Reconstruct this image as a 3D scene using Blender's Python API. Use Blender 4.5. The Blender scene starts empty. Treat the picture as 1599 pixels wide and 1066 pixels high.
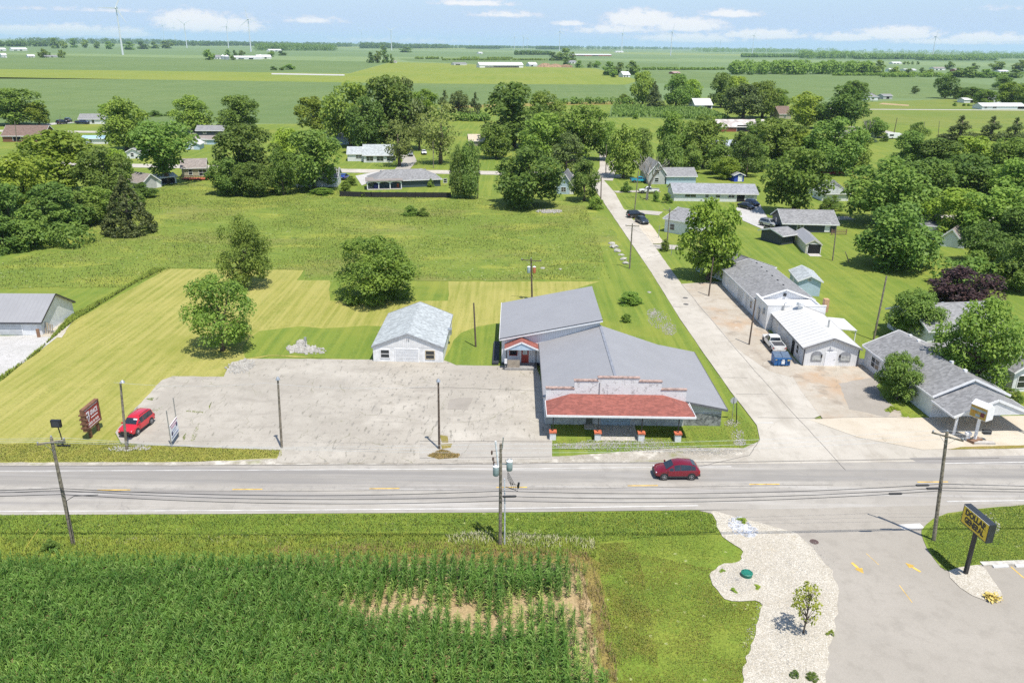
import bpy, bmesh, math, random
import numpy as np
from mathutils import Vector, Matrix, noise as mnoise
R=math.radians; rnd=random.Random(7)
sc=bpy.context.scene; col=sc.collection
# ------------------------------------------------------------------ camera model (survey: photo pixel -> ground point)
F=1244.;CX,CY=799.5,533.;H=40.;ROLL=R(.82);PIT=math.atan((CY-70.)/F)
cr,sr=math.cos(ROLL),math.sin(ROLL)
def ray(px,py):
    x=(px-CX)/F;y=-(py-CY)/F
    x,y=x*cr-y*sr,x*sr+y*cr
    return (x,math.cos(PIT)+y*math.sin(PIT),-math.sin(PIT)+y*math.cos(PIT))
def G(px,py,z=0.):
    r=ray(px,py);t=(z-H)/r[2];return Vector((r[0]*t,r[1]*t,z))
def At(px,py,Y):
    r=ray(px,py);t=Y/r[1];return Vector((r[0]*t,Y,H+r[2]*t))
def PXM(p):  # photo pixels per metre at a ground point
    return F/(p[1]*math.cos(PIT)+H*math.sin(PIT))
# ------------------------------------------------------------------ node materials
MATS={}
def nmat(name):
    m=bpy.data.materials.new(name);m.use_nodes=True;nt=m.node_tree
    b=nt.nodes['Principled BSDF'];MATS[name]=m
    return m,nt,b
class NT:
    def __init__(s,nt): s.nt=nt
    def n(s,t,**k):
        n=s.nt.nodes.new(t)
        for a,v in k.items():
            if a.startswith('i_'):
                n.inputs[a[2:].replace('_',' ')].default_value=v
            else: setattr(n,a,v)
        return n
    def l(s,a,b): s.nt.links.new(a,b)
    def pos(s): return s.n('ShaderNodeNewGeometry').outputs['Position']
    def obj(s): return s.n('ShaderNodeTexCoord').outputs['Object']
    def mapv(s,v,sc=(1,1,1),rz=0):
        m=s.n('ShaderNodeMapping');m.inputs['Scale'].default_value=sc;m.inputs['Rotation'].default_value=(0,0,rz);s.l(v,m.inputs[0]);return m.outputs[0]
    def noise(s,v,scale,det=4,rough=.55):
        t=s.n('ShaderNodeTexNoise');t.inputs['Scale'].default_value=scale;t.inputs['Detail'].default_value=det;t.inputs['Roughness'].default_value=rough;s.l(v,t.inputs['Vector']);return t.outputs['Fac']
    def ramp(s,f,lo,hi,a=0.,b=1.):
        t=s.n('ShaderNodeMapRange');t.inputs[1].default_value=lo;t.inputs[2].default_value=hi;t.inputs[3].default_value=a;t.inputs[4].default_value=b;t.interpolation_type='SMOOTHSTEP';s.l(f,t.inputs[0]);return t.outputs[0]
    def mix(s,f,a,b,mode='MIX'):
        t=s.n('ShaderNodeMix');t.data_type='RGBA';t.blend_type=mode
        if isinstance(f,(int,float)): t.inputs[0].default_value=f
        else: s.l(f,t.inputs[0])
        for i,c in ((6,a),(7,b)):
            if isinstance(c,tuple): t.inputs[i].default_value=(*c,1)
            else: s.l(c,t.inputs[i])
        return t.outputs[2]
    def math(s,op,a,b=0.,c=None):
        t=s.n('ShaderNodeMath',operation=op)
        for i,x in enumerate((a,b) if c is None else (a,b,c)):
            if isinstance(x,(int,float)): t.inputs[i].default_value=x
            else: s.l(x,t.inputs[i])
        return t.outputs[0]
    def bump(s,h,st,dist,b):
        t=s.n('ShaderNodeBump');t.inputs['Strength'].default_value=st;t.inputs['Distance'].default_value=dist;s.l(h,t.inputs['Height']);s.l(t.outputs[0],b.inputs['Normal'])
def flat(name,c,rough=.6,metal=0.,var=.12,scale=3.,bump=0.,coat=0.):
    """plain paint / metal / wood with gentle mottling in object space"""
    if name in MATS: return MATS[name]
    m,nt,b=nmat(name);t=NT(nt)
    v=t.obj();f=t.noise(v,scale,5)
    d=tuple(x*(1-var*1.6) for x in c);u=tuple(min(1,x*(1+var)) for x in c)
    t.l(t.mix(t.ramp(f,.3,.7),d,u),b.inputs['Base Color'])
    b.inputs['Roughness'].default_value=rough;b.inputs['Metallic'].default_value=metal
    if coat: b.inputs['Coat Weight'].default_value=coat;b.inputs['Coat Roughness'].default_value=.05
    if bump: t.bump(t.noise(v,scale*6,3),bump,.02,b)
    return m
def lined(name,c,axis,period,depth=.35,rough=.5,metal=0.,wid=.12,var=.1,mix2=.82):
    """boards, ribs or courses repeating along an object axis"""
    if name in MATS: return MATS[name]
    m,nt,b=nmat(name);t=NT(nt);v=t.obj()
    s=t.n('ShaderNodeSeparateXYZ');t.l(v,s.inputs[0])
    p=t.math('FRACT',t.math('MULTIPLY',s.outputs['xyz'.index(axis)],1./period))
    ln=t.math('LESS_THAN',p,wid)
    f=t.ramp(t.noise(v,2.,5),.3,.7);g=t.ramp(t.noise(v,.35,3),.35,.65)
    base=t.mix(f,tuple(x*(1-var) for x in c),tuple(min(1,x*(1+var)) for x in c))
    base=t.mix(t.math('MULTIPLY',g,.35),base,tuple(x*.85 for x in c))
    t.l(t.mix(ln,base,tuple(x*mix2 for x in c)),b.inputs['Base Color'])
    b.inputs['Roughness'].default_value=rough;b.inputs['Metallic'].default_value=metal
    t.bump(p,depth,.03,b);return m
def shingle(name,c,var=.22):
    if name in MATS: return MATS[name]
    m,nt,b=nmat(name);t=NT(nt);v=t.obj()
    w=t.n('ShaderNodeTexVoronoi');w.inputs['Scale'].default_value=2.6;t.l(t.mapv(v,(1,1.6,1.6)),w.inputs['Vector'])
    sp=t.n('ShaderNodeSeparateColor');t.l(w.outputs['Color'],sp.inputs[0])
    f=t.ramp(sp.outputs[0],0,1)
    k=t.mix(f,tuple(x*(1-var) for x in c),tuple(min(1,x*(1+var)) for x in c))
    k=t.mix(t.ramp(t.noise(v,.5,5),.4,.7,0,.3),k,tuple(x*.78 for x in c))
    t.l(k,b.inputs['Base Color']);b.inputs['Roughness'].default_value=.9
    t.bump(t.noise(v,14,3),.3,.03,b);return m
def ground(name,cs,s1=.05,s2=.6,s3=6.,bump=.4,bd=.08,stripe=None,rough=.95,specks=None,cracks=None,patchy=None):
    """ground cover in world space: three tones at three scales, optional mowing stripes, specks, cracks, worn patches"""
    m,nt,b=nmat(name);t=NT(nt);v=t.pos()
    a=t.noise(v,s1,6,.6);f2=t.noise(v,s2,6,.65);f3=t.noise(v,s3,4,.7)
    k=t.mix(t.ramp(a,.38,.62),cs[0],cs[1])
    k=t.mix(t.ramp(f2,.45,.68,0,.75),k,cs[2])
    k=t.mix(t.ramp(f3,.35,.65,0,.6 if bump>.3 else .22),k,tuple(x*.5 for x in cs[0]))
    if stripe:
        for (per,ang,amt,c) in stripe:
            w=t.n('ShaderNodeTexNoise');w.inputs['Scale'].default_value=1/per;w.inputs['Detail'].default_value=3
            t.l(t.mapv(v,(1,.035,1),ang),w.inputs['Vector'])
            k=t.mix(t.ramp(w.outputs[0],.42,.6,0,amt),k,c)
    if patchy:
        for (scl,lo,hi,amt,c,strx) in patchy:
            k=t.mix(t.ramp(t.noise(t.mapv(v,(strx[0],strx[1],1),strx[2]),scl,5,.6),lo,hi,0,amt),k,c)
    if cracks:
        for (scl,wd,c,amt) in cracks:
            vo=t.n('ShaderNodeTexVoronoi',feature='DISTANCE_TO_EDGE');vo.inputs['Scale'].default_value=scl
            wv=t.n('ShaderNodeVectorMath',operation='ADD');nz=t.n('ShaderNodeTexNoise');nz.inputs['Scale'].default_value=.8;t.l(v,nz.inputs['Vector'])
            t.l(v,wv.inputs[0]);t.l(nz.outputs['Color'],wv.inputs[1]);t.l(wv.outputs[0],vo.inputs['Vector'])
            brk=t.ramp(t.noise(v,.25,3),.45,.6)
            k=t.mix(t.math('MULTIPLY',t.math('MULTIPLY',t.ramp(vo.outputs['Distance'],wd*scl,0,0,1),brk),amt),k,c)
    if specks:
        for (scl,thr,c) in specks:
            vo=t.n('ShaderNodeTexVoronoi');vo.inputs['Scale'].default_value=scl;t.l(v,vo.inputs['Vector'])
            sp=t.n('ShaderNodeSeparateColor');t.l(vo.outputs['Color'],sp.inputs[0])
            hit=t.math('MULTIPLY',t.math('LESS_THAN',sp.outputs[0],thr),t.math('LESS_THAN',vo.outputs['Distance'],.45))
            k=t.mix(hit,k,c)
    t.l(k,b.inputs['Base Color']);b.inputs['Roughness'].default_value=rough;b.inputs['Specular IOR Level'].default_value=.2
    if bump: t.bump(t.math('ADD',f3,f2),bump,bd,b)
    return m
def leafmat(name,c,light,dark,trans=.28,up=.2):
    m,nt,b=nmat(name);t=NT(nt)
    v=t.obj();oi=t.n('ShaderNodeObjectInfo')
    k=t.mix(t.ramp(t.noise(v,.55,2),.35,.65),dark,c)
    k=t.mix(t.ramp(t.noise(v,2.2,2),.45,.75,0,.8),k,light)
    hs=t.n('ShaderNodeHueSaturation');t.l(k,hs.inputs['Color'])
    t.l(t.ramp(oi.outputs['Random'],0,1,.482,.503),hs.inputs['Hue'])
    t.l(t.ramp(t.math('FRACT',t.math('MULTIPLY',oi.outputs['Random'],7.31)),0,1,.78,1.2),hs.inputs['Value'])
    t.l(hs.outputs[0],b.inputs['Base Color']);b.inputs['Roughness'].default_value=.55;b.inputs['Specular IOR Level'].default_value=.3
    if up:
        ge=t.n('ShaderNodeNewGeometry');vm=t.n('ShaderNodeVectorMath',operation='SCALE');t.l(ge.outputs['Normal'],vm.inputs[0]);vm.inputs['Scale'].default_value=1-up
        va=t.n('ShaderNodeVectorMath',operation='ADD');t.l(vm.outputs[0],va.inputs[0]);va.inputs[1].default_value=(0,0,up)
        vn=t.n('ShaderNodeVectorMath',operation='NORMALIZE');t.l(va.outputs[0],vn.inputs[0]);t.l(vn.outputs[0],b.inputs['Normal'])
    tr=t.n('ShaderNodeBsdfTranslucent');t.l(hs.outputs[0],tr.inputs[0])
    mx=t.n('ShaderNodeMixShader');mx.inputs[0].default_value=trans
    out=nt.nodes['Material Output'];t.l(b.outputs[0],mx.inputs[1]);t.l(tr.outputs[0],mx.inputs[2]);t.l(mx.outputs[0],out.inputs[0])
    return m
# ------------------------------------------------------------------ mesh helpers
class MB:
    def __init__(s): s.v=[];s.f=[]
    def poly(s,pts):
        i=len(s.v);s.v+= [tuple(p) for p in pts];s.f.append(tuple(range(i,i+len(pts))));return s
    def solid(s,bot,top):
        n=len(bot);i=len(s.v);s.v+=[tuple(p) for p in bot]+[tuple(p) for p in top]
        s.f.append(tuple(range(i+n-1,i-1,-1)));s.f.append(tuple(range(i+n,i+2*n)))
        for k in range(n): j=(k+1)%n;s.f.append((i+k,i+j,i+n+j,i+n+k))
        return s
    def box(s,x0,x1,y0,y1,z0,z1):
        q=lambda z:[(x0,y0,z),(x1,y0,z),(x1,y1,z),(x0,y1,z)]
        return s.solid(q(z0),q(z1))
    def bar(s,p,q,w,h=None):
        """rectangular bar between two points"""
        p=Vector(p);q=Vector(q);d=(q-p).normalized();h=w if h is None else h
        u=d.cross(Vector((0,0,1)))
        if u.length<1e-3:u=Vector((1,0,0))
        u.normalize();n=u.cross(d);u=u*w/2;n=n*h/2
        c=lambda a:[a-u-n,a+u-n,a+u+n,a-u+n]
        return s.solid(c(p),c(q))
    def tube(s,pts,rad,n=8,cap=True):
        pts=[Vector(p) for p in pts];i0=len(s.v)
        if not isinstance(rad,(list,tuple)): rad=[rad]*len(pts)
        u=None
        for k,p in enumerate(pts):
            d=(pts[min(k+1,len(pts)-1)]-pts[max(k-1,0)]).normalized()
            if u is None:
                u=d.cross(Vector((0,0,1)))
                if u.length<1e-3:u=Vector((1,0,0))
            u=(u-d*u.dot(d)).normalized();w=d.cross(u)
            for j in range(n):
                a=2*math.pi*j/n;s.v.append(tuple(p+(u*math.cos(a)+w*math.sin(a))*rad[k]))
        for k in range(len(pts)-1):
            for j in range(n):
                a=i0+k*n+j;b=i0+k*n+(j+1)%n;s.f.append((a,b,b+n,a+n))
        if cap:
            s.f.append(tuple(i0+n-1-j for j in range(n)));e=i0+(len(pts)-1)*n;s.f.append(tuple(e+j for j in range(n)))
        return s
    def lathe(s,c,prof,n=12):
        """prof: (radius,z) from bottom to top about a vertical axis"""
        i0=len(s.v)
        for r,z in prof:
            for j in range(n):
                a=2*math.pi*j/n;s.v.append((c[0]+r*math.cos(a),c[1]+r*math.sin(a),c[2]+z))
        for k in range(len(prof)-1):
            for j in range(n):
                a=i0+k*n+j;b=i0+k*n+(j+1)%n;s.f.append((a,b,b+n,a+n))
        s.f.append(tuple(i0+n-1-j for j in range(n)));e=i0+(len(prof)-1)*n;s.f.append(tuple(e+j for j in range(n)))
        return s
    def build(s,name,mat,parent=None,smooth=False,ang=40):
        me=bpy.data.meshes.new(name);me.from_pydata(s.v,[],s.f)
        me.materials.append(mat);me.update()
        if smooth:
            for p in me.polygons:p.use_smooth=True
            me.set_sharp_from_angle(angle=R(ang))
        o=bpy.data.objects.new(name,me);col.objects.link(o)
        if parent:o.parent=parent
        return o
def tag(o,label=None,cat=None,group=None,kind=None):
    if label:o['label']=label
    if cat:o['category']=cat
    if group:o['group']=group
    if kind:o['kind']=kind
    return o
def thing(name,label,cat,loc=(0,0,0),rz=0.,group=None):
    o=bpy.data.objects.new(name,None);o.empty_display_size=.3;col.objects.link(o)
    o.location=loc;o.rotation_euler=(0,0,rz);return tag(o,label,cat,group)
def dup(root,label=None):
    r=root.copy();col.objects.link(r)
    if label:r['label']=label
    for c in root.children:
        d=c.copy();col.objects.link(d);d.parent=r
        for g in c.children:
            e=g.copy();col.objects.link(e);e.parent=d
    return r
def npmesh(name,V,Q,mat):
    """mesh of quads from numpy arrays"""
    me=bpy.data.meshes.new(name);nv=len(V);nf=len(Q)
    me.vertices.add(nv);me.vertices.foreach_set('co',V.astype(np.float32).ravel())
    me.loops.add(nf*4);me.loops.foreach_set('vertex_index',Q.astype(np.int32).ravel())
    me.polygons.add(nf);me.polygons.foreach_set('loop_start',np.arange(0,nf*4,4,dtype=np.int32))
    me.materials.append(mat);me.update();me.validate();return me
def mobj(name,me,parent=None):
    o=bpy.data.objects.new(name,me);col.objects.link(o)
    if parent:o.parent=parent
    return o
def txt(body,size,mat,parent,mtx,bold=.0,sx=1.,align='CENTER'):
    cu=bpy.data.curves.new('lettering','FONT');cu.body=body;cu.size=size;cu.align_x=align;cu.align_y='CENTER';cu.extrude=.004;cu.offset=bold
    o=bpy.data.objects.new('tmp',cu);col.objects.link(o)
    me=bpy.data.meshes.new_from_object(o.evaluated_get(bpy.context.evaluated_depsgraph_get()))
    bpy.data.objects.remove(o);me.materials.clear();me.materials.append(mat)
    l=mobj('lettering',me,parent);l.matrix_local=mtx@Matrix.Diagonal((sx,1,1,1));return l

# ------------------------------------------------------------------ camera, sky, sun, haze
cam=bpy.data.cameras.new('camera');co=bpy.data.objects.new('camera',cam);col.objects.link(co)
cam.sensor_width=36;cam.lens=36*F/1599.;cam.clip_start=.5;cam.clip_end=80000
co.matrix_world=Matrix.Translation((0,0,H))@Matrix.Rotation(R(90)-PIT,4,'X')@Matrix.Rotation(ROLL,4,'Z')
sc.camera=co
SUN_EL,SUN_AZ=R(68),R(148)   # azimuth clockwise from +Y
sd=Vector((math.sin(SUN_AZ)*math.cos(SUN_EL),math.cos(SUN_AZ)*math.cos(SUN_EL),math.sin(SUN_EL)))
sl=bpy.data.lights.new('sun','SUN');sl.energy=4.6;sl.angle=R(.53);sl.color=(1,.955,.88)
so=bpy.data.objects.new('sun',sl);col.objects.link(so);so.rotation_euler=sd.to_track_quat('Z','Y').to_euler();so.location=(0,0,200)
w=bpy.data.worlds.new('World');sc.world=w;w.use_nodes=True;t=NT(w.node_tree)
bg=w.node_tree.nodes['Background'];bg.inputs[1].default_value=.135
sky=t.n('ShaderNodeTexSky',sky_type='NISHITA');sky.sun_disc=False;sky.sun_elevation=SUN_EL;sky.sun_rotation=SUN_AZ
sky.air_density=1.;sky.dust_density=.6;sky.ozone_density=2.5;sky.altitude=200
tc=t.n('ShaderNodeTexCoord').outputs['Generated'];sp=t.n('ShaderNodeSeparateXYZ');t.l(tc,sp.inputs[0])
az=t.math('ARCTAN2',sp.outputs[0],sp.outputs[1]);el=t.math('ARCSINE',sp.outputs[2])
def adir(px,py):
    r=Vector(ray(px,py)).normalized();return math.atan2(r.x,r.y),math.asin(r.z)
# cumulus banks low over the horizon: (photo x, y of centre, half width, half height)
CL=[(30,50,55,9,1),(110,50,60,11,1),(190,53,45,9,1),(300,38,55,20,1),(350,42,60,15,.9),(490,33,50,7,.6),(740,6,60,6,.8),(790,24,60,7,.6),(890,38,25,5,.9),
    (1000,33,55,16,1),(960,48,70,9,.7),(1070,42,60,14,.9),(1140,23,45,8,.8),(1190,56,70,9,.95),(1080,62,90,9,.8),(1400,55,65,12,1),(1320,60,55,8,.9),(1540,61,70,9,.9),(1480,66,120,7,.7),(200,18,220,5,.35),(1560,14,60,6,.3),(620,64,150,6,.4)]
cm=t.n('ShaderNodeCombineXYZ');t.l(t.math('MULTIPLY',az,1.),cm.inputs[0]);t.l(t.math('MULTIPLY',el,1.9),cm.inputs[1])
nz=t.noise(cm.outputs[0],85.,7,.62);nz2=t.noise(cm.outputs[0],9.,4,.6)
acc=None
for (x,y,hw,hh,am) in CL:
    a0,e0=adir(x,y);a1,_=adir(x+hw*1.2,y);_,e1=adir(x,y-hh*1.35)
    dx=t.math('DIVIDE',t.math('SUBTRACT',az,a0),abs(a1-a0));dy=t.math('DIVIDE',t.math('SUBTRACT',el,e0),abs(e1-e0))
    # flat base: squeeze the lower half
    dy=t.math('MULTIPLY',dy,t.math('ADD',1.,t.math('LESS_THAN',dy,0.)))
    d=t.math('SUBTRACT',1.,t.math('SQRT',t.math('ADD',t.math('MULTIPLY',dx,dx),t.math('MULTIPLY',dy,dy))))
    d=t.math('MULTIPLY',t.math('MAXIMUM',t.math('ADD',d,.25),0.),am)
    acc=d if acc is None else t.math('MAXIMUM',acc,d)
rest=t.math('MULTIPLY',t.ramp(nz2,.5,.8),t.ramp(el,.02,.3,.5,.9))  # loose clouds elsewhere in the sky
body=t.math('ADD',acc,t.math('MULTIPLY',t.math('SUBTRACT',nz,.5),1.9))
cf=t.math('MULTIPLY',t.ramp(body,.05,.6),t.ramp(acc,0,.25))
outside=t.math('GREATER_THAN',t.math('ABSOLUTE',az),.66)
cf=t.math('MAXIMUM',t.math('MULTIPLY',cf,.92),t.math('MULTIPLY',t.math('MAXIMUM',outside,t.ramp(el,.09,.2)),t.math('MULTIPLY',rest,.7)))
low=t.ramp(el,.0,.11,1.,.0)
skyc=t.mix(low,sky.outputs[0],t.mix(t.ramp(el,.0,.09),(3.3,4.2,5.55),(1.35,2.45,4.75)))
shade=t.mix(t.ramp(t.math('ADD',acc,t.math('MULTIPLY',nz,.6)),.5,1.),(4.3,4.6,5.3),(5.7,5.65,5.7));t.l(t.mix(cf,skyc,shade),bg.inputs[0])
sc.view_settings.view_transform='Standard';sc.view_settings.look='None';sc.view_settings.exposure=.38;sc.view_settings.gamma=1.
c_=sc.cycles;c_.max_bounces=8;c_.diffuse_bounces=5;c_.glossy_bounces=2;c_.transmission_bounces=5;c_.transparent_max_bounces=6;c_.volume_bounces=1;c_.caustics_reflective=False;c_.caustics_refractive=False
c_.use_denoising=False;c_.sample_clamp_indirect=5.
HAZE=4.e-5
hm=bpy.data.materials.new('haze_air');hm.use_nodes=True;hn=hm.node_tree;hn.nodes.remove(hn.nodes['Principled BSDF'])
pv=hn.nodes.new('ShaderNodeVolumePrincipled');pv.inputs['Density'].default_value=HAZE;pv.inputs['Color'].default_value=(.6,.79,1,1);pv.inputs['Anisotropy'].default_value=.1
hn.links.new(pv.outputs[0],hn.nodes['Material Output'].inputs['Volume'])
tag(MB().box(-26000,26000,-2000,31000,-1.5,230).build('haze',hm),kind='stuff')

# ------------------------------------------------------------------ ground sheets
def wpoly(P): return [G(*p) if len(p)==2 else Vector(p) for p in P]
def sheet(name,P,z,mat,jit=0.,step=2.5,kind='structure',label=None,rnd_=0):
    P=wpoly(P);out=[]
    for _ in range(rnd_):
        Qp=[]
        for i,p in enumerate(P):
            q=P[(i+1)%len(P)];Qp+=[p.lerp(q,.25),p.lerp(q,.75)]
        P=Qp
    if jit:
        for i,p in enumerate(P):
            q=P[(i+1)%len(P)];n=max(1,min(300,int((q-p).length/step)))
            d=(q-p).normalized() if (q-p).length else Vector((1,0,0));u=Vector((-d.y,d.x,0))
            for k in range(n):
                c=p+(q-p)*k/n
                out.append(c+u*(mnoise.noise(Vector((c.x/step/1.7,c.y/step/1.7,3.1)))+.6*mnoise.noise(Vector((c.x/step*1.3,c.y/step*1.3,9.))))*jit)
    else: out=P
    o=MB().poly([(p.x,p.y,z) for p in out]).build(name,mat)
    if o.data.polygons[0].normal.z<0:o.data.flip_normals()
    return tag(o,label,kind=kind)
LAWN=ground('lawn_grass',[(.16,.225,.034),(.215,.26,.043),(.125,.195,.03)],.03,.35,5,stripe=[(1.1,R(0),.45,(.24,.27,.045)),(1.3,R(8),.4,(.115,.18,.024))],patchy=[(.05,.5,.7,.5,(.25,.25,.045),(1,1,0)),(.2,.55,.72,.4,(.12,.185,.022),(1,1,0))])
DRY=ground('mown_dry_grass',[(.275,.28,.06),(.345,.325,.085),(.215,.25,.043)],.06,.28,4,bump=.5,stripe=[(.8,R(-18),.33,(.41,.36,.12)),(1.8,R(-18),.3,(.25,.25,.048)),(.7,R(74),.33,(.40,.355,.115))],patchy=[(.035,.52,.68,.5,(.2,.22,.035),(1,1,0))])
MEADOW=ground('meadow_weeds',[(.185,.25,.04),(.235,.28,.05),(.15,.22,.036)],.03,.14,2.2,bump=.9,bd=.25,patchy=[(.045,.5,.66,.45,(.215,.19,.065),(1,1.5,0)),(.07,.52,.66,.8,(.27,.29,.05),(1,1.9,.1)),(.3,.54,.7,.75,(.085,.14,.024),(1,1.6,0))],specks=[(2.6,.02,(.34,.36,.18))])
VERGE=ground('verge_grass',[(.195,.27,.036),(.255,.295,.046),(.155,.24,.032)],.09,.5,5,bump=.9,bd=.15,patchy=[(.25,.55,.7,.5,(.25,.24,.05),(.4,1.4,0))],specks=[(3.,.03,(.35,.38,.15))])
SOY=ground('soybean_rows',[(.155,.22,.075),(.185,.245,.085),(.135,.195,.065)],.004,.05,1.1,bump=.9,bd=.5,stripe=[(6.,R(86),.3,(.11,.175,.055))],patchy=[(.02,.5,.7,.4,(.1,.155,.045),(.3,1.4,0))])
HAY=ground('hay_field',[(.21,.265,.04),(.26,.285,.05),(.18,.24,.038)],.004,.03,.6,stripe=[(9.,R(92),.4,(.22,.25,.05))])
PAST=ground('pasture_grass',[(.175,.23,.042),(.215,.245,.05),(.15,.205,.038)],.015,.1,2,patchy=[(.03,.52,.7,.5,(.22,.23,.05),(.5,1.5,0))])
CONC=ground('old_concrete',[(.37,.34,.295),(.43,.40,.345),(.34,.31,.265)],.07,.7,9,bump=.15,bd=.02,rough=.9,patchy=[(.16,.56,.72,.55,(.33,.285,.22),(1,1,0)),(.5,.6,.75,.3,(.34,.32,.29),(1,.4,.3))],cracks=[(.1,.05,(.2,.18,.14),.8)])
LOT=ground('weathered_lot',[(.37,.336,.282),(.435,.397,.335),(.325,.294,.244)],.09,.6,8,bump=.2,bd=.03,rough=.92,patchy=[(.5,.57,.72,.6,(.30,.275,.235),(1.6,.35,R(-14))),(.12,.52,.7,.5,(.52,.48,.41),(1,1,0)),(1.4,.6,.68,.75,(.19,.175,.14),(1.8,.4,R(-14))),(.3,.55,.68,.5,(.28,.25,.21),(.35,1.5,R(-14)))],cracks=[(.13,.06,(.17,.165,.09),.6),(.35,.03,(.24,.22,.17),.35)])
APRON=ground('stained_concrete',[(.405,.355,.285),(.455,.41,.34),(.36,.305,.235)],.08,.5,9,bump=.12,bd=.02,rough=.9,patchy=[(.1,.5,.66,.75,(.40,.27,.165),(1,.7,.2)),(.3,.54,.68,.65,(.25,.21,.165),(1,1,0)),(.8,.58,.7,.5,(.5,.46,.39),(1,1,0))],cracks=[(.12,.04,(.22,.19,.14),.9)])
CREAM=ground('pale_concrete',[(.50,.435,.34),(.545,.485,.39),(.46,.395,.30)],.12,.5,9,bump=.1,bd=.02,rough=.9,patchy=[(.2,.57,.72,.4,(.47,.38,.27),(1,.5,0))],cracks=[(.16,.03,(.3,.25,.18),.8)])
ROAD=ground('worn_road',[(.35,.322,.28),(.395,.366,.32),(.31,.287,.25)],.08,.5,10,bump=.15,bd=.02,rough=.88,patchy=[(.45,.46,.6,.85,(.235,.22,.205),(.02,1.,R(-2.1))),(1.6,.5,.66,.5,(.46,.44,.41),(.03,1.,R(-2.1))),(1.,.58,.72,.5,(.24,.23,.21),(.3,1.3,R(-2.1)))],cracks=[(.1,.035,(.24,.22,.2),.7)])
_t=NT(ROAD.node_tree);_b=ROAD.node_tree.nodes['Principled BSDF'];_lk=_b.inputs['Base Color'].links[0].from_socket
_sx=_t.n('ShaderNodeSeparateXYZ');_t.l(_t.pos(),_sx.inputs[0]);_v=_t.math('SUBTRACT',_sx.outputs[1],_t.math('MULTIPLY',_sx.outputs[0],.036))
def _band(y0,y1,soft): return _t.math('MULTIPLY',_t.ramp(_v,y0-soft,y0+soft),_t.ramp(_v,y1-soft,y1+soft,1,0))
_yf,_ym,_yn=G(800,735).y,G(800,762).y,G(800,794).y
_wr=_t.ramp(_t.noise(_t.mapv(_t.pos(),(.06,1.2,1),R(-2.1)),1.,5,.65),.3,.7,.45,1.)
_c=_t.mix(_t.math('MULTIPLY',_band(_ym+.9,_yf-.1,.35),_t.math('MULTIPLY',_wr,.85)),_lk,(.225,.212,.195))
_c=_t.mix(_t.math('MULTIPLY',_band(_yn+1.2,_ym-1.4,.45),_t.math('MULTIPLY',_wr,.16)),_c,(.22,.21,.195))
_c=_t.mix(_t.math('MULTIPLY',_band(_ym-.5,_ym+.55,.2),_t.ramp(_t.noise(_t.pos(),1.3,6,.7),.5,.66,0,.6)),_c,(.24,.225,.2))
_t.l(_c,_b.inputs['Base Color'])
_t=NT(LOT.node_tree);_b=LOT.node_tree.nodes['Principled BSDF'];_lk=_b.inputs['Base Color'].links[0].from_socket
_p=_t.mapv(_t.pos(),(1,1,1),R(7));_sx=_t.n('ShaderNodeSeparateXYZ');_t.l(_p,_sx.inputs[0])
_row=_t.math('LESS_THAN',_t.math('ABSOLUTE',_t.math('SUBTRACT',_t.math('FRACT',_t.math('ADD',_t.math('DIVIDE',_sx.outputs[0],1.15),_t.math('MULTIPLY',_t.noise(_t.pos(),.35,2),.5))),.5)),.13)
_dash=_t.ramp(_t.noise(_t.mapv(_t.pos(),(1.6,1.,1)),1.15,3,.6),.54,.6)
_area=_t.math('MULTIPLY',_t.ramp(_sx.outputs[0],-34,-27),_t.ramp(_sx.outputs[0],-13,-8,1,0))
_msk=_t.math('MULTIPLY',_t.math('MULTIPLY',_row,_dash),_t.math('ADD',.05,_t.math('MULTIPLY',_area,.5)))
_c=_t.mix(_msk,_lk,(.17,.16,.14));_c=_t.mix(_t.math('MULTIPLY',_t.ramp(_sx.outputs[0],-30,-24,1,0),.12),_c,(.27,.255,.225))
_t.l(_c,_b.inputs['Base Color'])
STREET=ground('street_concrete',[(.435,.398,.335),(.49,.45,.385),(.385,.35,.292)],.07,.5,9,bump=.12,bd=.02,rough=.9,patchy=[(.2,.52,.68,.65,(.32,.285,.235),(1.5,.3,0)),(.7,.57,.7,.4,(.3,.27,.22),(1.4,.35,0)),(.09,.52,.7,.5,(.55,.51,.44),(1,1,0))],cracks=[(.1,.03,(.25,.22,.18),.8)])
SEAL=ground('driveway_asphalt',[(.33,.30,.254),(.365,.332,.283),(.30,.272,.23)],.06,.7,14,bump=.15,bd=.015,rough=.9,patchy=[(.12,.56,.74,.35,(.29,.27,.24),(.5,1.2,.5))])
GREYAS=ground('grey_asphalt',[(.315,.283,.24),(.35,.317,.275),(.28,.253,.215)],.1,.6,12,bump=.15,bd=.02,patchy=[(.3,.55,.7,.4,(.36,.32,.27),(1,1,0))])
GRAV=ground('white_gravel',[(.52,.468,.38),(.585,.535,.445),(.455,.405,.32)],.3,2.,11,bump=1.,bd=.05,specks=[(11.,.2,(.33,.29,.21)),(15.,.16,(.7,.67,.6))],patchy=[(.5,.6,.75,.4,(.5,.41,.27),(1,1,0))])
WGRAV=ground('white_gravel_drive',[(.50,.485,.455),(.56,.54,.515),(.46,.44,.41)],.2,1.,8,bump=.6,bd=.04)
SOIL=ground('tan_soil',[(.42,.31,.165),(.49,.37,.215),(.36,.255,.13)],.2,1.1,6,bump=.7,bd=.08)
STRAW=ground('dry_verge',[(.28,.235,.06),(.34,.255,.09),(.2,.21,.035)],.25,.9,6,bump=.9,bd=.12)
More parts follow.
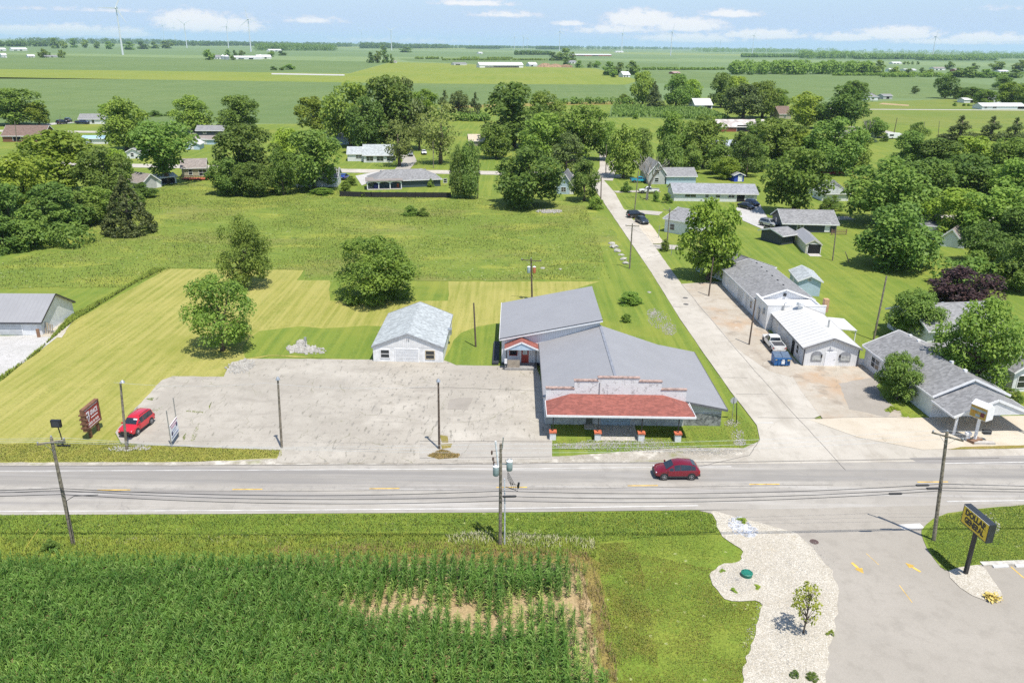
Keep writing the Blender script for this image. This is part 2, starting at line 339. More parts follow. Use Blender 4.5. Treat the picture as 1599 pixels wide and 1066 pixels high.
SHOULD=ground('gravel_shoulder',[(.38,.345,.285),(.45,.41,.345),(.33,.285,.215)],.2,1.,9,bump=.5,bd=.03,patchy=[(.6,.5,.68,.7,(.62,.58,.5),(1,1,0)),(.35,.57,.7,.8,(.19,.2,.06),(.6,1.4,0))])
# farmland to the horizon: broad blocks of different crops
gm,nt,b=nmat('far_farmland');t=NT(nt);v=t.pos()
vo=t.n('ShaderNodeTexVoronoi',distance='CHEBYCHEV');vo.inputs['Scale'].default_value=.0011;t.l(t.mapv(v,(.6,1,1),.03),vo.inputs['Vector'])
s_=t.n('ShaderNodeSeparateColor');t.l(vo.outputs['Color'],s_.inputs[0])
k=t.mix(t.ramp(s_.outputs[0],.2,.8),(.125,.185,.06),(.175,.235,.08));k=t.mix(t.math('GREATER_THAN',s_.outputs[1],.8),k,(.2,.24,.06))
k=t.mix(t.ramp(t.noise(v,.02,5),.45,.7,0,.4),k,(.09,.15,.05));t.l(k,b.inputs['Base Color']);b.inputs['Roughness'].default_value=1
tag(MB().poly([(-25000,-600,0),(25000,-600,0),(25000,30000,0),(-25000,30000,0)]).build('ground',gm),kind='structure')
Wd=lambda x,y:(x,y,0)
# residential lawns and fields
sheet('lawn',[Wd(-420,-60),Wd(420,-60),Wd(420,150),(1800,215),(1640,205),(1599,172),(1340,170),(1235,156),(1130,150),(1000,160),(860,159),(700,172),(530,193),(300,195),(60,193),(-150,196),Wd(-500,330),Wd(-420,100)],.02,LAWN)
sheet('soybean_field',[(-500,122),(0,121),(200,124),(540,129),(700,131),(975,132.5),(990,158),(860,160),(700,168),(540,194),(300,192),(60,195),(-500,201)],.04,SOY)
sheet('hay_field',[(-500,104),(0,108),(440,113.5),(545,115),(612,97),(720,100),(800,104),(930,107),(978,120),(1000,126),(977,132.5),(700,131),(540,129),(200,124),(-500,121)],.04,HAY)
sheet('soybean_field',[(-500,82),(0,85),(300,91),(610,97),(545,114),(440,112.7),(0,107.5),(-500,103)],.04,SOY)
sheet('soybean_field',[(990,113),(1060,110),(1150,117),(1400,119),(1599,138),(1900,150),(1900,165),(1599,152),(1490,155),(1300,152),(1240,157),(1120,138),(1010,128)],.045,SOY)
sheet('soybean_field',[(620,92),(760,90),(1060,100),(1060,109),(990,112),(930,106),(800,103.5),(720,99),(640,96)],.045,SOY)
sheet('corn_field',[(955,165),(1060,168),(1100,170),(1143,187),(1100,188),(1000,184),(950,184)],.05,SOY)
sheet('corn_field',[(990,158),(990,163),(860,165),(700,170),(700,166),(860,160)],.055,STRAW)
sheet('pasture',[(1345,173),(1599,174),(1900,176),(1900,214),(1599,200),(1480,200),(1345,190)],.045,PAST)
sheet('lawn',[(1345,160),(1480,155),(1599,165),(1599,171),(1345,170)],.05,PAST)
sheet('dirt_track',[(1378,161),(1420,164),(1418,166),(1372,163)],.07,SOIL,.5)
sheet('farm_track',[(424,114.5),(538,116.5),(538,118.5),(424,116.5)],.08,WGRAV)
sheet('meadow',[(-160,470),(0,450),(200,448),(265,418),(475,421),(472,439),(958,438),(945,392),(975,392),(952,345),(915,318),(860,310),(700,305),(540,300),(300,285),(235,295),(150,345),(60,390),(-80,430)],.05,MEADOW,1.2,3)
sheet('dry_lawn',[(-140,722),(-140,640),(0,597),(118,500),(262,420),(475,422),(463,438),(515,438),(515,470),(700,470),(700,440),(958,440),(985,446),(1000,470),(960,520),(940,560),(760,600),(693,570),(583,565),(500,560),(420,556),(395,562),(349,592),(270,590),(250,597),(214,640),(180,678),(187,694),(270,698),(440,702),(440,716),(300,724),(0,726)],.06,DRY,.25,1.5)
sheet('lawn',[(405,516),(470,512),(600,510),(590,540),(583,563),(500,559),(420,555),(385,560),(385,530)],.075,LAWN,1.3,2.5)
sheet('lawn',[(700,545),(720,520),(778,505),(838,580),(760,575),(693,570)],.075,LAWN,1.1,2.5)
sheet('lawn',[(700,600),(700,548),(840,470),(935,440),(945,392),(975,392),(1005,405),(1063,502),(1090,540),(1140,613),(1180,665),(1184,688),(1160,702),(1060,697),(860,702)],.07,LAWN,.3,2)
sheet('driveway',[(-160,526),(62,524),(92,525),(60,550),(0,594),(-160,690)],.08,WGRAV,.25,2)
sheet('barn_pad',[(58,526),(110,493),(120,493),(96,528)],.09,GRAV,.15,1)
# near side of the road
sheet('verge',[(-200,803),(0,804),(400,803),(800,800.5),(1090,797),(1116,800),(1190,820),(1190,1100),(-200,1100)],.06,VERGE,.06,1.5)
sheet('dry_verge',[(430,858),(640,850),(780,852),(905,862),(924,880),(946,960),(962,1066),(968,1110),(930,1110),(900,890),(700,888),(400,888)],.07,STRAW,.9,1.6)
sheet('soil',[(-200,886),(0,886),(400,884),(700,882),(900,880),(922,930),(938,1066),(942,1130),(-220,1130)],.08,SOIL,.6,1.2)
sheet('gravel_bed',[(1112,799),(1162,811),(1226,828),(1248,834),(1280,868.5),(1309.5,907),(1308,954),(1296,995),(1288,1066),(1283,1110),(1145,1110),(1157,1066),(1165,1030),(1175,1008),(1186,962),(1190,936),(1132.5,944),(1106,909),(1114,886),(1162,876),(1161,862),(1124,836),(1114,804)],.12,GRAV,.32,.55,rnd_=2)
# roads
FAR=[(-500,738),(0,729),(400,727),(800,725),(1200,720),(1599,712),(2100,702)]
NEAR=[(2100,782),(1599,789),(1200,796),(1080,797.2),(800,800.7),(400,803),(0,805),(-500,809)]
sheet('main_road',FAR+NEAR,.1,ROAD)
sheet('road_shoulder',[(-500,731),(0,723),(300,722),(445,716),(655,717),(860,714),(1060,700),(1160,700),(1185,690),(1182,705),(1150,716),(1060,723),(800,727),(400,729),(0,731),(-500,740)],.085,SHOULD,.12,1)
sheet('parking_lot',[(180,676),(212,638),(253,594),(270,588),(349,589),(362,566),(394,561),(583,562),(693,563),(712,571),(785,572),(838,572),(858,640),(862,690),(862,722),(655,724),(430,724),(437,704),(270,698),(190,693)],.105,LOT,.15,1.2)
sheet('sidewalk',[(655,690),(700,692),(862,691),(862,718),(655,720)],.115,CONC,.03,2)
sheet('tar_patch',[(702,624),(738,622),(731,640),(698,640)],.118,GREYAS,.3,1)
for P in ([(667,713),(690,702),(706,708),(719,711),(715,716),(685,718)],[(686,680),(699,682),(700,692),(690,692)],[(688,695),(706,694),(704,700),(690,702)]):
    sheet('grass_island',P,.12,STRAW,.12,.6)
sheet('side_street',[(924,289),(942,281),(960.5,302),(973,325),(1019,381),(1041,412),(1064,444),(1128,440),(1190,508),(1250,572),(1305,640),(1265,656),(1340,690),(1420,716),(1430,722),(1050,727),(1060,722),(1150,716),(1182,703),(1186,687),(1182,665),(1140,611),(1089,538),(1064,502),(1013,420),(976,366),(953,332)],.11,STREET,.06,1.5)
sheet('apron',[(1064,444),(1128,441),(1190,508),(1252,573),(1235,590),(1200,580),(1150,545)],.115,APRON,.05,2)
sheet('apron',[(1235,585),(1252,570),(1350,570),(1371,588),(1404,640),(1451,652),(1420,656),(1290,662),(1250,610)],.118,APRON,.05,2)
sheet('asphalt_patch',[(1310,600),(1365,590),(1400,640),(1385,652),(1325,640)],.122,GREYAS,.25,1)
sheet('forecourt',[(1262,656),(1340,652),(1420,654),(1451,652),(1599,650),(1800,650),(1800,698),(1599,700),(1440,703),(1340,684)],.12,CREAM,.04,2)
sheet('road_shoulder',[(1262,650),(1340,684),(1440,700),(1599,697),(2100,690),(2100,706),(1599,716),(1200,724),(1150,716),(1185,690),(1240,640)],.095,STREET)
sheet('planting_bed',[(1368,604),(1385,590),(1404,614),(1451,653),(1421,654),(1385,628)],.13,VERGE,.1,.7)
sheet('dry_strip',[(1500,699),(1599,696),(1599,701),(1480,703)],.125,STRAW,.08,.7)
sheet('driveway',[(1090,798),(1150,812),(1210,832),(1235,842),(1265,875),(1295,915),(1290,954),(1280,995),(1270,1066),(1265,1110),(1700,1110),(1700,780),(1599,787),(1300,794)],.108,SEAL)
sheet('grass_corner',[(1599,790),(1520,796),(1466,805),(1439,826),(1437.5,838),(1451,865),(1475,895),(1500,888),(1535,882),(1599,880),(1750,878),(1750,776)],.14,VERGE,.08,.8,rnd_=1)
sheet('gravel_bed',[(1475,895),(1500,886),(1534,883),(1550,907),(1566,931),(1565,940),(1547,943),(1508,928)],.15,GRAV,.06,.6,rnd_=1)
# kerb beside the grass corner and pavement parking pad
def kerb(pts,z0,name,mat,wd=.18,hgt=.12):
    P=[G(*p) for p in pts];m=MB()
    for a,b in zip(P[:-1],P[1:]): m.bar((a.x,a.y,z0+hgt/2),(b.x,b.y,z0+hgt/2),wd,hgt)
    return tag(m.build(name,mat),kind='structure')
KERB=flat('kerb_concrete',(.5,.47,.41),.9,var=.15)
kerb([(1532,882.5),(1599,880),(1750,878)],.1,'kerb',KERB,.5,.12)
kerb([(1550,887),(1573,886)],.1,'parking_stop',flat('white_kerb',(.75,.73,.7),.8),.22,.16)
kerb([(1585,886),(1640,884)],.1,'parking_stop',MATS['white_kerb'],.22,.16)
# streets behind
def band(name,pts,wid,z,mat):
    P=[G(*p) for p in pts];L=[];Rr=[]
    for i,p in enumerate(P):
        d=(P[min(i+1,len(P)-1)]-P[max(i-1,0)]).normalized();u=Vector((-d.y,d.x,0))*wid/2
        L.append(p+u);Rr.append(p-u)
    m=MB()
    for i in range(len(P)-1): m.poly([(q.x,q.y,z) for q in (Rr[i],Rr[i+1],L[i+1],L[i])])
    return tag(m.build(name,mat),kind='structure')
band('street',[(-300,250),(0,253),(205,259),(400,262),(540,267),(690,269),(930,273),(965,276)],8,.08,STREET)
band('street',[(-200,202),(100,206),(185,206.5),(330,208)],8,.08,STREET)
band('street',[(942,282),(950,262),(948,240)],6,.085,STREET)
band('driveway',[(625,268),(640,252),(636,242)],5,.09,CONC)
band('driveway',[(930,276),(970,277)],4,.095,STREET)
band('driveway',[(960,300),(1000,299),(1030,299)],3.,.09,CONC)
band('driveway',[(972,331),(1010,332),(1032,334)],5,.09,CONC)
band('driveway',[(1012,385),(1040,386),(1064,387)],4.,.09,CONC)
sheet('parking_strip',[(988,345),(1006,340),(1020,356),(1032,373),(1040,381),(1018,381),(1000,360)],.1,CREAM,.1,1.5)
sheet('driveway',[(1145,330),(1160,318),(1186,320),(1200,342),(1212,352),(1190,358),(1160,345)],.09,WGRAV,.3,2)
band('driveway',[(1240,342),(1330,341)],4,.09,CONC)
band('driveway',[(1440,338),(1490,340),(1560,344)],6,.09,CONC)
band('rural_road',[(1250,168),(1345,171),(1599,172.5),(1900,175)],7,.08,STREET)
band('rural_road',[(1300,214),(1400,214.5)],5,.08,STREET)
band('driveway',[(1330,198),(1370,203),(1412,212)],6,.085,CONC)
band('driveway',[(60,196),(110,191)],8,.085,WGRAV)
band('path',[(1540,636),(1599,642),(1700,650)],1.2,.125,CREAM)
sheet('driveway',[(555,275),(590,268),(585,282),(565,290)],.09,WGRAV)
# painted markings
WHITE=flat('road_paint_white',(.53,.512,.475),.8,var=.14,scale=.6);YEL=flat('road_paint_yellow',(.62,.4,.075),.7,var=.25,scale=1.2)
m=MB()
def strip(m,pts,wid,z,segs=None):
    P=[G(*p) for p in pts]
    for a,b in zip(P[:-1],P[1:]):
        d=(b-a).normalized();u=Vector((-d.y,d.x,0))*wid/2
        m.poly([(q.x,q.y,z) for q in (a-u,b-u,b+u,a+u)])
strip(m,[(-500,744),(0,736.6),(400,735),(800,732.8),(1000,731),(1142,729.5)],.13,.112)
strip(m,[(1470,724.5),(1599,722.6),(2100,714)],.17,.112)
strip(m,[(-500,803),(0,799.5),(400,798),(800,794.7),(1090,790.5)],.15,.112)
strip(m,[(1478,784),(1599,782.4),(2100,775)],.2,.112)
strip(m,[(1181,661),(1207,661)],.25,.118)
strip(m,[(1405,824),(1440,822)],.8,.118)
tag(m.build('lane_line',WHITE),kind='structure')
m=MB()
for x0,x1,y in ((-60,-12,768.5),(152,204,766.3),(363,410,765.3),(577,624,764),(775,823,762),(980,1027,759.4),(1170,1217,757.3),(1432,1480,753.6)):
    strip(m,[(x0,y),(x1,y-.3)],.16,.113)
strip(m,[(1352,865),(1372,883)],.05,.113);strip(m,[(1404,915),(1424,942)],.06,.113)
strip(m,[(1578,886),(1599,904)],.12,.113)
tag(m.build('centre_line',YEL),kind='structure')
def arrow(px,py,ang,s=1.):
    p=G(px,py);o=MB();q=[(-.16,-1),(.16,-1),(.16,.1),(.5,.1),(0,1.),(-.5,.1),(-.16,.1)]
    o.poly([(x*s,y*s,0) for x,y in q]);o=o.build('arrow_marking',YEL);o.location=(p.x,p.y,.118);o.rotation_euler=(0,0,ang)
    return tag(o,kind='structure')
arrow(1339,888,R(195),.75);arrow(1425,887,R(30),.7)
TAR=flat('tar_seam',(.2,.185,.165),.8)
m=MB();rr=random.Random(3)
def seam(pts,wd,z):
    P=[]
    for a,b in zip(pts[:-1],pts[1:]):
        for k in range(6):
            P.append((a[0]+(b[0]-a[0])*k/6+rr.uniform(-.6,.6),a[1]+(b[1]-a[1])*k/6+rr.uniform(-.4,.4)))
    strip(m,P+[pts[-1]],wd,z)
for q,wd in (([(1064,444),(1120,512),(1180,582),(1262,672),(1320,735)],.06),([(0,728.5),(400,727.5),(800,725),(1200,722),(1560,716)],.14),([(655,716.5),(860,714)],.1),([(1090,730),(1170,712),(1186,688)],.08),([(1183,653),(1265,654),(1400,652)],.08),([(655,690),(862,690.5)],.08),([(0,770),(500,768),(900,764),(1300,758)],.05),
   ([(1120,590),(1168,591)],.06),([(1050,480),(1085,481)],.06),([(1150,616),(1200,617)],.06),([(1010,404),(1032,398)],.06),([(640,607),(700,606),(838,611)],.05)): seam(q,wd,.125)
tag(m.build('tar_seam',TAR),kind='structure')

# ------------------------------------------------------------------ building kit
W_=lambda n,c,**k: lined(n,c,'z',.2,.25,rough=.6,wid=.12,mix2=.86,**k)   # horizontal siding
GLASS,_nt,_b=nmat('window_glass');_b.inputs['Base Color'].default_value=(.02,.027,.035,1);_b.inputs['Roughness'].default_value=.08;_b.inputs['Specular IOR Level'].default_value=.8
WTRIM=flat('white_trim',(.78,.77,.76),.5,var=.04)
WSIDE=W_('white_siding',(.72,.72,.72));WBLOCK=flat('white_block_paint',(.74,.735,.72),.7,var=.1,scale=1.2,bump=.2)
GSIDE=W_('grey_siding',(.47,.47,.46));DSIDE=W_('charcoal_siding',(.045,.055,.07));BSIDE=W_('blue_grey_siding',(.45,.56,.66));TSIDE=W_('tan_siding',(.42,.37,.28));NSIDE=W_('slate_blue_siding',(.05,.075,.09))
GRSH=shingle('grey_shingles',(.225,.222,.22));LGSH=shingle('light_grey_shingles',(.36,.385,.385));DKSH=shingle('dark_grey_shingles',(.12,.12,.125));BRSH=shingle('brown_shingles',(.17,.115,.09));TNSH=shingle('taupe_shingles',(.25,.215,.19));REDSH=shingle('red_shingles',(.25,.082,.062),.2)
MTX=lined('grey_metal_roof_x',(.285,.282,.287),'x',.6,.12,.5,.0,.12,.03,.87);MTY=lined('grey_metal_roof_y',(.285,.282,.287),'y',.6,.12,.5,.0,.12,.03,.87)
WMY=lined('white_metal_roof_y',(.60,.585,.55),'y',1.,.6,.5,.0,.14,.06,.68);WMX=lined('white_metal_roof_x',(.64,.63,.61),'x',1.,.6,.5,.0,.1,.06,.8)
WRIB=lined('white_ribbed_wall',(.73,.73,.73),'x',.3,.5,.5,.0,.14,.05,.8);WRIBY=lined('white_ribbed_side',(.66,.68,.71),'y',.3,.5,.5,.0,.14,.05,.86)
BRICK=lined('red_brick',(.33,.12,.08),'z',.1,.4,.9,wid=.15,mix2=.75);FOUND=flat('foundation_grey',(.3,.29,.28),.9)
DARK=flat('inside_shade_paint',(.012,.012,.014),.9);GDOOR=lined('garage_door_panel',(.68,.68,.68),'z',.5,.4,.5,wid=.08,mix2=.75);GDOORG=lined('grey_garage_door',(.5,.51,.52),'z',.5,.4,.5,wid=.06,mix2=.8)
REDP=flat('red_paint',(.4,.045,.03),.5,var=.15);BLK=flat('black_metal',(.02,.02,.022),.45,var=.1);GALV=flat('galvanised_steel',(.45,.46,.47),.4,.6);CONCB=flat('concrete_block',(.45,.42,.38),.9,bump=.3)
def wallframe(side,Wd_,D):
    return {'F':((0,0),(1,0),(0,-1)),'B':((Wd_,D),(-1,0),(0,1)),'L':((0,D),(0,-1),(-1,0)),'R':((Wd_,0),(0,1),(1,0))}[side]
def opening(root,side,u,z,wd,ht,kind,Wd_,D,mat=None,label=None):
    """windows, doors and garage doors set in a wall; u,z = lower-left corner seen from outside"""
    o,ud,nd=wallframe(side,Wd_,D)
    P=lambda a,h,n: (o[0]+ud[0]*a+nd[0]*n,o[1]+ud[1]*a+nd[1]*n,h)
    def slab(m,a0,a1,h0,h1,n0,n1):
        q=lambda n:[P(a0,h0,n),P(a1,h0,n),P(a1,h1,n),P(a0,h1,n)]
        return m.solid(q(n0),q(n1))
    if kind=='win':
        m=MB();b=.09
        slab(m,u-b,u+wd+b,z-b,z,0,.07);slab(m,u-b,u+wd+b,z+ht,z+ht+b,0,.07);slab(m,u-b,u,z,z+ht,0,.07);slab(m,u+wd,u+wd+b,z,z+ht,0,.07)
        slab(m,u,u+wd,z+ht/2-.03,z+ht/2+.03,0,.05)
        if wd>1.2: slab(m,u+wd/2-.03,u+wd/2+.03,z,z+ht,0,.052)
        w=m.build('window',mat or WTRIM,root)
        slab(MB(),u,u+wd,z,z+ht,0,.025).build('pane',GLASS,w)
    elif kind=='door':
        m=MB();b=.1
        slab(m,u,u+wd,z,z+ht,0,.05)
        d=m.build('door',mat or WTRIM,root)
        m=MB();slab(m,u-b,u,z,z+ht+b,0,.08);slab(m,u+wd,u+wd+b,z,z+ht+b,0,.08);slab(m,u,u+wd,z+ht,z+ht+b,0,.08);m.build('frame',WTRIM,d)
        slab(MB(),u+wd*.82,u+wd*.92,z+ht*.45,z+ht*.5,.05,.12).build('handle',GALV,d)
        if label:d['label']=label
    elif kind=='garage':
        m=MB();n=4
        for k in range(n): slab(m,u,u+wd,z+ht*k/n+.015,z+ht*(k+1)/n-.015,0,.05)
        slab(m,u,u+wd,z,z+ht,0,.03)
        d=m.build('garage_door',mat or GDOOR,root)
        m=MB();b=.12;slab(m,u-b,u,z,z+ht+b,0,.07);slab(m,u+wd,u+wd+b,z,z+ht+b,0,.07);slab(m,u,u+wd,z+ht,z+ht+b,0,.07);m.build('frame',WTRIM,d)
    elif kind=='dark':
        d=slab(MB(),u,u+wd,z,z+ht,0,.02).build('doorway_shade_panel',DARK,root)  # flat panel on the wall, interior shade put into its dark colour
        m=MB();b=.12;slab(m,u-b,u,z,z+ht+b,0,.06);slab(m,u+wd,u+wd+b,z,z+ht+b,0,.06);slab(m,u,u+wd,z+ht,z+ht+b,0,.06);m.build('frame',WTRIM,d)
def roofslabs(m,trim,Wd_,D,h,r,ridge,o,th=.14):
    if ridge=='x':
        s=r/(D/2)
        for sg in (0,1):
            ye=-o if not sg else D+o;ym=D/2
            e=h-o*s;bot=[(-o,ye,e),(Wd_+o,ye,e),(Wd_+o,ym,h+r),(-o,ym,h+r)]
            if sg: bot=bot[::-1]
            m.solid(bot,[(x,y,z+th) for x,y,z in bot])
            yy=ye-.03 if not sg else ye+.03
            trim.box(-o,Wd_+o,min(yy,ye),max(yy,ye),e-.08,e+th+.02)
            for x in (-o-.015,Wd_+o+.015): trim.bar((x,ye,e+th/2),(x,ym,h+r+th/2),.03,.24)
    else:
        s=r/(Wd_/2)
        for sg in (0,1):
            xe=-o if not sg else Wd_+o;xm=Wd_/2;e=h-o*s
            bot=[(xe,-o,e),(xe,D+o,e),(xm,D+o,h+r),(xm,-o,h+r)]
            if not sg: bot=bot[::-1]
            m.solid(bot,[(x,y,z+th) for x,y,z in bot])
            xx=xe-.03 if not sg else xe+.03
            trim.box(min(xx,xe),max(xx,xe),-o,D+o,e-.08,e+th+.02)
            for y in (-o-.015,D+o+.015): trim.bar((xe,y,e+th/2),(xm,y,h+r+th/2),.03,.24)
def house(name,label,cat,A,B,D,h,r,ridge,wallm,roofm,ops=(),o=.4,hip=False,trimm=None,group=None,vents=0,chimney=None):
    A=A if len(A)==3 else G(*A);B=B if len(B)==3 else G(*B)
    A=Vector(A);B=Vector(B);d=B-A;Wd_=d.length
    t=thing(name,label,cat,(A.x,A.y,0),math.atan2(d.y,d.x),group)
    m=MB();c=[(0,0),(Wd_,0),(Wd_,D),(0,D)]
    for i in range(4):
        a,b=c[i],c[(i+1)%4];m.poly([(*a,-.1),(*b,-.1),(*b,h),(*a,h)])
    if not hip:
        if ridge=='x':
            m.poly([(0,D,h),(0,0,h),(0,D/2,h+r)]);m.poly([(Wd_,0,h),(Wd_,D,h),(Wd_,D/2,h+r)])
        else:
            m.poly([(0,0,h),(Wd_,0,h),(Wd_/2,0,h+r)]);m.poly([(Wd_,D,h),(0,D,h),(Wd_/2,D,h+r)])
    m.build('wall',wallm,t)
    rm=MB();tr=MB()
    if hip:
        e=h-.05
        q=[(-o,-o,e),(Wd_+o,-o,e),(Wd_+o,D+o,e),(-o,D+o,e)]
        if ridge=='x': k=D/2;r0,r1=(k*.9,D/2,h+r),(Wd_-k*.9,D/2,h+r)
        else: k=Wd_/2;r0,r1=(Wd_/2,k*.9,h+r),(Wd_/2,D-k*.9,h+r)
        rm.poly(q[::-1])
        if ridge=='x':
            rm.poly([q[0],q[1],r1,r0]);rm.poly([q[1],q[2],r1]);rm.poly([q[2],q[3],r0,r1]);rm.poly([q[3],q[0],r0])
        else:
            rm.poly([q[0],q[1],r0]);rm.poly([q[1],q[2],r1,r0]);rm.poly([q[2],q[3],r1]);rm.poly([q[3],q[0],r0,r1])
        for a,b in zip(q,q[1:]+q[:1]): tr.bar((a[0],a[1],e-.06),(b[0],b[1],e-.06),.06,.2)
    else: roofslabs(rm,tr,Wd_,D,h,r,ridge,o)
    rf=rm.build('roof',roofm,t);tr.build('fascia',trimm or WTRIM,rf)
    for k in range(vents):
        f=(k+1)/(vents+1)
        x,y=(Wd_*f,D*.62) if ridge=='x' else (Wd_*.6,D*f)
        z=h+r*(.76 if ridge=='x' else .8)
        MB().box(x-.2,x+.2,y-.2,y+.2,z-.3,z+.3).build('vent',BLK if k%2 else GALV,rf)
    if chimney:
        x,y=chimney;MB().box(x-.35,x+.35,y-.35,y+.35,h,h+r+.9).build('chimney',BRICK,rf)
    for q in ops: opening(t,*q[:6],Wd_,D,*q[6:])
    return t

# ------------------------------------------------------------------ the red-canopied storefront and its annexe
Y0=80.8
t=thing('storefront_building','long grey metal roofed building with a stepped white brick front and red hipped canopy','building',(0,0,0))
XL,XR,XE=3.85,19.4,23.8
PBRICK=flat('peeling_white_brick',(.66,.66,.655),.85,var=.3,scale=1.1,bump=.6)
nt=PBRICK.node_tree;q=NT(nt);b=nt.nodes['Principled BSDF'];v=q.obj()
br=q.n('ShaderNodeTexBrick');br.inputs['Scale'].default_value=1.;br.inputs['Brick Width'].default_value=.5;br.inputs['Row Height'].default_value=.2;br.inputs['Mortar Size'].default_value=.018
br.inputs['Color1'].default_value=(.74,.74,.73,1);br.inputs['Color2'].default_value=(.69,.69,.685,1);br.inputs['Mortar'].default_value=(.62,.62,.61,1)
cx=q.n('ShaderNodeSeparateXYZ');q.l(v,cx.inputs[0]);cb=q.n('ShaderNodeCombineXYZ');q.l(cx.outputs[0],cb.inputs[0]);q.l(cx.outputs[2],cb.inputs[1]);q.l(cb.outputs[0],br.inputs['Vector'])
q.l(q.mix(q.ramp(q.noise(v,1.3,8,.82),.53,.61,0,.75),br.outputs[0],(.27,.25,.25)),b.inputs['Base Color'])
# stepped parapet front wall
m=MB();steps=[(XL,6.95,4.45),(6.95,9.55,5.4),(9.55,14.1,5.8),(14.1,16.6,5.4),(16.6,XR,4.45)]
for x0,x1,z in steps: m.box(x0,x1,Y0,Y0+.32,2.4,z)
m.build('parapet',PBRICK,t)
m=MB()
for i,(x0,x1,z) in enumerate(steps): m.box(x0-.06,x1+.06,Y0-.07,Y0+.39,z+.002*i,z+.11)
m.build('coping',flat('terracotta_coping',(.38,.265,.22),.8,var=.25),t)
m=MB();m.tube([(9.75,Y0-.06,3.4),(9.75,Y0-.06,5.3)],.05,8).build('drainpipe',flat('grey_pipe',(.3,.3,.31),.6),t)
# walls
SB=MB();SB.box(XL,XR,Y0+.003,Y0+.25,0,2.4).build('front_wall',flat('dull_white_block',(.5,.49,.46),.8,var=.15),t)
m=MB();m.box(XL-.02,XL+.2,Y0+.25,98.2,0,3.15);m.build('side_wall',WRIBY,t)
m=MB();m.poly([(XL,98.2,0),(XE,98.2,0),(XE,98.2,2.1),(19.4,98.2,3.),(11.5,98.2,5.7),(XL,98.2,3.2)]);m.build('rear_wall',WSIDE,t)
ST=lined('grey_stone_facing',(.22,.22,.215),'z',.16,.9,.95,wid=.2,mix2=.6);nt=ST.node_tree;q=NT(nt);v=q.obj()
vo=q.n('ShaderNodeTexVoronoi');vo.inputs['Scale'].default_value=4.5;q.l(v,vo.inputs['Vector']);s2=q.n('ShaderNodeSeparateColor');q.l(vo.outputs['Color'],s2.inputs[0])
q.l(q.mix(s2.outputs[0],(.13,.13,.13),(.42,.41,.4)),nt.nodes['Principled BSDF'].inputs['Base Color'])
MB().box(XR,XE-.2,Y0+.15,Y0+.4,0,1.6).build('stone_wall',ST,t)
m=MB();m.solid([(XR,Y0+.2,1.6),(XE-.2,Y0+.2,1.6),(XE-.2,Y0+.2,2.05),(XR,Y0+.2,2.95)],[(XR,Y0+.38,1.6),(XE-.2,Y0+.38,1.6),(XE-.2,Y0+.38,2.05),(XR,Y0+.38,2.95)]);m.build('board_siding',lined('weathered_grey_boards',(.5,.5,.48),'z',.22,.5,.8,wid=.15,mix2=.6),t)
MB().box(XE-.4,XE-.2,Y0+.4,98.2,0,2.05).build('side_wall',GSIDE,t)
# main roof: left slope, right slope, lower-pitched lean-to
yf,yb=Y0+.33,98.5;th=.12
m=MB()
def slab(m,x0,z0,x1,z1,y0,y1,th=.12):
    b=[(x0,y0,z0),(x1,y0,z1),(x1,y1,z1),(x0,y1,z0)];return m.solid(b,[(x,y,z+th) for x,y,z in b])
slab(m,XL-.3,3.12,11.5,5.66,yf,yb);slab(m,11.5,5.66,19.45,3.,yf,yb);slab(m,19.45,3.,XE+.35,2.08,Y0-.15,98.62)
rf=m.build('roof',MTY,t)
m=MB();m.box(11.35,11.65,yf,yb,5.77,5.82);m.build('ridge_cap',flat('blue_grey_cap',(.23,.24,.265),.5),rf)
m=MB();m.bar((19.45,Y0-.17,3.06),(XE+.35,Y0-.17,2.14),.05,.26);m.bar((XE+.38,Y0-.15,2.14),(XE+.38,98.6,2.14),.05,.2);MB().bar((XL-.32,yf,3.18),(XL-.32,yb,3.18),.05,.22).build('gutter',flat('dark_gutter',(.13,.13,.14),.5),rf);m.build('fascia',flat('dark_gutter',(.13,.13,.14),.5),rf)
# canopy
m=MB();e,zr=3.02,3.85;y1=77.;a,bq=XL-.02,19.75
q0,q1,q2,q3=(a,y1,e),(bq,y1,e),(XR+.15,Y0,3.02),(a,Y0,2.95);r0,r1=(6.55,Y0,zr),(16.8,Y0,zr)
m.poly([q0,q1,r1,r0]);m.poly([q1,q2,r1]);m.poly([q3,q0,r0]);m.poly([q0,q3,(a,Y0,2.94),q2,q1])
cp=m.build('canopy_roof',REDSH,t)
m=MB();m.box(a-.05,bq+.05,y1-.06,y1,e-.2,e+.03);m.box(a-.05,a,y1,Y0,e-.22,e+.01);m.box(bq,bq+.05,y1,Y0-.01,e-.22,e+.01);m.build('fascia',WTRIM,cp)
m=MB();m.poly([(a,y1+.02,e-.1),(a,Y0,e-.1),(bq,Y0,e-.1),(bq,y1+.02,e-.1)]);m.build('soffit',flat('soffit_white',(.6,.6,.6),.7),cp)
for x in (4.55,9.4,14.1,18.05):
    MB().box(x-.05,x+.05,77.15,77.25,.95,2.85).build('post',BLK,t)
    p=MB().box(x-.33,x+.33,76.9,77.5,0,.92).build('pier',PBRICK,t)
    MB().box(x-.4,x+.4,76.83,77.57,.92,1.08).build('cap',flat('orange_brick_cap',(.5,.13,.06),.8,var=.2),p)
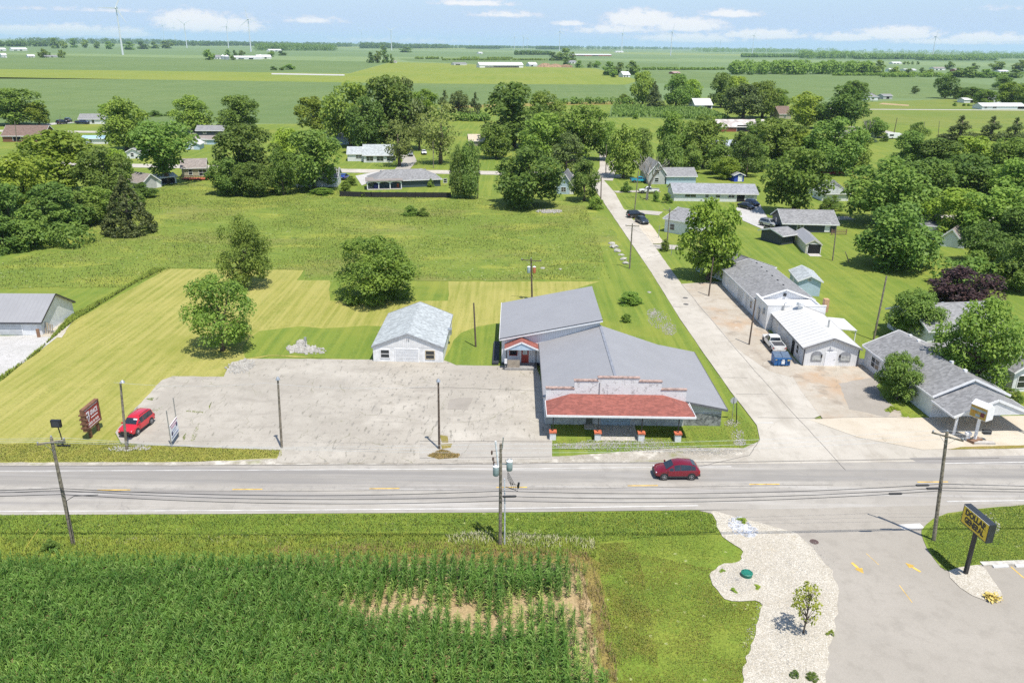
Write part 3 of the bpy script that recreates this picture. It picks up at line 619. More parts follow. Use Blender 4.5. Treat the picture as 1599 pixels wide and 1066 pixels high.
# front openings under the canopy
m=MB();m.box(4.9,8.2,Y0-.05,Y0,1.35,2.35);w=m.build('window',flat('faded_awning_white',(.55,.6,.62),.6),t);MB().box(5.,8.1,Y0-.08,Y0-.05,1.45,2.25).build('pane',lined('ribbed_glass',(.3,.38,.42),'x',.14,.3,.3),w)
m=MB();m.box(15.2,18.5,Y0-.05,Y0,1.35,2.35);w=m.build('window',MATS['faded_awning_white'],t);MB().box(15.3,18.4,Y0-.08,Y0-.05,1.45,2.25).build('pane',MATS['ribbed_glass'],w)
MB().box(8.45,9.15,Y0-.06,Y0,.15,2.3).build('door',flat('olive_door',(.12,.12,.09),.6),t)
d=MB().box(10.1,13.4,Y0-.07,Y0,.02,2.35).build('garage_door',lined('blue_grey_panels',(.34,.42,.47),'z',.58,.5,.5,wid=.06,mix2=.6),t)
MB().box(9.3,13.9,77.,80.7,.08,.135).build('floor_slab',CONCB,t)
MB().box(8.2,9.5,79.6,80.75,0,.22).build('step',CONCB,t)
# annexe with single slope roof rising to the right
XA,XB,YA,YB=-1.35,11.45,98.35,113.4
m=MB();zl,zh=3.75,6.45
def zz(x): return zl+(zh-zl)*(x-XA)/(XB-XA)
m.poly([(XA,YA,0),(XB,YA,0),(XB,YA,zz(XB)),(XA,YA,zz(XA))]);m.poly([(XA,YB,0),(XA,YA,0),(XA,YA,zl),(XA,YB,zl)]);m.poly([(XB,YB,0),(XA,YB,0),(XA,YB,zl),(XB,YB,zh)]);m.poly([(XB,YA,0),(XB,YB,0),(XB,YB,zh),(XB,YA,zh)])
m.build('annexe_wall',WRIB,t)
m=MB();slab(m,XA-.3,zl-.06,XB+.3,zh+.06,YA-.45,YB+.3);rf=m.build('annexe_roof',lined('grey_metal_roof_a',(.285,.282,.287),'y',.6,.12,.5,.0,.12,.03,.87),t)
m=MB();m.bar((XA-.3,YA-.47,zl),(XB+.3,YA-.47,zh+.12),.05,.26);m.bar((XA-.32,YA-.45,zl),(XA-.32,YB+.3,zl),.05,.24);m.build('fascia',WTRIM,rf)
m=MB();m.bar((XA-.3,YA-.5,zl+.17),(XB+.3,YA-.5,zh+.29),.06,.07);m.build('drip_edge',BLK,rf)
MB().box(XA-.03,XL-.05,YA-.03,YA,0,.45).build('foundation',flat('dark_foundation',(.1,.1,.11),.9),t)
# red gabled porch
MB().box(-.9,3.3,96.4,YA-.03,0,.42).build('porch_floor',FOUND,t)
m=MB();px0,px1,pz,pr,py0=-.95,3.45,2.95,3.95,96.3;xm=(px0+px1)/2
for sg in (0,1):
    xe=px0 if not sg else px1
    bq=[(xe,py0,pz),(xm,py0,pr),(xm,YA,pr),(xe,YA,pz)]
    if sg:bq=bq[::-1]
    m.solid(bq[::-1],[(x,y,z+.12) for x,y,z in bq[::-1]])
pr_=m.build('porch_roof',REDSH,t)
m=MB();m.bar((px0,py0-.02,pz+.05),(xm,py0-.02,pr+.05),.05,.2);m.bar((px1,py0-.02,pz+.05),(xm,py0-.02,pr+.05),.05,.2);m.build('fascia',WTRIM,pr_)
MB().poly([(px0+.2,py0+.05,pz),(px1-.2,py0+.05,pz),(xm,py0+.05,pr-.05)]).build('gable_panel',BSIDE,t)
for x in (-.7,3.15): MB().box(x-.06,x+.06,96.5,96.62,.4,2.95).build('post',BLK,t)
MB().box(-.55,1.05,96.6,96.66,.42,1.45).build('railing',flat('tan_boards',(.33,.28,.22),.8,scale=2),t)
d=MB().box(1.25,2.25,YA-.07,YA,.42,2.5).build('door',REDP,t);MB().box(1.45,2.05,YA-.1,YA-.07,1.6,2.3).build('pane',flat('pale_glass',(.5,.55,.55),.2),d)
m=MB();m.box(1.13,1.25,YA-.09,YA,.42,2.6);m.box(2.25,2.37,YA-.09,YA,.42,2.6);m.build('frame',WTRIM,d)
w=MB().box(-.35,.75,YA-.05,YA,1.4,2.35).build('window',REDP,t);MB().box(-.25,.65,YA-.08,YA-.05,1.5,2.25).build('pane',GLASS,w)
MB().box(-.95,-.6,96.3,96.36,1.05,1.75).build('notice_board',WTRIM,t)
# long dark trench strip beside the annexe
tag(MB().box(-2.6,-1.75,98.2,106.4,.07,.4).build('ramp_wall',flat('charcoal_boards',(.03,.033,.04),.8)),'low charcoal ramp box along the left wall of the annexe','ramp')
# ------------------------------------------------------------------ white block garage
g=house('garage','white painted gable garage with pale shingle roof beside the parking lot','garage',(-18.5,98.9,0),(-9.15,98.8,0),13.6,2.15,1.85,'y',WBLOCK,LGSH,
  [('F',1.05,.65,1.1,1.1,'win'),('F',3.,.05,3.,1.85,'garage'),('F',7.05,.6,1.1,1.1,'win',flat('faded_tan_frame',(.5,.42,.28),.7)),('R',9,.9,.8,.9,'win'),('L',6,.9,.8,.9,'win')],o=.15,trimm=flat('grey_barge_board',(.3,.31,.32),.6))
m=MB();m.poly([(.0,-.02,2.12),(9.35,-.02,2.12),(4.67,-.02,3.93)]);m.build('gable_boards',lined('white_vertical_boards',(.72,.71,.69),'x',.25,.5,.6,wid=.1,mix2=.75),g)
m=MB();m.tube([(4.5,-.05,3.0),(4.6,-.12,3.5)],.03,6);m.tube([(4.85,-.05,3.),(4.75,-.12,3.5)],.03,6);m.build('hook',GALV,g)
MB().box(9.36,9.9,6.6,7.4,1.6,2.4).build('vent_box',GALV,g)
# ------------------------------------------------------------------ white workshop row right of the street
a0=G(1252.5,571.5);a1=G(1337,573)
A=house('workshop','white ribbed metal workshop with arched windows and a cross above its front door','workshop',a0,a1,14.2,2.65,1.35,'y',WRIB,WMY,
  [('L',9.3,.05,1.3,2.1,'dark'),('L',11.3,.9,.9,1.2,'win'),('L',3,.0,.05,2.4,'dark')],o=.3,trimm=flat('grey_gutter',(.22,.22,.23),.5))
WA=(a1-a0).length
for u in (1.,WA-2.45):
    m=MB();w_=1.45
    pts=[(u,-.06,.75),(u+w_,-.06,.75),(u+w_,-.06,1.65)]+[(u+w_/2+w_/2*math.cos(k*math.pi/8),-.06,1.65+.55*math.sin(k*math.pi/8)) for k in range(1,8)]+[(u,-.06,1.65)]
    m.solid([(x,0,z) for x,y,z in pts][::-1],[(x,y,z) for x,y,z in pts][::-1]);wn=m.build('window',flat('grey_window_frame',(.26,.27,.29),.5),A)
    MB().box(u+.14,u+w_-.14,-.09,-.06,.9,1.6).build('pane',flat('pale_blind',(.42,.43,.42),.4,var=.2),wn)
d=MB().box(WA/2-.75,WA/2+.7,-.06,0,.03,2.1).build('door',flat('white_door',(.8,.8,.82),.5,var=.03),A)
MB().box(WA/2+.45,WA/2+.55,-.1,-.06,1.,1.1).build('handle',GALV,d)
m=MB();m.box(WA/2-.3,WA/2-.2,-.06,0,2.2,2.85);m.box(WA/2-.55,WA/2+.2,-.06,0,2.35,2.45);m.build('cross',flat('grey_cross',(.33,.34,.38),.5),A)
for u in (WA/2-1.35,WA/2+1.1): MB().box(u,u+.16,-.16,0,1.35,1.75).build('lamp',BLK,A)
for x in (0,WA): MB().box(x-.07,x+.07,-.12,-.02,.1,2.5).build('downpipe',flat('dark_downpipe',(.07,.07,.08),.5),A)
m=MB();m.tube([(WA*.68,5.6,3.4),(WA*.68,5.6,4.7)],.12,10).build('stovepipe',GALV,A)
m=MB();m.lathe((WA*.46,12.9,3.9),[(.3,0),(.3,.6),(.6,.65),(.62,1.15),(.35,1.35)],14).build('roof_vent',WTRIM,A)
# carport on its right side
m=MB();bq=[(WA+.1,8.6,2.35),(WA+3.,8.3,2.2),(WA+3.1,13.6,2.2),(WA+.1,13.9,2.35)];m.solid(bq,[(x,y,z+.12) for x,y,z in bq]);cpk=m.build('carport_roof',WMX,A)
for x,y in ((WA+2.9,8.5),(WA+2.9,13.4)): MB().box(x-.06,x+.06,y-.06,y+.06,0,2.2).build('post',WTRIM,A)
# middle white block with parapet
b0=Vector((38.3,113.95,0));b1=Vector((47.1,114.1,0))
Bt=thing('parapet_block','white flat fronted block with raised parapet walls behind the workshop','building',b0,math.atan2(b1.y-b0.y,b1.x-b0.x))
WB=(b1-b0).length;m=MB()
m.box(0,WB,0,.2,-.1,3.9);m.box(0,.2,.2,6.,-.1,3.9);m.box(WB-.2,WB,.2,6.,-.1,3.4);m.build('wall',WSIDE,Bt)
MB().box(.2,WB-.2,.2,5.9,3.,3.1).build('roof',flat('white_membrane',(.7,.7,.7),.8),Bt)
m=MB();m.box(-.05,WB+.05,-.05,.25,3.9,3.97);m.box(-.05,.25,.25,6,3.9,3.972);m.build('coping',WTRIM,Bt)
m=MB();m.tube([(2.3,-.25,2.9),(2.3,-.3,4.3),(2.6,-.3,4.45)],.1,8).build('vent_pipe',GALV,Bt)
m=MB();m.box(-.35,0,1.1,1.6,2.2,3.0);m.box(-.25,0,3.2,3.9,.5,2.4);m.build('meter_box',GALV,Bt)
MB().box(WB+.1,WB+.8,1.,1.8,2.6,4.6).build('chimney',flat('tan_brick',(.5,.31,.17),.85,bump=.3),Bt)
# long shingled workshop
C=house('long_shop','long white workshop with weathered grey shingle roof along the side street','workshop',(38.25,119.9,0),(47.3,120.2,0),18.5,3.05,1.6,'y',WRIB,GRSH,
  [('L',2.2,.2,1.2,2.1,'door'),('L',4.5,.05,2.8,2.3,'garage'),('L',9.5,.05,2.8,2.3,'garage',GDOORG),('L',14.,.2,1.,2.1,'door',GDOORG),('L',16.2,1.,1.,1.2,'win')],o=.35)
m=MB()
for k in range(6): m.box(4.9,5.15,2.4+k*2.7,2.65+k*2.7,4.55,4.75)
m.build('roof_vent',BLK,C);m=MB();m.lathe((4.5,-.01,3.6),[(.25,0),(.25,.4)],10);m.build('round_vent',BLK,C)
house('garden_shed','small white gable shed with light grey roof behind the long workshop','shed',G(1244.5,461.5),G(1279,463),6.6,2.7,.85,'y',BSIDE,LGSH,[('L',2.5,.1,1.,2.,'door'),('F',1.5,2.75,.5,.35,'win')],o=.3)
h=house('bungalow','dark hip roofed bungalow tucked behind the long workshop and street tree','house',G(1145,446),G(1205,438),11,2.6,1.6,'x',WSIDE,DKSH,[('F',2,.8,1.4,1.2,'win'),('R',2,.8,1.2,1.2,'win'),('R',6,.1,1,2,'door')],o=.45,hip=True,vents=2)
# ------------------------------------------------------------------ motel-like white building with drive-through canopy
Fm=thing('drive_through_building','low white building with grey shingle roof and a gabled drive-through canopy on white posts','building',(0,0,0))
P0,P1=G(1347.5,571),G(1451.5,652.5)
dx=Vector((P1.x-P0.x,P1.y-P0.y,0)).normalized()   # along the street wall toward the road
ang=math.atan2(dx.y,dx.x)+R(90)
Fm.location=(P1.x,P1.y,0);Fm.rotation_euler=(0,0,ang)
L=(P1-P0).length;WF=8.6;hF,rF=2.9,1.9
m=MB()
c=[(0,0),(WF,0),(WF,L),(0,L)]
for i in range(4):
    a,b_=c[i],c[(i+1)%4];m.poly([(*a,-.1),(*b_,-.1),(*b_,hF),(*a,hF)])
m.poly([(0,0,hF),(WF,0,hF),(WF/2,0,hF+rF)]);m.poly([(WF,L,hF),(0,L,hF),(WF/2,L,hF+rF)]);m.build('wall',WSIDE,Fm)
rm=MB();tr=MB()
s=rF/(WF/2);o=.4
for sg in (0,1):
    xe=-o if not sg else WF+o;e=hF-o*s
    bq=[(xe,-.3,e),(xe,L+.3,e),(WF/2,L+.3,hF+rF),(WF/2,-.3,hF+rF)]
    if not sg:bq=bq[::-1]
    rm.solid(bq,[(x,y,z+.14) for x,y,z in bq])
    for y in (-.32,L+.32): tr.bar((xe,y,e+.1),(WF/2,y,hF+rF+.1),.05,.28)
    tr.bar((xe+(-.03 if not sg else .03),-.3,e+.04),(xe+(-.03 if not sg else .03),L+.3,e+.04),.05,.2)
rf=rm.build('roof',GRSH,Fm);tr.build('fascia',WTRIM,rf)
for y in (2.5,5.2,12.5,14.5): MB().box(WF*.56-.18,WF*.56+.18,y-.18,y+.18,hF+rF-.5,hF+rF+.2).build('vent',WTRIM,rf)
# rear wing going right
m=MB();m.box(WF,WF+7,L-8,L,-.1,hF);m.build('wing_wall',WSIDE,Fm)
m=MB();tr=MB()
for sg in (0,1):
    ye=L-8.3 if not sg else L+.3
    bq=[(WF/2,ye,hF-.1),(WF+7.3,ye,hF-.1),(WF+7.3,L-4,hF+1.7),(WF/2,L-4,hF+1.7)]
    if sg:bq=bq[::-1]
    m.solid(bq,[(x,y,z+.14) for x,y,z in bq])
m.build('wing_roof',GRSH,Fm)
# canopy
hc,rc,Lc=2.5,1.75,4.7
m=MB();tr=MB();s=rc/(WF/2);o=.45
for sg in (0,1):
    xe=-o if not sg else WF+o;e=hc-o*s
    bq=[(xe,-Lc,e),(xe,-.33,e),(WF/2,-.33,hc+rc),(WF/2,-Lc,hc+rc)]
    if not sg:bq=bq[::-1]
    m.solid(bq,[(x,y,z+.14) for x,y,z in bq])
    tr.bar((xe,-Lc-.02,e+.06),(WF/2,-Lc-.02,hc+rc+.06),.05,.3);tr.bar((xe+(-.03 if not sg else .03),-Lc,e+.05),(xe+(-.03 if not sg else .03),-.33,e+.05),.05,.2)
cr_=m.build('canopy_roof',GRSH,Fm);tr.build('fascia',WTRIM,cr_)
MB().solid([(-.1,-Lc+.1,hc),(WF+.1,-Lc+.1,hc),(WF/2,-Lc+.1,hc+rc-.02)],[(-.1,-Lc+.25,hc),(WF+.1,-Lc+.25,hc),(WF/2,-Lc+.25,hc+rc-.02)]).build('canopy_gable',WSIDE,Fm)
for x in (.15,WF-.15): MB().bar((x,-Lc+.25,-.05),(x,-Lc+.25,hc),.2).build('post',WTRIM,Fm)
MB().box(0,WF,-Lc+.3,0,hc-.05,hc).build('canopy_ceiling',MATS['soffit_white'],Fm)
opening(Fm,'F',1.1,1.4,1.1,.8,'win',WF,L);opening(Fm,'F',4.6,.1,1.,2.1,'door',WF,L);opening(Fm,'L',L-(L-2.2)-.1,.8,.1,.1,'win',WF,L) if 0 else None
opening(Fm,'L',1.9,.85,2.,1.3,'win',WF,L);opening(Fm,'L',L-6.4,.85,1.4,1.2,'win',WF,L)
# house behind it on the right
h=house('ranch_house','wide grey shingled ranch house with white porch behind the drive-through building','house',G(1445,545),G(1560,540),9.5,3.,2.2,'x',WSIDE,GRSH,[('F',1,.8,1.6,1.4,'win'),('L',2,.7,3.,1.6,'win'),('F',5,.1,1.,2.1,'door')],o=.5,vents=1)
house('porch_wing','grey gabled porch wing with white posts and dark front windows at the right edge','house',G(1578,612),G(1650,610),9,3.,2.1,'y',WSIDE,GRSH,[('F',.6,.6,1.,1.6,'win'),('F',2.3,.1,1.1,2.1,'door'),('F',4.,.6,1.6,1.5,'win')],o=.5)
# grey metal barn left
bn=house('metal_barn','white sided pole barn with grey metal roof on a gravel pad at the left edge','barn',G(-150,523),G(67,524),9.2,2.15,2.6,'x',WSIDE,MTX,[('F',13.6,.05,3.2,1.8,'garage',GDOORG),('F',9.2,.05,3.2,1.8,'garage',GDOORG),('F',4.8,.05,3.2,1.8,'garage',GDOORG)],o=.35,trimm=flat('dark_trim',(.05,.05,.06),.5))
p=G(61,527);tag(MB().box(p.x-.2,p.x+.2,p.y-.1,p.y+.1,.08,1.3).build('wooden_post_crate',flat('brown_wood',(.25,.14,.08),.8)),'short brown wooden post by the barn corner','post')
p=G(73,522);t2=thing('log_rack','leaning grey rack of scrap wood against the barn gable','rack',(p.x,p.y,.09));m=MB()
for k in range(6): m.bar((-.1+k*.16,.3*(k%2),0),(-.3+k*.2,.6,1.7-.1*k),.1,.08)
m.build('board',flat('scrap_wood',(.3,.25,.18),.9),t2);MB().box(-.3,1.,.3,.4,.3,.4).build('rail',GALV,t2)
# ------------------------------------------------------------------ houses on the streets behind
def hpx(name,label,cat,xl,xr,yb,ye,yr,D,ridge,wallm,roofm,ops=(),ybr=None,**k):
    """house from its front wall in the photo: base corners, eave line and ridge line give real sizes"""
    A=G(xl,yb);B=G(xr,yb if ybr is None else ybr)
    h=max(2.1,At((xl+xr)/2,ye,(A.y+B.y)/2).z);ym=(A.y+B.y)/2+(D/2 if ridge=='x' else 0)
    r=max(.7,At((xl+xr)/2,yr,ym).z-h)
    return house(name,label,cat,A,B,D,min(h,6),min(r,4.5),ridge,wallm,roofm,ops,**k)
t_=hpx('carport_house','low dark blue ranch house with an arched white patio arcade behind the black fence','house',583,688,295,281,264,10,'x',NSIDE,GRSH,[('F',21,1.,1.,1.2,'win'),('F',25.5,1.,1.,1.2,'win')],ybr=291,o=.5,vents=5,hip=True)
A_=G(574,297);B_=G(627,296)
m=MB();Wp=(B_-A_).length
pt=thing('patio_arcade','white arched patio cover joined to the dark blue ranch house','patio cover',(A_.x,A_.y,0),math.atan2(B_.y-A_.y,B_.x-A_.x))
m.box(0,Wp,0,6,.05,.2);m.build('patio_slab',CREAM and flat('patio_concrete',(.6,.54,.46),.9),pt)
for k in range(4): MB().box(Wp*k/3-.12,Wp*k/3+.12,0,.24,.2,2.3).build('post',WTRIM,pt)
m=MB()
for k in range(3):
    x0,x1=Wp*k/3+.12,Wp*(k+1)/3-.12;c_x=(x0+x1)/2;rw=(x1-x0)/2
    arc=[(c_x-rw*math.cos(j*math.pi/8),0,1.75+.55*math.sin(j*math.pi/8)) for j in range(9)]
    for j in range(8): m.solid([arc[j],arc[j+1],(arc[j+1][0],0,2.5),(arc[j][0],0,2.5)],[(arc[j][0],.15,arc[j][2]),(arc[j+1][0],.15,arc[j+1][2]),(arc[j+1][0],.15,2.5),(arc[j][0],.15,2.5)])
m.build('arch',WTRIM,pt);MB().box(-.5,Wp+.5,-.4,6.2,2.5,2.7).build('roof',TNSH,pt)
for x,c,n_,l_ in ((2.6,(.03,.04,.2),'patio_umbrella','folded blue umbrella under the patio arcade'),(8.8,(.5,.12,.05),'patio_chair','orange chair under the patio arcade')):
    q=pt.matrix_basis@Vector((x,1.6,.2))
    if 'umb' in n_: u=MB().lathe((0,0,0),[(.7,0),(.75,1.),(.1,1.5)],10)
    else: u=MB();u.box(-.3,.3,-.3,.3,.4,.5);u.box(-.3,.3,.25,.32,.5,1.2);u.box(-.3,-.24,-.3,-.24,0,.4);u.box(.24,.3,-.3,-.24,0,.4);u.box(-.3,-.24,.24,.3,0,.4);u.box(.24,.3,.24,.3,0,.4)
    o_=u.build(n_,flat(n_,c,.7));o_.location=q;tag(o_,l_,n_.split('_')[1])
# black fence
def fence(name,label,pts,hgt,mat,step=2.4,cat='fence',board=True):
    P=[G(*p) for p in pts];t=thing(name,label,cat,(P[0].x,P[0].y,0))
    m=MB();O=P[0]
    for a,b in zip(P[:-1],P[1:]):
        a=a-O;b=b-O;n=max(1,int((b-a).length/step))
        if board: m.bar((a.x,a.y,hgt/2+.03),(b.x,b.y,hgt/2+.03),.05,hgt-.1)
        else:
            for z in (.35,.75,1.1): m.bar((a.x,a.y,z),(b.x,b.y,z),.05,.14)
        for k in range(n+1):
            p=a+(b-a)*k/n;MB().box(p.x-.07,p.x+.07,p.y-.07,p.y+.07,0,hgt+.12).build('post',mat,t)
    m.build('board_panel',mat,t)
    return t
fence('board_fence','long black board fence between the meadow and the dark blue ranch house',[(531,307),(580,308.5),(704,309)],1.5,flat('black_fence_boards',(.02,.018,.018),.8,scale=1.5))
fence('rail_fence','brown rail fence beside the charcoal house on the right',[(1298,367),(1321,367)],1.3,flat('brown_fence',(.22,.12,.09),.8),board=False)
fence('garden_fence','grey board fence beside the silver SUV and charcoal house',[(1192,362),(1221,373)],1.4,flat('weathered_fence',(.28,.25,.21),.9))
fence('picket_fence','little white picket fence between workshop and drive-through building',[(1339,570),(1350,571)],1.,WTRIM,1.)
hpx('white_house','white house mostly hidden by the street tree left of the black fence','house',463,527,292,277,262,9,'x',WSIDE,GRSH,[('F',2,.8,1.8,1.3,'win'),('F',9,.8,1.4,1.3,'win'),('R',3,.8,1.2,1.2,'win')])
w2=hpx('cottage','white cottage with pale grey roof and dark front windows across the street','house',568,613,254,242,226,9,'x',WSIDE,LGSH,[('F',1.,.6,2.4,1.7,'win'),('F',4.6,.6,2.4,1.7,'win'),('F',8.2,.6,3.,1.7,'win')],o=.4)
house('cottage_wing','lower white wing with one window on the left of the cottage','house',G(543,252),G(567,252),8,2.6,2.,'x',WSIDE,LGSH,[('F',3,1.1,2.,1.,'win')],o=.3)
hpx('teal_house','long grey roofed blue house behind the white cottage','house',512,560,226,217,208,9,'x',BSIDE,GRSH,[('F',3,.8,1.5,1.2,'win')])
hpx('tan_house','tan gabled house glimpsed between trees at centre','house',733,768,228,221,210,9,'x',TSIDE,flat('beige_roof',(.5,.42,.32),.8),[('F',2,.8,1.4,1.2,'win')])
hpx('brown_barn_house','brown house with large brown shingle roof at the far left','house',5,70,222,212,196,12,'x',flat('rusty_brown_boards',(.2,.09,.05),.8),BRSH,[('F',4,.4,3.,2.,'dark'),('F',12,.8,1.4,1.2,'win')])
hpx('grey_cottage','grey and white cottage with porch beyond the cornfield edge at left','house',124,164,194,186,178,9,'x',WSIDE,GRSH,[('F',2,.5,1.2,1.8,'win'),('F',6,.5,1.2,1.8,'win'),('F',10,.1,1.2,2.1,'door')])
hpx('white_shed_house','pale blue roofed white outbuilding behind the left thicket','shed',128,172,225,219,212,7,'x',WSIDE,flat('pale_blue_roof',(.33,.48,.58),.6),[('F',3,.5,1.,1.3,'win')])
hpx('navy_house','dark navy two gable house with grey roof between the left trees','house',307,350,212,204,196,10,'x',DSIDE,GRSH,[('F',3,.8,1.2,1.2,'win'),('F',10,.8,1.2,1.2,'win')],vents=1)
hpx('taupe_garage','white garage with taupe roof in front of the navy house','garage',303,335,226,219,212,8,'x',BSIDE,TNSH,[('F',2,.1,3,2.2,'garage'),('R',2,.8,1,1,'win')])
hpx('white_lean_shed','small white roofed shed behind the left street tree','shed',290,312,234,227,220,7,'y',BSIDE,WMY,[('F',2,.1,1.,2.,'door')])
hpx('deck_house','tan cottage with taupe roof and a red deck under the left street tree','house',285,322,277,262,248,9,'x',TSIDE,TNSH,[('F',2,.7,1.,1.6,'win'),('F',5,.4,2.2,1.8,'win')],ybr=276)
p=G(305,281);t2=thing('deck','red stained deck with railing beside the tan cottage','deck',(p.x,p.y,0));m=MB();m.box(-4,4,-1,2,.3,.45)
m.build('floor',flat('red_stain',(.42,.1,.05),.7),t2);m=MB()
for k in range(17): m.box(-4+.5*k-.05,-4+.5*k+.05,-1,-.9,.45,1.3)
m.box(-4,4,-1.02,-.88,1.3,1.4);m.build('railing',MATS['red_stain'],t2)
hpx('small_barn','small grey shed with tan gable roof by the left thicket','shed',224,250,297,284,272,7,'y',GSIDE,TNSH,[('F',4.5,.1,1.2,2.,'door')],ybr=293)
hpx('white_lean_to','open white lean-to shelter beside the small grey shed','shed',250,276,289,282,274,5,'x',WSIDE,WMX,[('F',.6,.1,4.,1.9,'dark')],ybr=286)
hpx('grey_roof_house','grey roofed house hidden behind the left street tree','house',196,222,248,241,232,8,'y',WSIDE,GRSH,[('F',2,.8,1,1.2,'win')])
hpx('corner_cottage','blue cottage with steep dark roof between two trees at the street corner','house',868,895,303,291,272,10,'y',BSIDE,DKSH,[('F',1.5,.8,1.3,1.2,'win'),('F',4.,.1,1,2,'door')],ybr=304)
hpx('long_white_house','long white ranch house with pale grey shingle roof right of the side street','house',1052,1181,314,302,287,10,'x',WSIDE,shingle('mid_grey_shingles',(.265,.27,.285)),[('F',3.,1.2,3.,1.1,'win'),('F',8.6,1.2,.9,1.,'win'),('F',11.5,1.2,1.2,1.,'win'),('F',15.,1.2,1.6,1.,'win'),('F',17.3,.1,2.2,2.3,'dark'),('F',19.7,.1,2.3,2.3,'garage',GDOORG)],ybr=316)
hpx('blue_house','pale blue house with grey gable behind the long white ranch house','house',1040,1086,288,275,262,9,'x',BSIDE,GRSH,[('L',2,.8,1.2,1.2,'win')],vents=1)
hpx('steep_grey_house','tall grey gabled house beside the pale blue house and dead tree','house',1012,1038,288,270,253,11,'y',GSIDE,GRSH,[('F',2,.8,1.2,1.2,'win'),('F',2,3.2,1.2,1.2,'win')])
hpx('grey_corner_house','small pale house with grey roof behind the two dark parked cars','house',1037,1075,362,344,325,12,'x',WSIDE,GRSH,[('F',1.5,.8,1.1,1.3,'win'),('L',4,.8,1.1,1.2,'win'),('L',8,.1,1.,2.1,'door')],ybr=369)
c2=hpx('charcoal_house','charcoal sided house with light grey roof right of the big maple','house',1222,1305,362,352,328,10,'x',DSIDE,GRSH,[('F',3.2,.7,1.4,1.2,'win'),('F',9.6,.2,1.,2.1,'door'),('L',3,.8,1.2,1.2,'win')],ybr=364,o=.45)
sh=house('carport_shed','cream metal carport tube with curved grey roof and open front on the lawn','carport',G(1257,396),G(1281,397),11.5,2.,.9,'y',flat('cream_metal',(.6,.56,.47),.5),MTY,[('F',.45,.05,2.5,2.,'dark')],o=.15,trimm=flat('cream_trim',(.62,.58,.5),.5))
house('grey_awning','grey shingled lean-to roof joining the cream carport to the board fence','shed',G(1220,383),G(1240,380),6,2.2,.8,'x',DSIDE,GRSH,[],o=.6)
p=G(1272,399);tag(MB().solid([(p.x-1.2,p.y-.8,.03),(p.x+1.2,p.y-.8,.03),(p.x+1.2,p.y+1.1,.03),(p.x-1.2,p.y+1.1,.03)],[(p.x-1.2,p.y-.8,.05),(p.x+1.2,p.y-.8,.05),(p.x+1.2,p.y+1.1,.15),(p.x-1.2,p.y+1.1,.15)]).build('ramp',CONCB),'concrete ramp at the mouth of the cream carport','ramp')
hpx('blue_barn','little bright blue barn shed with grey roof behind the long white ranch','shed',1146,1161,284,279,273,6,'y',flat('bright_blue_boards',(.02,.06,.42),.6),GRSH,[('F',1.3,.1,1.2,1.8,'door')])
hpx('green_roof_house','house with mossy grey green gable roof right of the big maple','house',1283,1324,314,304,280,12,'x',WSIDE,shingle('mossy_shingles',(.24,.26,.23)),[('R',3,.8,1.2,1.2,'win'),('F',3,.8,1.2,1.2,'win')],hip=True,vents=3)
hpx('cream_hip_house','white house with dark hip roof and red shutters right of the weeping tree','house',1440,1463,373,352,335,11,'x',WSIDE,DKSH,[('F',1.8,.9,1.2,1.2,'win',REDP)],hip=True,ybr=374)
hpx('white_garage','white garage with brown roof half hidden by the right woods','garage',1468,1496,384,372,358,8,'y',WSIDE,TNSH,[('L',2,.1,1.1,2.1,'dark'),('F',2,.1,2.5,2.1,'garage')],ybr=388)
hpx('red_barn','long low red barn with pale rusty metal roof and an open door','barn',1121,1197,206,198,187,12,'x',lined('red_barn_boards',(.27,.085,.05),'x',.35,.4,.8,wid=.12,mix2=.7),flat('rusty_pale_metal',(.5,.44,.4),.6,var=.25,scale=.4),[('F',10,.1,6,3.2,'dark')],ybr=206)
hpx('white_manor','long white house with grey roof behind the trees left of the red barn','house',1112,1192,236,228,219,12,'x',WSIDE,flat('blue_grey_metal',(.4,.43,.47),.5),[('F',8,.5,1.6,1.8,'win'),('F',14,.5,1.6,1.8,'win'),('F',22,.5,1.6,1.8,'win')],vents=0)
hpx('white_porch_house','white porch front below the long white house among trees','shed',1122,1146,244,237,230,6,'x',WSIDE,WMX,[('F',2,.4,4,2,'win')])
hpx('farmhouse','white farmhouse with dark porch between the pine rows','house',1085,1112,170,164,154,12,'x',WSIDE,WMX,[('F',7,.1,5,2.5,'dark')])
hpx('brown_roof_house','brown roofed house among trees beyond the red barn','house',1216,1235,186,178,166,12,'x',TSIDE,BRSH,[('F',3,.8,1.5,1.2,'win')])
hpx('taupe_bungalow','taupe roofed bungalow by the blue spruce and rural road','house',1323,1346,214,209,203,11,'x',TSIDE,TNSH,[('F',3,.8,1.5,1.2,'win')],vents=1)
hpx('white_farm_cottage','small white cottage with grey hip roof on the yellow lawn','house',1354,1371,157,151,144,14,'x',WSIDE,GRSH,[('F',4,.8,2,1.5,'win'),('F',10,.8,2,1.5,'win')],hip=True)
hpx('junk_shed','low grey shed with scattered clutter beside the white farm cottage','shed',1379,1393,155,150,147,8,'x',GSIDE,GRSH,[('F',3,.2,3,2,'dark')])
hpx('white_ranch','long white ranch house with white roof beside the rural road at far right','house',1533,1600,171,166,161,10,'x',WSIDE,WMX,[('F',2,.8,2,1.5,'win'),('F',9,.8,3,1.6,'win'),('F',30,.3,8,2.2,'dark')])
hpx('small_white_shed','small white shed on the lawn left of the long white ranch','shed',1505,1519,161,156,153,8,'x',WSIDE,WMX,[('F',6,.1,3,2.2,'dark')])
hpx('grey_gable_house','grey gabled house rising behind the long white ranch','house',1548,1562,162,155,149,12,'y',WSIDE,GRSH,[('F',3,.8,2,1.5,'win')])
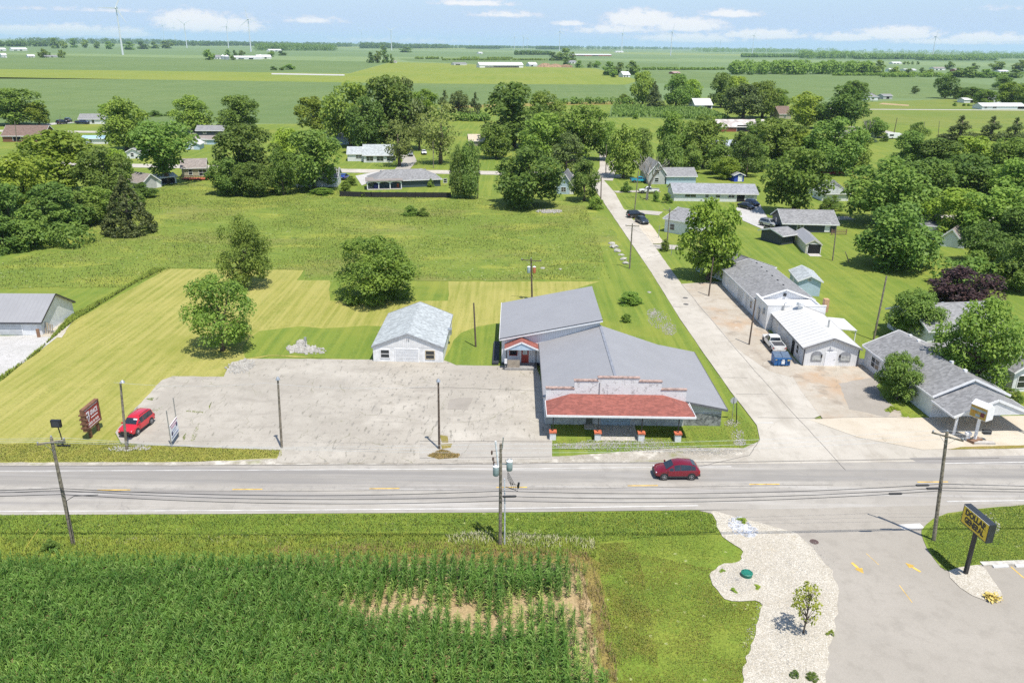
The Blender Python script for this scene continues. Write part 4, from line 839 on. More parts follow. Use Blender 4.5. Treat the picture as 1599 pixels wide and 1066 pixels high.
# farmsteads far away
WFAR=flat('white_far_wall',(.74,.73,.7),.7)
for nm,lb,xl,xr,yb,ye,yr,rm_ in (('pole_barn','long white roofed cattle barn with dark open side in the hay field',749,817,106,101.5,97.5,WMX),('low_barn','small grey low barn left of the long cattle barn',709,729,102,99.8,97.8,GRSH),('white_shed','white arched shed right of the long cattle barn',827,839,104,101,97.5,WMX),
   ('feed_barn','very long white poultry barn with reddish wall on the horizon fields',892,955,88,86,84.6,WMX),('grey_shed','grey roofed shed by the round trees right of the mulch mound',888,900,99.5,96.8,94.6,GRSH),
   ('white_barn','white barn row with pale roof on the farmstead under the turbines',367,410,93,90,87.5,WMX),('grey_barn','grey gabled barn at the right end of the turbine farmstead',402,424,92,89,85.5,WMX),('grain_shed','dark grain shed beside the round tree at the turbine farmstead',335,346,92.5,89.5,85.5,GRSH),
   ('white_farm_barn','white metal barn pair at the far left horizon',19,43,79.5,77,74.5,WMX),('arched_barn','white arched barn at the far left edge',3,11,90.5,86,83.5,WMX),('small_white_house','small white house in the far left fields',44,55,90,88,85.5,WMX),('grey_flat_barn','low grey roofed barn between two round trees at far left',70,90,90,88.6,86.5,GRSH),('edge_barn','white barn cut by the left edge of the view',-8,10,79.8,77.3,75,WMX),
   ('white_cottage','white cottage at the foot of the long horizon wood',1391,1402,112,109.5,107,WMX),('pale_house','pale house in the field right of the horizon wood',1414,1431,111,109.3,107.8,WMX),('pink_roof_house','tan roofed house among the far right hedgerow',1459,1476,110,107,104.8,TNSH),('red_roof_house','reddish roofed house in the far right hedgerow',1492,1505,112,109.5,107.5,TNSH),('low_white_house','low white house far right beyond the hedgerow',1561,1575,114,111.5,109.6,WMX),
   ('far_white_barn','white barn on the horizon above the horizon wood',1394,1408,100.5,98.5,96.8,WMX),('small_red_barn','tiny red barn beside the farm track',1052,1062,116,114,112.2,flat('pink_roof',(.5,.3,.27),.7)),('farm_house','white house under trees left of the pine row',973,984,121,117,112,WMX),('twin_silo_house','white farmhouse on the horizon behind the left wood',420,440,80.5,78.6,77,WMX),('tiny_shed','tiny tan shed by the tree clump in the soybean field',612,620,98.5,96.5,95,TNSH),('lone_barn','tiny white barn far out above the cattle barn',748,754,84.5,82.8,81.6,WMX),('far_barn','long white barn at the horizon in front of the small turbine',962,974,82.5,81,80,WMX)):
    wl=WFAR if 'reddish' not in lb and 'red barn' not in lb else BRICK
    D=14
    A=G(xl,yb);B=G(xr,yb);wd=(B-A).length
    hpx(nm,lb,'barn' if 'barn' in nm else 'shed' if 'shed' in nm else 'house',xl,xr,yb,ye,yr,D,'x',wl,rm_,[('F',wd*.12,.3,wd*.2,2.,'win'),('F',wd*(.3 if 'cattle' in lb else .5),.2,wd*(.6 if 'cattle barn with' in lb else .16),2.6,'dark')],o=.5)
for px_,py_,r_,lb in ((348.5,93,4.5,'left pale steel grain bin at the turbine farmstead'),(354.5,93.5,5.5,'taller pale steel grain bin at the turbine farmstead'),(407,92,4.5,'squat grain bin beside the grey gabled barn')):
    p=G(px_,py_);s_=thing('grain_bin',lb,'grain bin',(p.x,p.y,0),0,'grain bins of the farmstead')
    MB().lathe((0,0,0),[(r_,0),(r_,7)],16).build('wall',GALV,s_);MB().lathe((0,0,7),[(r_+.2,0),(r_*.1,3)],16).build('roof',WTRIM,s_)
p=G(869,105);m=MB();rr=random.Random(5)
for i in range(3):
    m.lathe((p.x-22+i*20,p.y+rr.uniform(-3,3),0),[(18-i*2,0),(13,3),(6,6.5-i),(1,7-i)],18)
tag(m.build('mulch_mound',flat('brown_mulch',(.3,.19,.11),.95,var=.3,scale=.3),None,True),'brown mulch mound right of the cattle barn','mound')

# ------------------------------------------------------------------ vehicles (forward = +x)
def carpaint(n,c,metal=.2): return flat(n,c,.28,metal,var=.04,scale=1.,coat=.8)
TYRE=flat('tyre_rubber',(.018,.018,.018),.85);RIM=flat('alloy_rim',(.5,.5,.52),.35,.7);LAMP=flat('headlight_lens',(.8,.82,.85),.15);TAIL=flat('taillight_red',(.4,.015,.015),.25);BUMP=flat('black_plastic',(.03,.03,.032),.6);PLATE=flat('number_plate',(.7,.7,.7),.5)
CARS={ # x, underside, shoulder, top, half width shoulder, half width top
'suv':dict(st=[(-2.1,.5,.95,1.0,.84,.74),(-2.02,.34,1.0,1.12,.89,.74),(-1.85,.3,1.02,1.6,.9,.66),(-1.5,.28,1.02,1.68,.9,.67),(-.1,.28,1.0,1.71,.9,.67),(.5,.28,.98,1.62,.9,.66),(1.15,.28,.97,1.07,.9,.78),(1.75,.3,.9,1.0,.89,.76),(2.05,.38,.8,.88,.84,.7),(2.12,.45,.7,.76,.78,.66)],gl=(2,5,6),wh=(-1.28,1.3,.375)),
'hatch':dict(st=[(-2.1,.5,.85,.9,.78,.68),(-2.02,.34,.95,1.0,.86,.72),(-1.75,.3,1.0,1.3,.88,.64),(-1.25,.26,.98,1.52,.89,.62),(-.2,.26,.93,1.6,.9,.63),(.4,.26,.92,1.5,.9,.61),(1.2,.26,.92,1.0,.89,.74),(1.75,.28,.82,.9,.87,.7),(2.05,.34,.72,.76,.8,.62),(2.15,.42,.62,.66,.7,.55)],gl=(2,5,6),wh=(-1.28,1.32,.335)),
'sedan':dict(st=[(-2.25,.5,.85,.9,.78,.66),(-2.15,.34,.92,.98,.86,.72),(-1.55,.28,.95,1.02,.88,.74),(-.9,.26,.93,1.4,.89,.58),(-.2,.26,.9,1.44,.89,.6),(.35,.26,.9,1.38,.89,.58),(1.1,.26,.88,.94,.88,.74),(1.8,.28,.78,.84,.86,.7),(2.15,.34,.66,.7,.78,.6),(2.25,.42,.58,.6,.7,.52)],gl=(2,5,6),wh=(-1.35,1.4,.32)),
'pickup':dict(st=[(-2.8,.5,.95,1.0,.9,.86),(-2.75,.45,1.0,1.06,.93,.88),(-.62,.4,1.04,1.1,.95,.88),(-.5,.4,1.06,1.72,.95,.68),(.0,.4,1.06,1.8,.95,.7),(.75,.4,1.05,1.74,.95,.68),(1.45,.4,1.05,1.12,.94,.82),(2.3,.42,1.,1.06,.93,.8),(2.7,.45,.95,1.0,.9,.76),(2.8,.5,.8,.84,.85,.7)],gl=(2,5,6),wh=(-1.7,1.85,.4))}
def car(name,label,kind,c,hd,paint,cat,scale=1.,z=.12,simple=False,extra=None):
    S=CARS[kind];st=S['st'];t=thing(name,label,cat,(c[0],c[1],z),hd)
    v=[];f=[];n=12
    for x,zl,zs,zt,ws,wt in st:
        h=[(0,zl),(ws*.85,zl),(ws*.99,zl+.13),(ws,zs*.8),(ws*.965,zs),(wt,zt-.05),(wt*.8,zt)]
        ring=[(x,-y,zz_) for y,zz_ in h]+[(x,y,zz_) for y,zz_ in h[:0:-1]]
        v+=ring
    n=13
    for i in range(len(st)-1):
        for j in range(n):
            a=i*n+j;b=i*n+(j+1)%n;f.append((a,b,b+n,a+n))
    f.append(tuple(range(n-1,-1,-1)));f.append(tuple(range((len(st)-1)*n,len(st)*n)))
    m=MB();m.v=v;m.f=f;body=m.build('body',paint,t,True,32)
    r,e,w=S['gl']
    def P(i,j,sg):
        x,zl,zs,zt,ws,wt=st[i];return Vector((x,sg*(ws*.965 if j==0 else wt),zs if j==0 else zt-.05))
    def side(i,j,k0,k1,sg,up0=.07,up1=.92):
        o=Vector((0,sg*.014,.004))
        a=P(i,0,sg).lerp(P(j,0,sg),k0);b=P(i,0,sg).lerp(P(j,0,sg),k1);cT=P(i,1,sg).lerp(P(j,1,sg),k0);d=P(i,1,sg).lerp(P(j,1,sg),k1)
        return [q+o for q in (a.lerp(cT,up0),b.lerp(d,up0),b.lerp(d,up1),a.lerp(cT,up1))]
    g=MB()
    for sg in (-1,1):
        segs=[(i,i+1) for i in range(r,e)]
        for (i,j) in segs:
            k0=.22 if i==r and kind!='pickup' else .02;q=side(i,j,k0,.975,sg)
            g.poly(q if sg<0 else q[::-1])
        a=P(e,0,sg)+Vector((.06,sg*.014,.05));b=P(w,0,sg)+Vector((-.18,sg*.012,.06));d=P(e,1,sg)+Vector((.06,sg*.012,-.09))
        g.poly([a,b,d] if sg<0 else [d,b,a])
    g.build('side_window',GLASS,t)
    def lat(i,j,k0,k1,ins=.9):
        xa,_,_,za,_,wa=st[i];xb,_,_,zb,_,wb=st[j]
        L=lambda k,s:(xa+(xb-xa)*k,s*(wa+(wb-wa)*k)*ins,za+(zb-za)*k+.012)
        return L
    L=lat(e,w,.1,.93);MB().poly([L(.08,-1),L(.93,-1),L(.93,1),L(.08,1)]).build('windscreen',GLASS,t)
    L=lat(r,r+1,0,1) if kind!='suv' else lat(1,2,0,1);q=[L(.1,-1),L(.85,-1),L(.85,1),L(.1,1)];MB().poly(q).build('rear_window',GLASS,t)
    xw0,xw1,rw=S['wh'];hw=max(s_[4] for s_ in st)
    for x in (xw0,xw1):
        for sg in (-1,1):
            ar=MB();ar.tube([(x,sg*(hw-.25),rw),(x,sg*(hw+.004),rw)],rw+.075,18);ar.build('wheel_arch',BUMP,t) if not simple else None
            wl=MB().tube([(x,sg*(hw-.22),rw),(x,sg*(hw+.02),rw)],rw,18).build('wheel',TYRE,t,True)
            if not simple:
                rm=MB();rm.tube([(x,sg*(hw+.015),rw),(x,sg*(hw+.035),rw)],rw*.3,10)
                for k in range(5):
                    a=2*math.pi*k/5;rm.bar((x,sg*(hw+.026),rw),(x+rw*.64*math.cos(a),sg*(hw+.026),rw+rw*.64*math.sin(a)),.07,.02)
                for k in range(14):
                    a=2*math.pi*k/14;b=2*math.pi*(k+1)/14;rm.bar((x+rw*.66*math.cos(a),sg*(hw+.026),rw+rw*.66*math.sin(a)),(x+rw*.66*math.cos(b),sg*(hw+.026),rw+rw*.66*math.sin(b)),.045,.02)
                rm.build('rim',RIM,wl)
    xf,zlf,zsf=st[-2][0],st[-2][1],st[-2][2]
    for sg in (-1,1):
        w0=st[-2][4]
        MB().solid([(xf-.06,sg*w0*.62,zsf-.14),(xf+.07,sg*w0*.55,zsf-.14),(xf+.07,sg*w0*.9,zsf-.12),(xf-.12,sg*(w0+.015),zsf-.1)][::sg],[(xf-.1,sg*w0*.62,zsf+.015),(xf+.03,sg*w0*.55,zsf+.01),(xf+.02,sg*w0*.88,zsf+.015),(xf-.22,sg*(w0+.015),zsf+.02)][::sg]).build('headlight',LAMP,t)
        x0,zl0,zs0,_,w1,_=st[1]
        MB().box(x0-.05,x0+.12,min(sg*w1*.7,sg*(w1+.012)),max(sg*w1*.7,sg*(w1+.012)),zs0-.28,zs0-.02).build('taillight',TAIL,t)
        if not simple:
            xm=st[w][0]-.25;zm=st[w][2]+.1
            MB().box(xm-.07,xm+.07,min(sg*(hw+.02),sg*(hw+.2)),max(sg*(hw+.02),sg*(hw+.2)),zm-.07,zm+.09).build('mirror',paint,t)
    xe_=st[-1][0];wf=st[-1][4]
    m=MB();m.box(xe_-.2,xe_+.03,-wf*.98,wf*.98,zlf-.06,zlf+.2);m.build('front_bumper',BUMP,t)
    MB().box(xe_-.02,xe_+.035,-wf*.62,wf*.62,zlf+.24,zlf+.36).build('grille',BUMP,t)
    m=MB();m.box(st[0][0]-.03,st[0][0]+.2,-.82,.82,.34,.55);m.build('rear_bumper',BUMP if kind!='pickup' else RIM,t)
    MB().box(st[0][0]-.045,st[0][0]-.02,-.25,.25,.62,.76).build('number_plate',PLATE,t)
    if kind=='pickup':
        m=MB();m.box(-2.66,-.72,-.78,.78,1.06,1.115);m.build('cargo_bed',flat('bed_dark',(.05,.05,.055),.8),t)
        m=MB();m.box(-2.7,-.66,-.86,-.78,1.05,1.22);m.box(-2.7,-.66,.78,.86,1.05,1.22);m.box(-2.78,-2.7,-.86,.86,.7,1.22);m.build('bed_rail',paint,t)
    else:
        if kind=='suv':
            for sg in (-1,1): MB().tube([(-1.5,sg*.6,1.7),(-1.3,sg*.6,1.76),(.1,sg*.6,1.76),(.3,sg*.6,1.68)],.022,6).build('roof_rail',BUMP,t)
        for sg in (-1,1): MB().box(xw0+.42,xw1-.42,min(sg*(hw-.05),sg*(hw+.012)),max(sg*(hw-.05),sg*(hw+.012)),.27,.42).build('sill',BUMP,t)
    t.scale=(scale,)*3
    return t
def hdg(a,b):
    a=G(*a);b=G(*b);return math.atan2(b.y-a.y,b.x-a.x)
RED=carpaint('bright_red_paint',(.62,.02,.035));MAG=carpaint('deep_red_paint',(.21,.006,.02),.3)
BLACKP=carpaint('black_paint',(.012,.013,.016));DGREY=carpaint('dark_grey_paint',(.05,.06,.075),.4);WHITEP=carpaint('white_paint',(.74,.73,.7),0);SILVER=carpaint('silver_paint',(.5,.51,.52),.5);TURQ=carpaint('turquoise_paint',(.02,.36,.52));NAVY=carpaint('navy_paint',(.02,.03,.08));BLUEP=carpaint('blue_paint',(.02,.06,.3))
jh=hdg((236,661),(202,688));jp=G(215,671)
j=car('parked_car','bright red compact SUV parked on the lot beside the red sign','suv',jp,jh,RED,'car',1.02)
MB().poly([(.62,.2,1.562),(.74,.2,1.46),(.74,.62,1.452),(.62,.62,1.554)]).build('windscreen_sticker',PLATE,j)
p=G(1055,743.5);car('moving_car','deep red crossover driving along the main road','hatch',p,R(180+2.1),MAG,'car',1.04)
p=G(1207,543);q0=G(1214,553);q1=G(1197,531)
car('pickup_truck','white pickup truck with open bed parked beside the workshop','pickup',p,math.atan2(q1.y-q0.y,q1.x-q0.x)+.02,WHITEP,'truck',1.)
p=G(992,340);car('parked_car','black SUV at the mouth of a driveway, just behind the dark hatchback','suv',p,R(12),BLACKP,'car',1.05)
p=G(1002,349);car('parked_car','dark grey hatchback on the pale parking strip, nose toward the lawn stones','hatch',p,R(-72),DGREY,'car',1.05)
p=G(1164.5,326);car('parked_car','black sedan in front of the open garage of the long white ranch house','sedan',p,R(-60),BLACKP,'car',1.08)
p=G(1174,321);car('parked_car','navy hatchback tight beside the closed garage door of the long white ranch house','hatch',p,R(-65),NAVY,'car',1.05)
p=G(1200,354);car('parked_car','silver SUV beside the weathered grey board fence','suv',p,R(-55),SILVER,'car',1.1)
p=G(998,285);car('parked_car','turquoise pickup truck on the lawn by the steep grey house','pickup',p,R(5),TURQ,'truck',1.)
p=G(1013,302);car('parked_car','white pickup truck parked behind the bare dead tree','pickup',p,R(178),WHITEP,'truck',1.05)
p=G(97,194);car('parked_car','black off-road vehicle, leftmost on the drive of the grey cottage','suv',p,R(60),BLACKP,'car',1.25,simple=True)
p=G(107,191);car('parked_car','black SUV in the middle of the drive of the grey cottage','suv',p,R(100),BLACKP,'car',1.3,simple=True)
p=G(129,194);car('parked_car','long navy pickup in front of the grey cottage','pickup',p,R(0),NAVY,'truck',1.2,simple=True)
p=G(641,244);car('parked_car','silver car at the end of the gravel driveway right of the white cottage','suv',p,R(-85),SILVER,'car',1.1,simple=True)
p=G(662,241);car('parked_car','pale sedan on the patch of gravel among thin trees','sedan',p,R(-80),WHITEP,'car',1.1,simple=True)
p=G(538,280);car('parked_car','blue car beside the white house left of the black fence','hatch',p,R(80),BLUEP,'car',1.1,simple=True)
p=G(1562,170);car('parked_car','silver car outside the long white ranch house at far right','sedan',p,R(0),SILVER,'car',1.5,simple=True)
p=G(1099,169.5);car('parked_car','dark car under the farmhouse porch trees','sedan',p,R(0),NAVY,'car',1.4,simple=True)
p=G(1393,217);tr_=thing('camper_trailer','white camper trailer with dark end by the rural road','trailer',p,R(4))
m=MB();m.solid([(-3,-1.1,.5),(2.6,-1.1,.5),(2.6,1.1,.5),(-3,1.1,.5)],[(-3,-1.1,2.7),(3.6,-1.1,2.7),(3.6,1.1,2.7),(-3,1.1,2.7)]);m.build('body',WTRIM,tr_)
MB().box(-2,0,-1.13,-1.1,1.4,2.2).build('window',GLASS,tr_);m=MB();m.tube([(-.5,-1.15,.4),(-.5,1.15,.4)],.4,12);m.build('wheel',TYRE,tr_);MB().bar((2.6,0,.5),(4,0,.45),.12).build('drawbar',BLK,tr_)
# blue dumpster
p=G(1220,572.5);dm=thing('dumpster','blue steel dumpster with dark lid behind the white pickup','dumpster',(p.x,p.y,.12),R(-1))
BLU=flat('dumpster_blue',(.02,.13,.36),.45,var=.25,bump=.1)
m=MB();m.solid([(-1.0,-.05,.12),(1.0,-.05,.12),(1.05,1.3,.12),(-1.05,1.3,.12)],[(-1.08,-.15,1.15),(1.08,-.15,1.15),(1.08,1.4,1.5),(-1.08,1.4,1.5)]);m.build('bin',BLU,dm)
m=MB()
for x in (-1.0,-.5,0,.5,1.0): m.box(x-.04,x+.04,-.2,-.02,.15,1.15)
m.box(-1.16,1.16,-.22,-.1,1.05,1.18);m.build('rib',BLU,dm)
for sg in (-1,1):
    x0,x1=(-1.06,-.03) if sg<0 else (.03,1.06)
    MB().solid([(x0,-.12,1.17),(x1,-.12,1.17),(x1,1.38,1.52),(x0,1.38,1.52)],[(x0,-.12,1.24),(x1,-.12,1.24),(x1,1.38,1.59),(x0,1.38,1.59)]).build('lid',flat('lid_slate',(.09,.13,.19),.6),dm)
m=MB();m.box(-.12,.32,-.22,-.2,.35,.8);m.box(-.05,.25,-.225,-.22,.85,1.0);m.build('logo',flat('decal_white',(.75,.78,.8),.6),dm)
m=MB();m.box(-.95,-.75,-.22,-.2,.9,1.0);m.box(.65,.95,-.22,-.2,.82,1.);m.build('sticker',flat('decal_yellow',(.6,.5,.2),.6),dm)
for x in (-.85,.85):
    for y in (.15,1.15): MB().tube([(x-.04,y,.07),(x+.04,y,.07)],.07,8).build('caster',BLK,dm)
# ------------------------------------------------------------------ poles, lamps and wires
POLE=flat('weathered_pole_wood',(.23,.195,.145),.9,var=.3,scale=5,bump=.4);POLED=flat('dark_pole_wood',(.13,.095,.07),.9,var=.3,scale=5,bump=.4);CERA=flat('insulator_grey',(.35,.36,.37),.4)
def pole(label,b,tp,kind='plain',r=.15,mat=None,name='utility_pole',arm=None,armrot=0.):
    """leaning wooden pole between its foot and head in the photo"""
    p=G(*b);q=At(*tp,p.y);mat=mat or POLE
    t=thing(name,label,'street lamp' if 'lamp' in name else 'pole',(p.x,p.y,0));d=q-p
    MB().tube([(0,0,-.2),tuple(d*.5),tuple(d)],[r,r*.88,r*.72],10).build('shaft',mat,t,True)
    if kind in('arm','both'):
        a=arm or 1.2;c=Vector((math.cos(armrot),math.sin(armrot),0))*a;h=d*.965
        MB().bar(tuple(h-c+Vector((0,-.14,0))),tuple(h+c+Vector((0,-.14,0))),.11,.13).build('crossarm',mat,t)
        for k in (-.92,.0,.92):
            e=h+c*k+Vector((0,-.14,.06)) if k else d
            MB().lathe(tuple(e),[(.03,0),(.07,.06),(.07,.14),(.03,.2)],8).build('insulator',CERA,t)
        m=MB()
        for s_ in (-.5,.5): m.bar(tuple(h+c*s_+Vector((0,-.16,-.04))),tuple(h-Vector((0,.16,.75))),.035,.02)
        m.build('brace',GALV,t)
    if kind=='lamp':
        e=d+Vector((.35,-.25,.25))
        l=MB().lathe(tuple(e),[(.1,-.14),(.26,-.05),(.16,.1),(.06,.18)],10).build('lamp_head',GALV,t)
        MB().tube([tuple(d*.98),tuple(e+Vector((0,0,.12)))],.03,6).build('bracket',GALV,t)
    if kind=='topcap': MB().lathe(tuple(d),[(.1,0),(.24,.12),(.15,.3),(.07,.42)],10).build('lamp_head',GALV,t)
    return t,p,d
U1=pole('leaning grey utility pole with a tilted crossarm beside the cornfield at left',(115,851),(80,683),'arm',.17,arm=1.,armrot=R(24))
U2=pole('utility pole with two transformers and a white conduit in the centre verge',(781,853),(782,692),'plain',.16)
U3=pole('weathered utility pole on the grass corner beside the yellow sign',(1458,845),(1479,674),'arm',.17,arm=1.2,armrot=R(-38))
t2,p2,d2=U2
m=MB();m.tube([(.38,-.05,0),(.36,-.05,4.),(.3,-.03,6.6)],.055,8);m.build('conduit',flat('conduit_white',(.6,.62,.66),.4),t2)
for dx_,h_ in ((-.38,.71),(.72,.76)):
    c=d2*h_+Vector((dx_,-.15,0))
    k=MB().lathe(tuple(c),[(.22,0),(.25,.05),(.25,.75),(.22,.8)],14).build('transformer',flat('transformer_green_grey',(.25,.32,.32),.5),t2,True)
    MB().lathe(tuple(c+Vector((0,0,.8))),[(.26,0),(.26,.06),(.1,.14)],14).build('lid',flat('transformer_lid',(.75,.78,.8),.4),k)
    m=MB()
    for a in (-.12,.12): m.lathe(tuple(c+Vector((a,-.02,.92))),[(.035,0),(.05,.08),(.03,.2)],6)
    m.build('bushing',CERA,k);MB().bar(tuple(c+Vector((0,.1,.5))),tuple(d2*h_+Vector((0,0,.5))),.1,.08).build('bracket',GALV,k)
MB().tube([tuple(d2*.8+Vector((-.2,-.1,0))),tuple(d2+Vector((-.42,-.1,.25)))],.075,8).build('fibreglass_arm',flat('white_fibreglass',(.75,.76,.78),.4),t2)
MB().tube([tuple(d2*.95+Vector((.12,-.02,0))),tuple(d2+Vector((.2,0,.55)))],.05,6).build('pole_top_pin',GALV,t2)
m=MB()
for z_,x_ in ((.92,-.72),(.86,-.62),(.82,-.55)): m.lathe(tuple(d2*z_+Vector((x_,-.1,0))),[(.05,-.2),(.09,0),(.05,.18)],6);m.tube([tuple(d2*z_+Vector((x_,-.1,.1))),tuple(d2*z_+Vector((-.1,-.1,.2)))],.02,4)
m.build('fuse_cutout',flat('brown_ceramic',(.1,.06,.05),.4),t2)
m=MB()
for i in range(4):
    a=d2*.73+Vector((.55,-.1,.2-.2*i));b=d2*.62+Vector((1.35-.18*i,-.1,.1*i));m.tube([tuple(a),tuple((a+b)/2+Vector((.2,-.05,-.55))),tuple(b),tuple(b+Vector((.1,0,-.6))),tuple(d2*.6+Vector((.4,-.1,0)))],.022,5)
m.build('lead_wire',BLK,t2)
MB().tube([tuple(d2*.58+Vector((1.45,-.1,.1))),tuple(d2*.58+Vector((1.5,-.1,.6)))],.09,8).build('splice_case',BLK,t2)
pole('light pole standing at the front left of the lot by the red SUV',(198,703),(188,598),'lamp',.14,name='lamp_post')
pole('light pole at the middle of the lot edge by the grass strip',(440,700),(434,594),'topcap',.13,name='lamp_post')
pole('light pole standing on the small dry grass island',(686,702),(684.5,597),'topcap',.13,mat=POLED,name='lamp_post')
pole('bare dark pole with no wires between garage and annexe',(743,542),(739.7,473),'plain',.14,mat=POLED)
T1=pole('brown pole carrying two transformers behind the annexe',(831,470),(829.3,404),'arm',.17,mat=POLED,arm=1.7,armrot=R(-12))
for dx_,c_n in ((-.45,'transformer_green_grey'),(.45,'rusty_orange')):
    c=T1[2]*.68+Vector((dx_,-.2,0));k=MB().lathe(tuple(c),[(.26,0),(.28,.9),(.2,1.)],12).build('transformer',flat(c_n,(.4,.13,.05) if 'rust' in c_n else (.25,.32,.32),.5),T1[0],True);MB().lathe(tuple(c+Vector((0,0,1.))),[(.28,0),(.1,.12)],12).build('lid',MATS['transformer_lid'],k)
pole('slim dark utility pole beside the white pickup',(1169.5,539),(1180,467),'plain',.12,mat=POLED)
pole('dark utility pole on the concrete apron by the long workshop',(1106.5,463),(1114,402),'plain',.13,mat=POLED)
S1=pole('utility pole with crossarm beside the white lawn stones',(983,420),(987.5,350),'arm',.15,arm=1.3,armrot=R(-10))
S2=pole('utility pole with crossarm in front of the big street tree',(1041,390),(1046,326),'arm',.15,arm=1.3,armrot=R(-5))
S3=pole('tall slim utility pole rising behind the black SUV',(991,327),(997,267),'plain',.14)
S4=pole('dark pole at the left kerb of the side street',(938,321),(939,277),'plain',.16,mat=POLED)
S5=pole('pale pole in front of the trees at the end of the side street',(946,271),(947,226),'plain',.15)
pole('short metal post on the lawn below the crossarm pole',(1048,399),(1049.5,383),'plain',.06,mat=GALV,name='marker_post')
pole('pale utility pole right of the cream carport',(1300,407),(1306,355),'plain',.13)
pole('leaning short post under the weeping tree',(1326,410),(1320,393),'plain',.1)
pole('weathered pole on the long lawn behind the white workshop',(1364,531),(1384.5,431),'plain',.15)
pole('pole beside the driveway among thin trees at centre',(677,263),(676,221),'plain',.14)
pole('dark pole between the columnar trees behind the black fence',(746,310),(747,247),'plain',.16,mat=POLED)
pole('brown pole in front of the brown roofed house',(27,228),(23,190),'plain',.17)
pole('pole by the bend of the rural road on the right',(1396,208),(1401,184),'plain',.2,mat=POLED)
pole('dead pale pole in the pasture near the pines',(1442,212),(1443.5,190),'plain',.15)
pole('orange tinted pole in the pasture',(1465,212),(1467,189),'plain',.15)
pole('pole beside the small white farm cottage',(1337,157),(1339,141),'plain',.25)
pole('thin pole by the parked black cars at far left',(93,196),(94,180),'plain',.12)
pole('utility pole on the corner lawn of the pale house',(1028,372),(1030,352),'plain',.08,mat=GALV,name='marker_post')
pole('dark slim post beside the back of the stop sign',(1150,661),(1150.5,629),'plain',.06,mat=BLK,name='marker_post')
# yellow guy marker
p=G(38,858);q=At(60,826,p.y+.6);tag(MB().tube([p,q],.03,6).build('guy_wire_marker',flat('yellow_plastic',(.6,.5,.1),.5)),'slanted yellow guy wire marker in the left verge','marker')
def wire(label,pts,sag,r,mat,name='overhead_cable'):
    P=[]
    for a,b in zip(pts[:-1],pts[1:]):
        a=Vector(a);b=Vector(b)
        for k in range(14):
            f=k/14;P.append(a.lerp(b,f)-Vector((0,0,sag*4*f*(1-f))))
    P.append(Vector(pts[-1]))
    return tag(MB().tube(P,r,5).build(name,mat),label,'cable')
WD=flat('cable_black',(.03,.03,.032),.5);WL=flat('wire_aluminium',(.6,.62,.62),.35,.3)
def onp(U,f,dx=0,dy=-.2): return U[1]+U[2]*f+Vector((dx,dy,0))
far_l=lambda z,dy:(-95,U1[1].y-1.5+dy,z);far_r=lambda z,dy:(105,U3[1].y+3+dy,z)
z1=(U1[2]*.55).z
for i,(f1,f2,f3,lb) in enumerate(((.555,.565,.55,'uppermost of the three black cables sagging over the main road'),(.535,.515,.515,'middle one of the three black cables sagging over the main road'),(.50,.47,.49,'lowest of the three black cables sagging over the main road'))):
    wire(lb,[far_l(z1-.5+i*-.15,0),onp(U1,f1),onp(U2,f2),onp(U3,f3),far_r(z1-.4,0)],.55,.028,WD)
for i,(dx,lb) in enumerate(((-.9,'pale power wire from the near end of the crossarms'),(.0,'pale power wire between the pole tops'),(.9,'pale power wire from the far end of the crossarms'))):
    wire(lb,[far_l((U1[2]).z-.3,dx),onp(U1,.98,dx,dx*.4),onp(U2,1.0-.04*i,dx*.3,-.1),onp(U3,.98,dx,-dx*.7),far_r((U3[2]).z,dx)],.35,.01,WL,'power_wire')
CABS=((.555,.565,.55),(.535,.515,.515),(.50,.47,.49))
for (i,a_,k,lb) in ((0,3,.045,'larger black splice case on the upper cable by the corner pole'),(2,3,.105,'black splice case farthest out on the cable by the corner pole'),(1,3,.02,'black splice case nearest the corner pole'),(1,2,.02,'small black splice case beside the transformer pole')):
    pa,pb=(onp(U3,CABS[i][2]),onp(U2,CABS[i][1])) if a_==3 else (onp(U2,CABS[i][1]),onp(U3,CABS[i][2]))
    c=pa.lerp(pb,k)-Vector((0,0,.55*4*k*(1-k)));d=(pb-pa).normalized()
    tag(MB().tube([c-d*.6,c-d*.5,c+d*.5,c+d*.6],[.03,.1,.1,.03],8).build('splice_case',WD),lb,'splice case')
m=MB();m.tube([onp(U1,.02,.15),onp(U1,.3,.2),onp(U1,.44,.3),onp(U1,.485,1.),onp(U1,.5,3.)],.03,6);m.build('riser_cable',WD);tag(bpy.data.objects['riser_cable'],'black riser cable looping off the leaning pole','cable')
wire('service wires across the side street to the long workshop',[onp(S2,.95),(40.,124,4.4)],.5,.012,WD,'power_wire')
wire('wire running along the side street between two crossarm poles',[onp(S1,.97),onp(S2,.97)],.5,.012,WD,'power_wire')
wire('wire from the crossarm pole to the tall slim pole',[onp(S2,.98),onp(S3,.97)],.6,.012,WD,'power_wire')
wire('wire across the street from stone-lawn pole to dark apron pole',[onp(S1,.9),(35.2,130.5,7.2)],.6,.012,WD,'power_wire')
wire('wire over the lot linking the light poles',[(-39.6,72.7,8.0),(-24.5,73.1,8.),(-7.6,72.9,8.)],.4,.01,WL,'power_wire')
wire('wire behind the white cottage between trees',[(-95,255,8),(-20,262,8.5),(30,262,8)],.8,.012,WD,'power_wire')
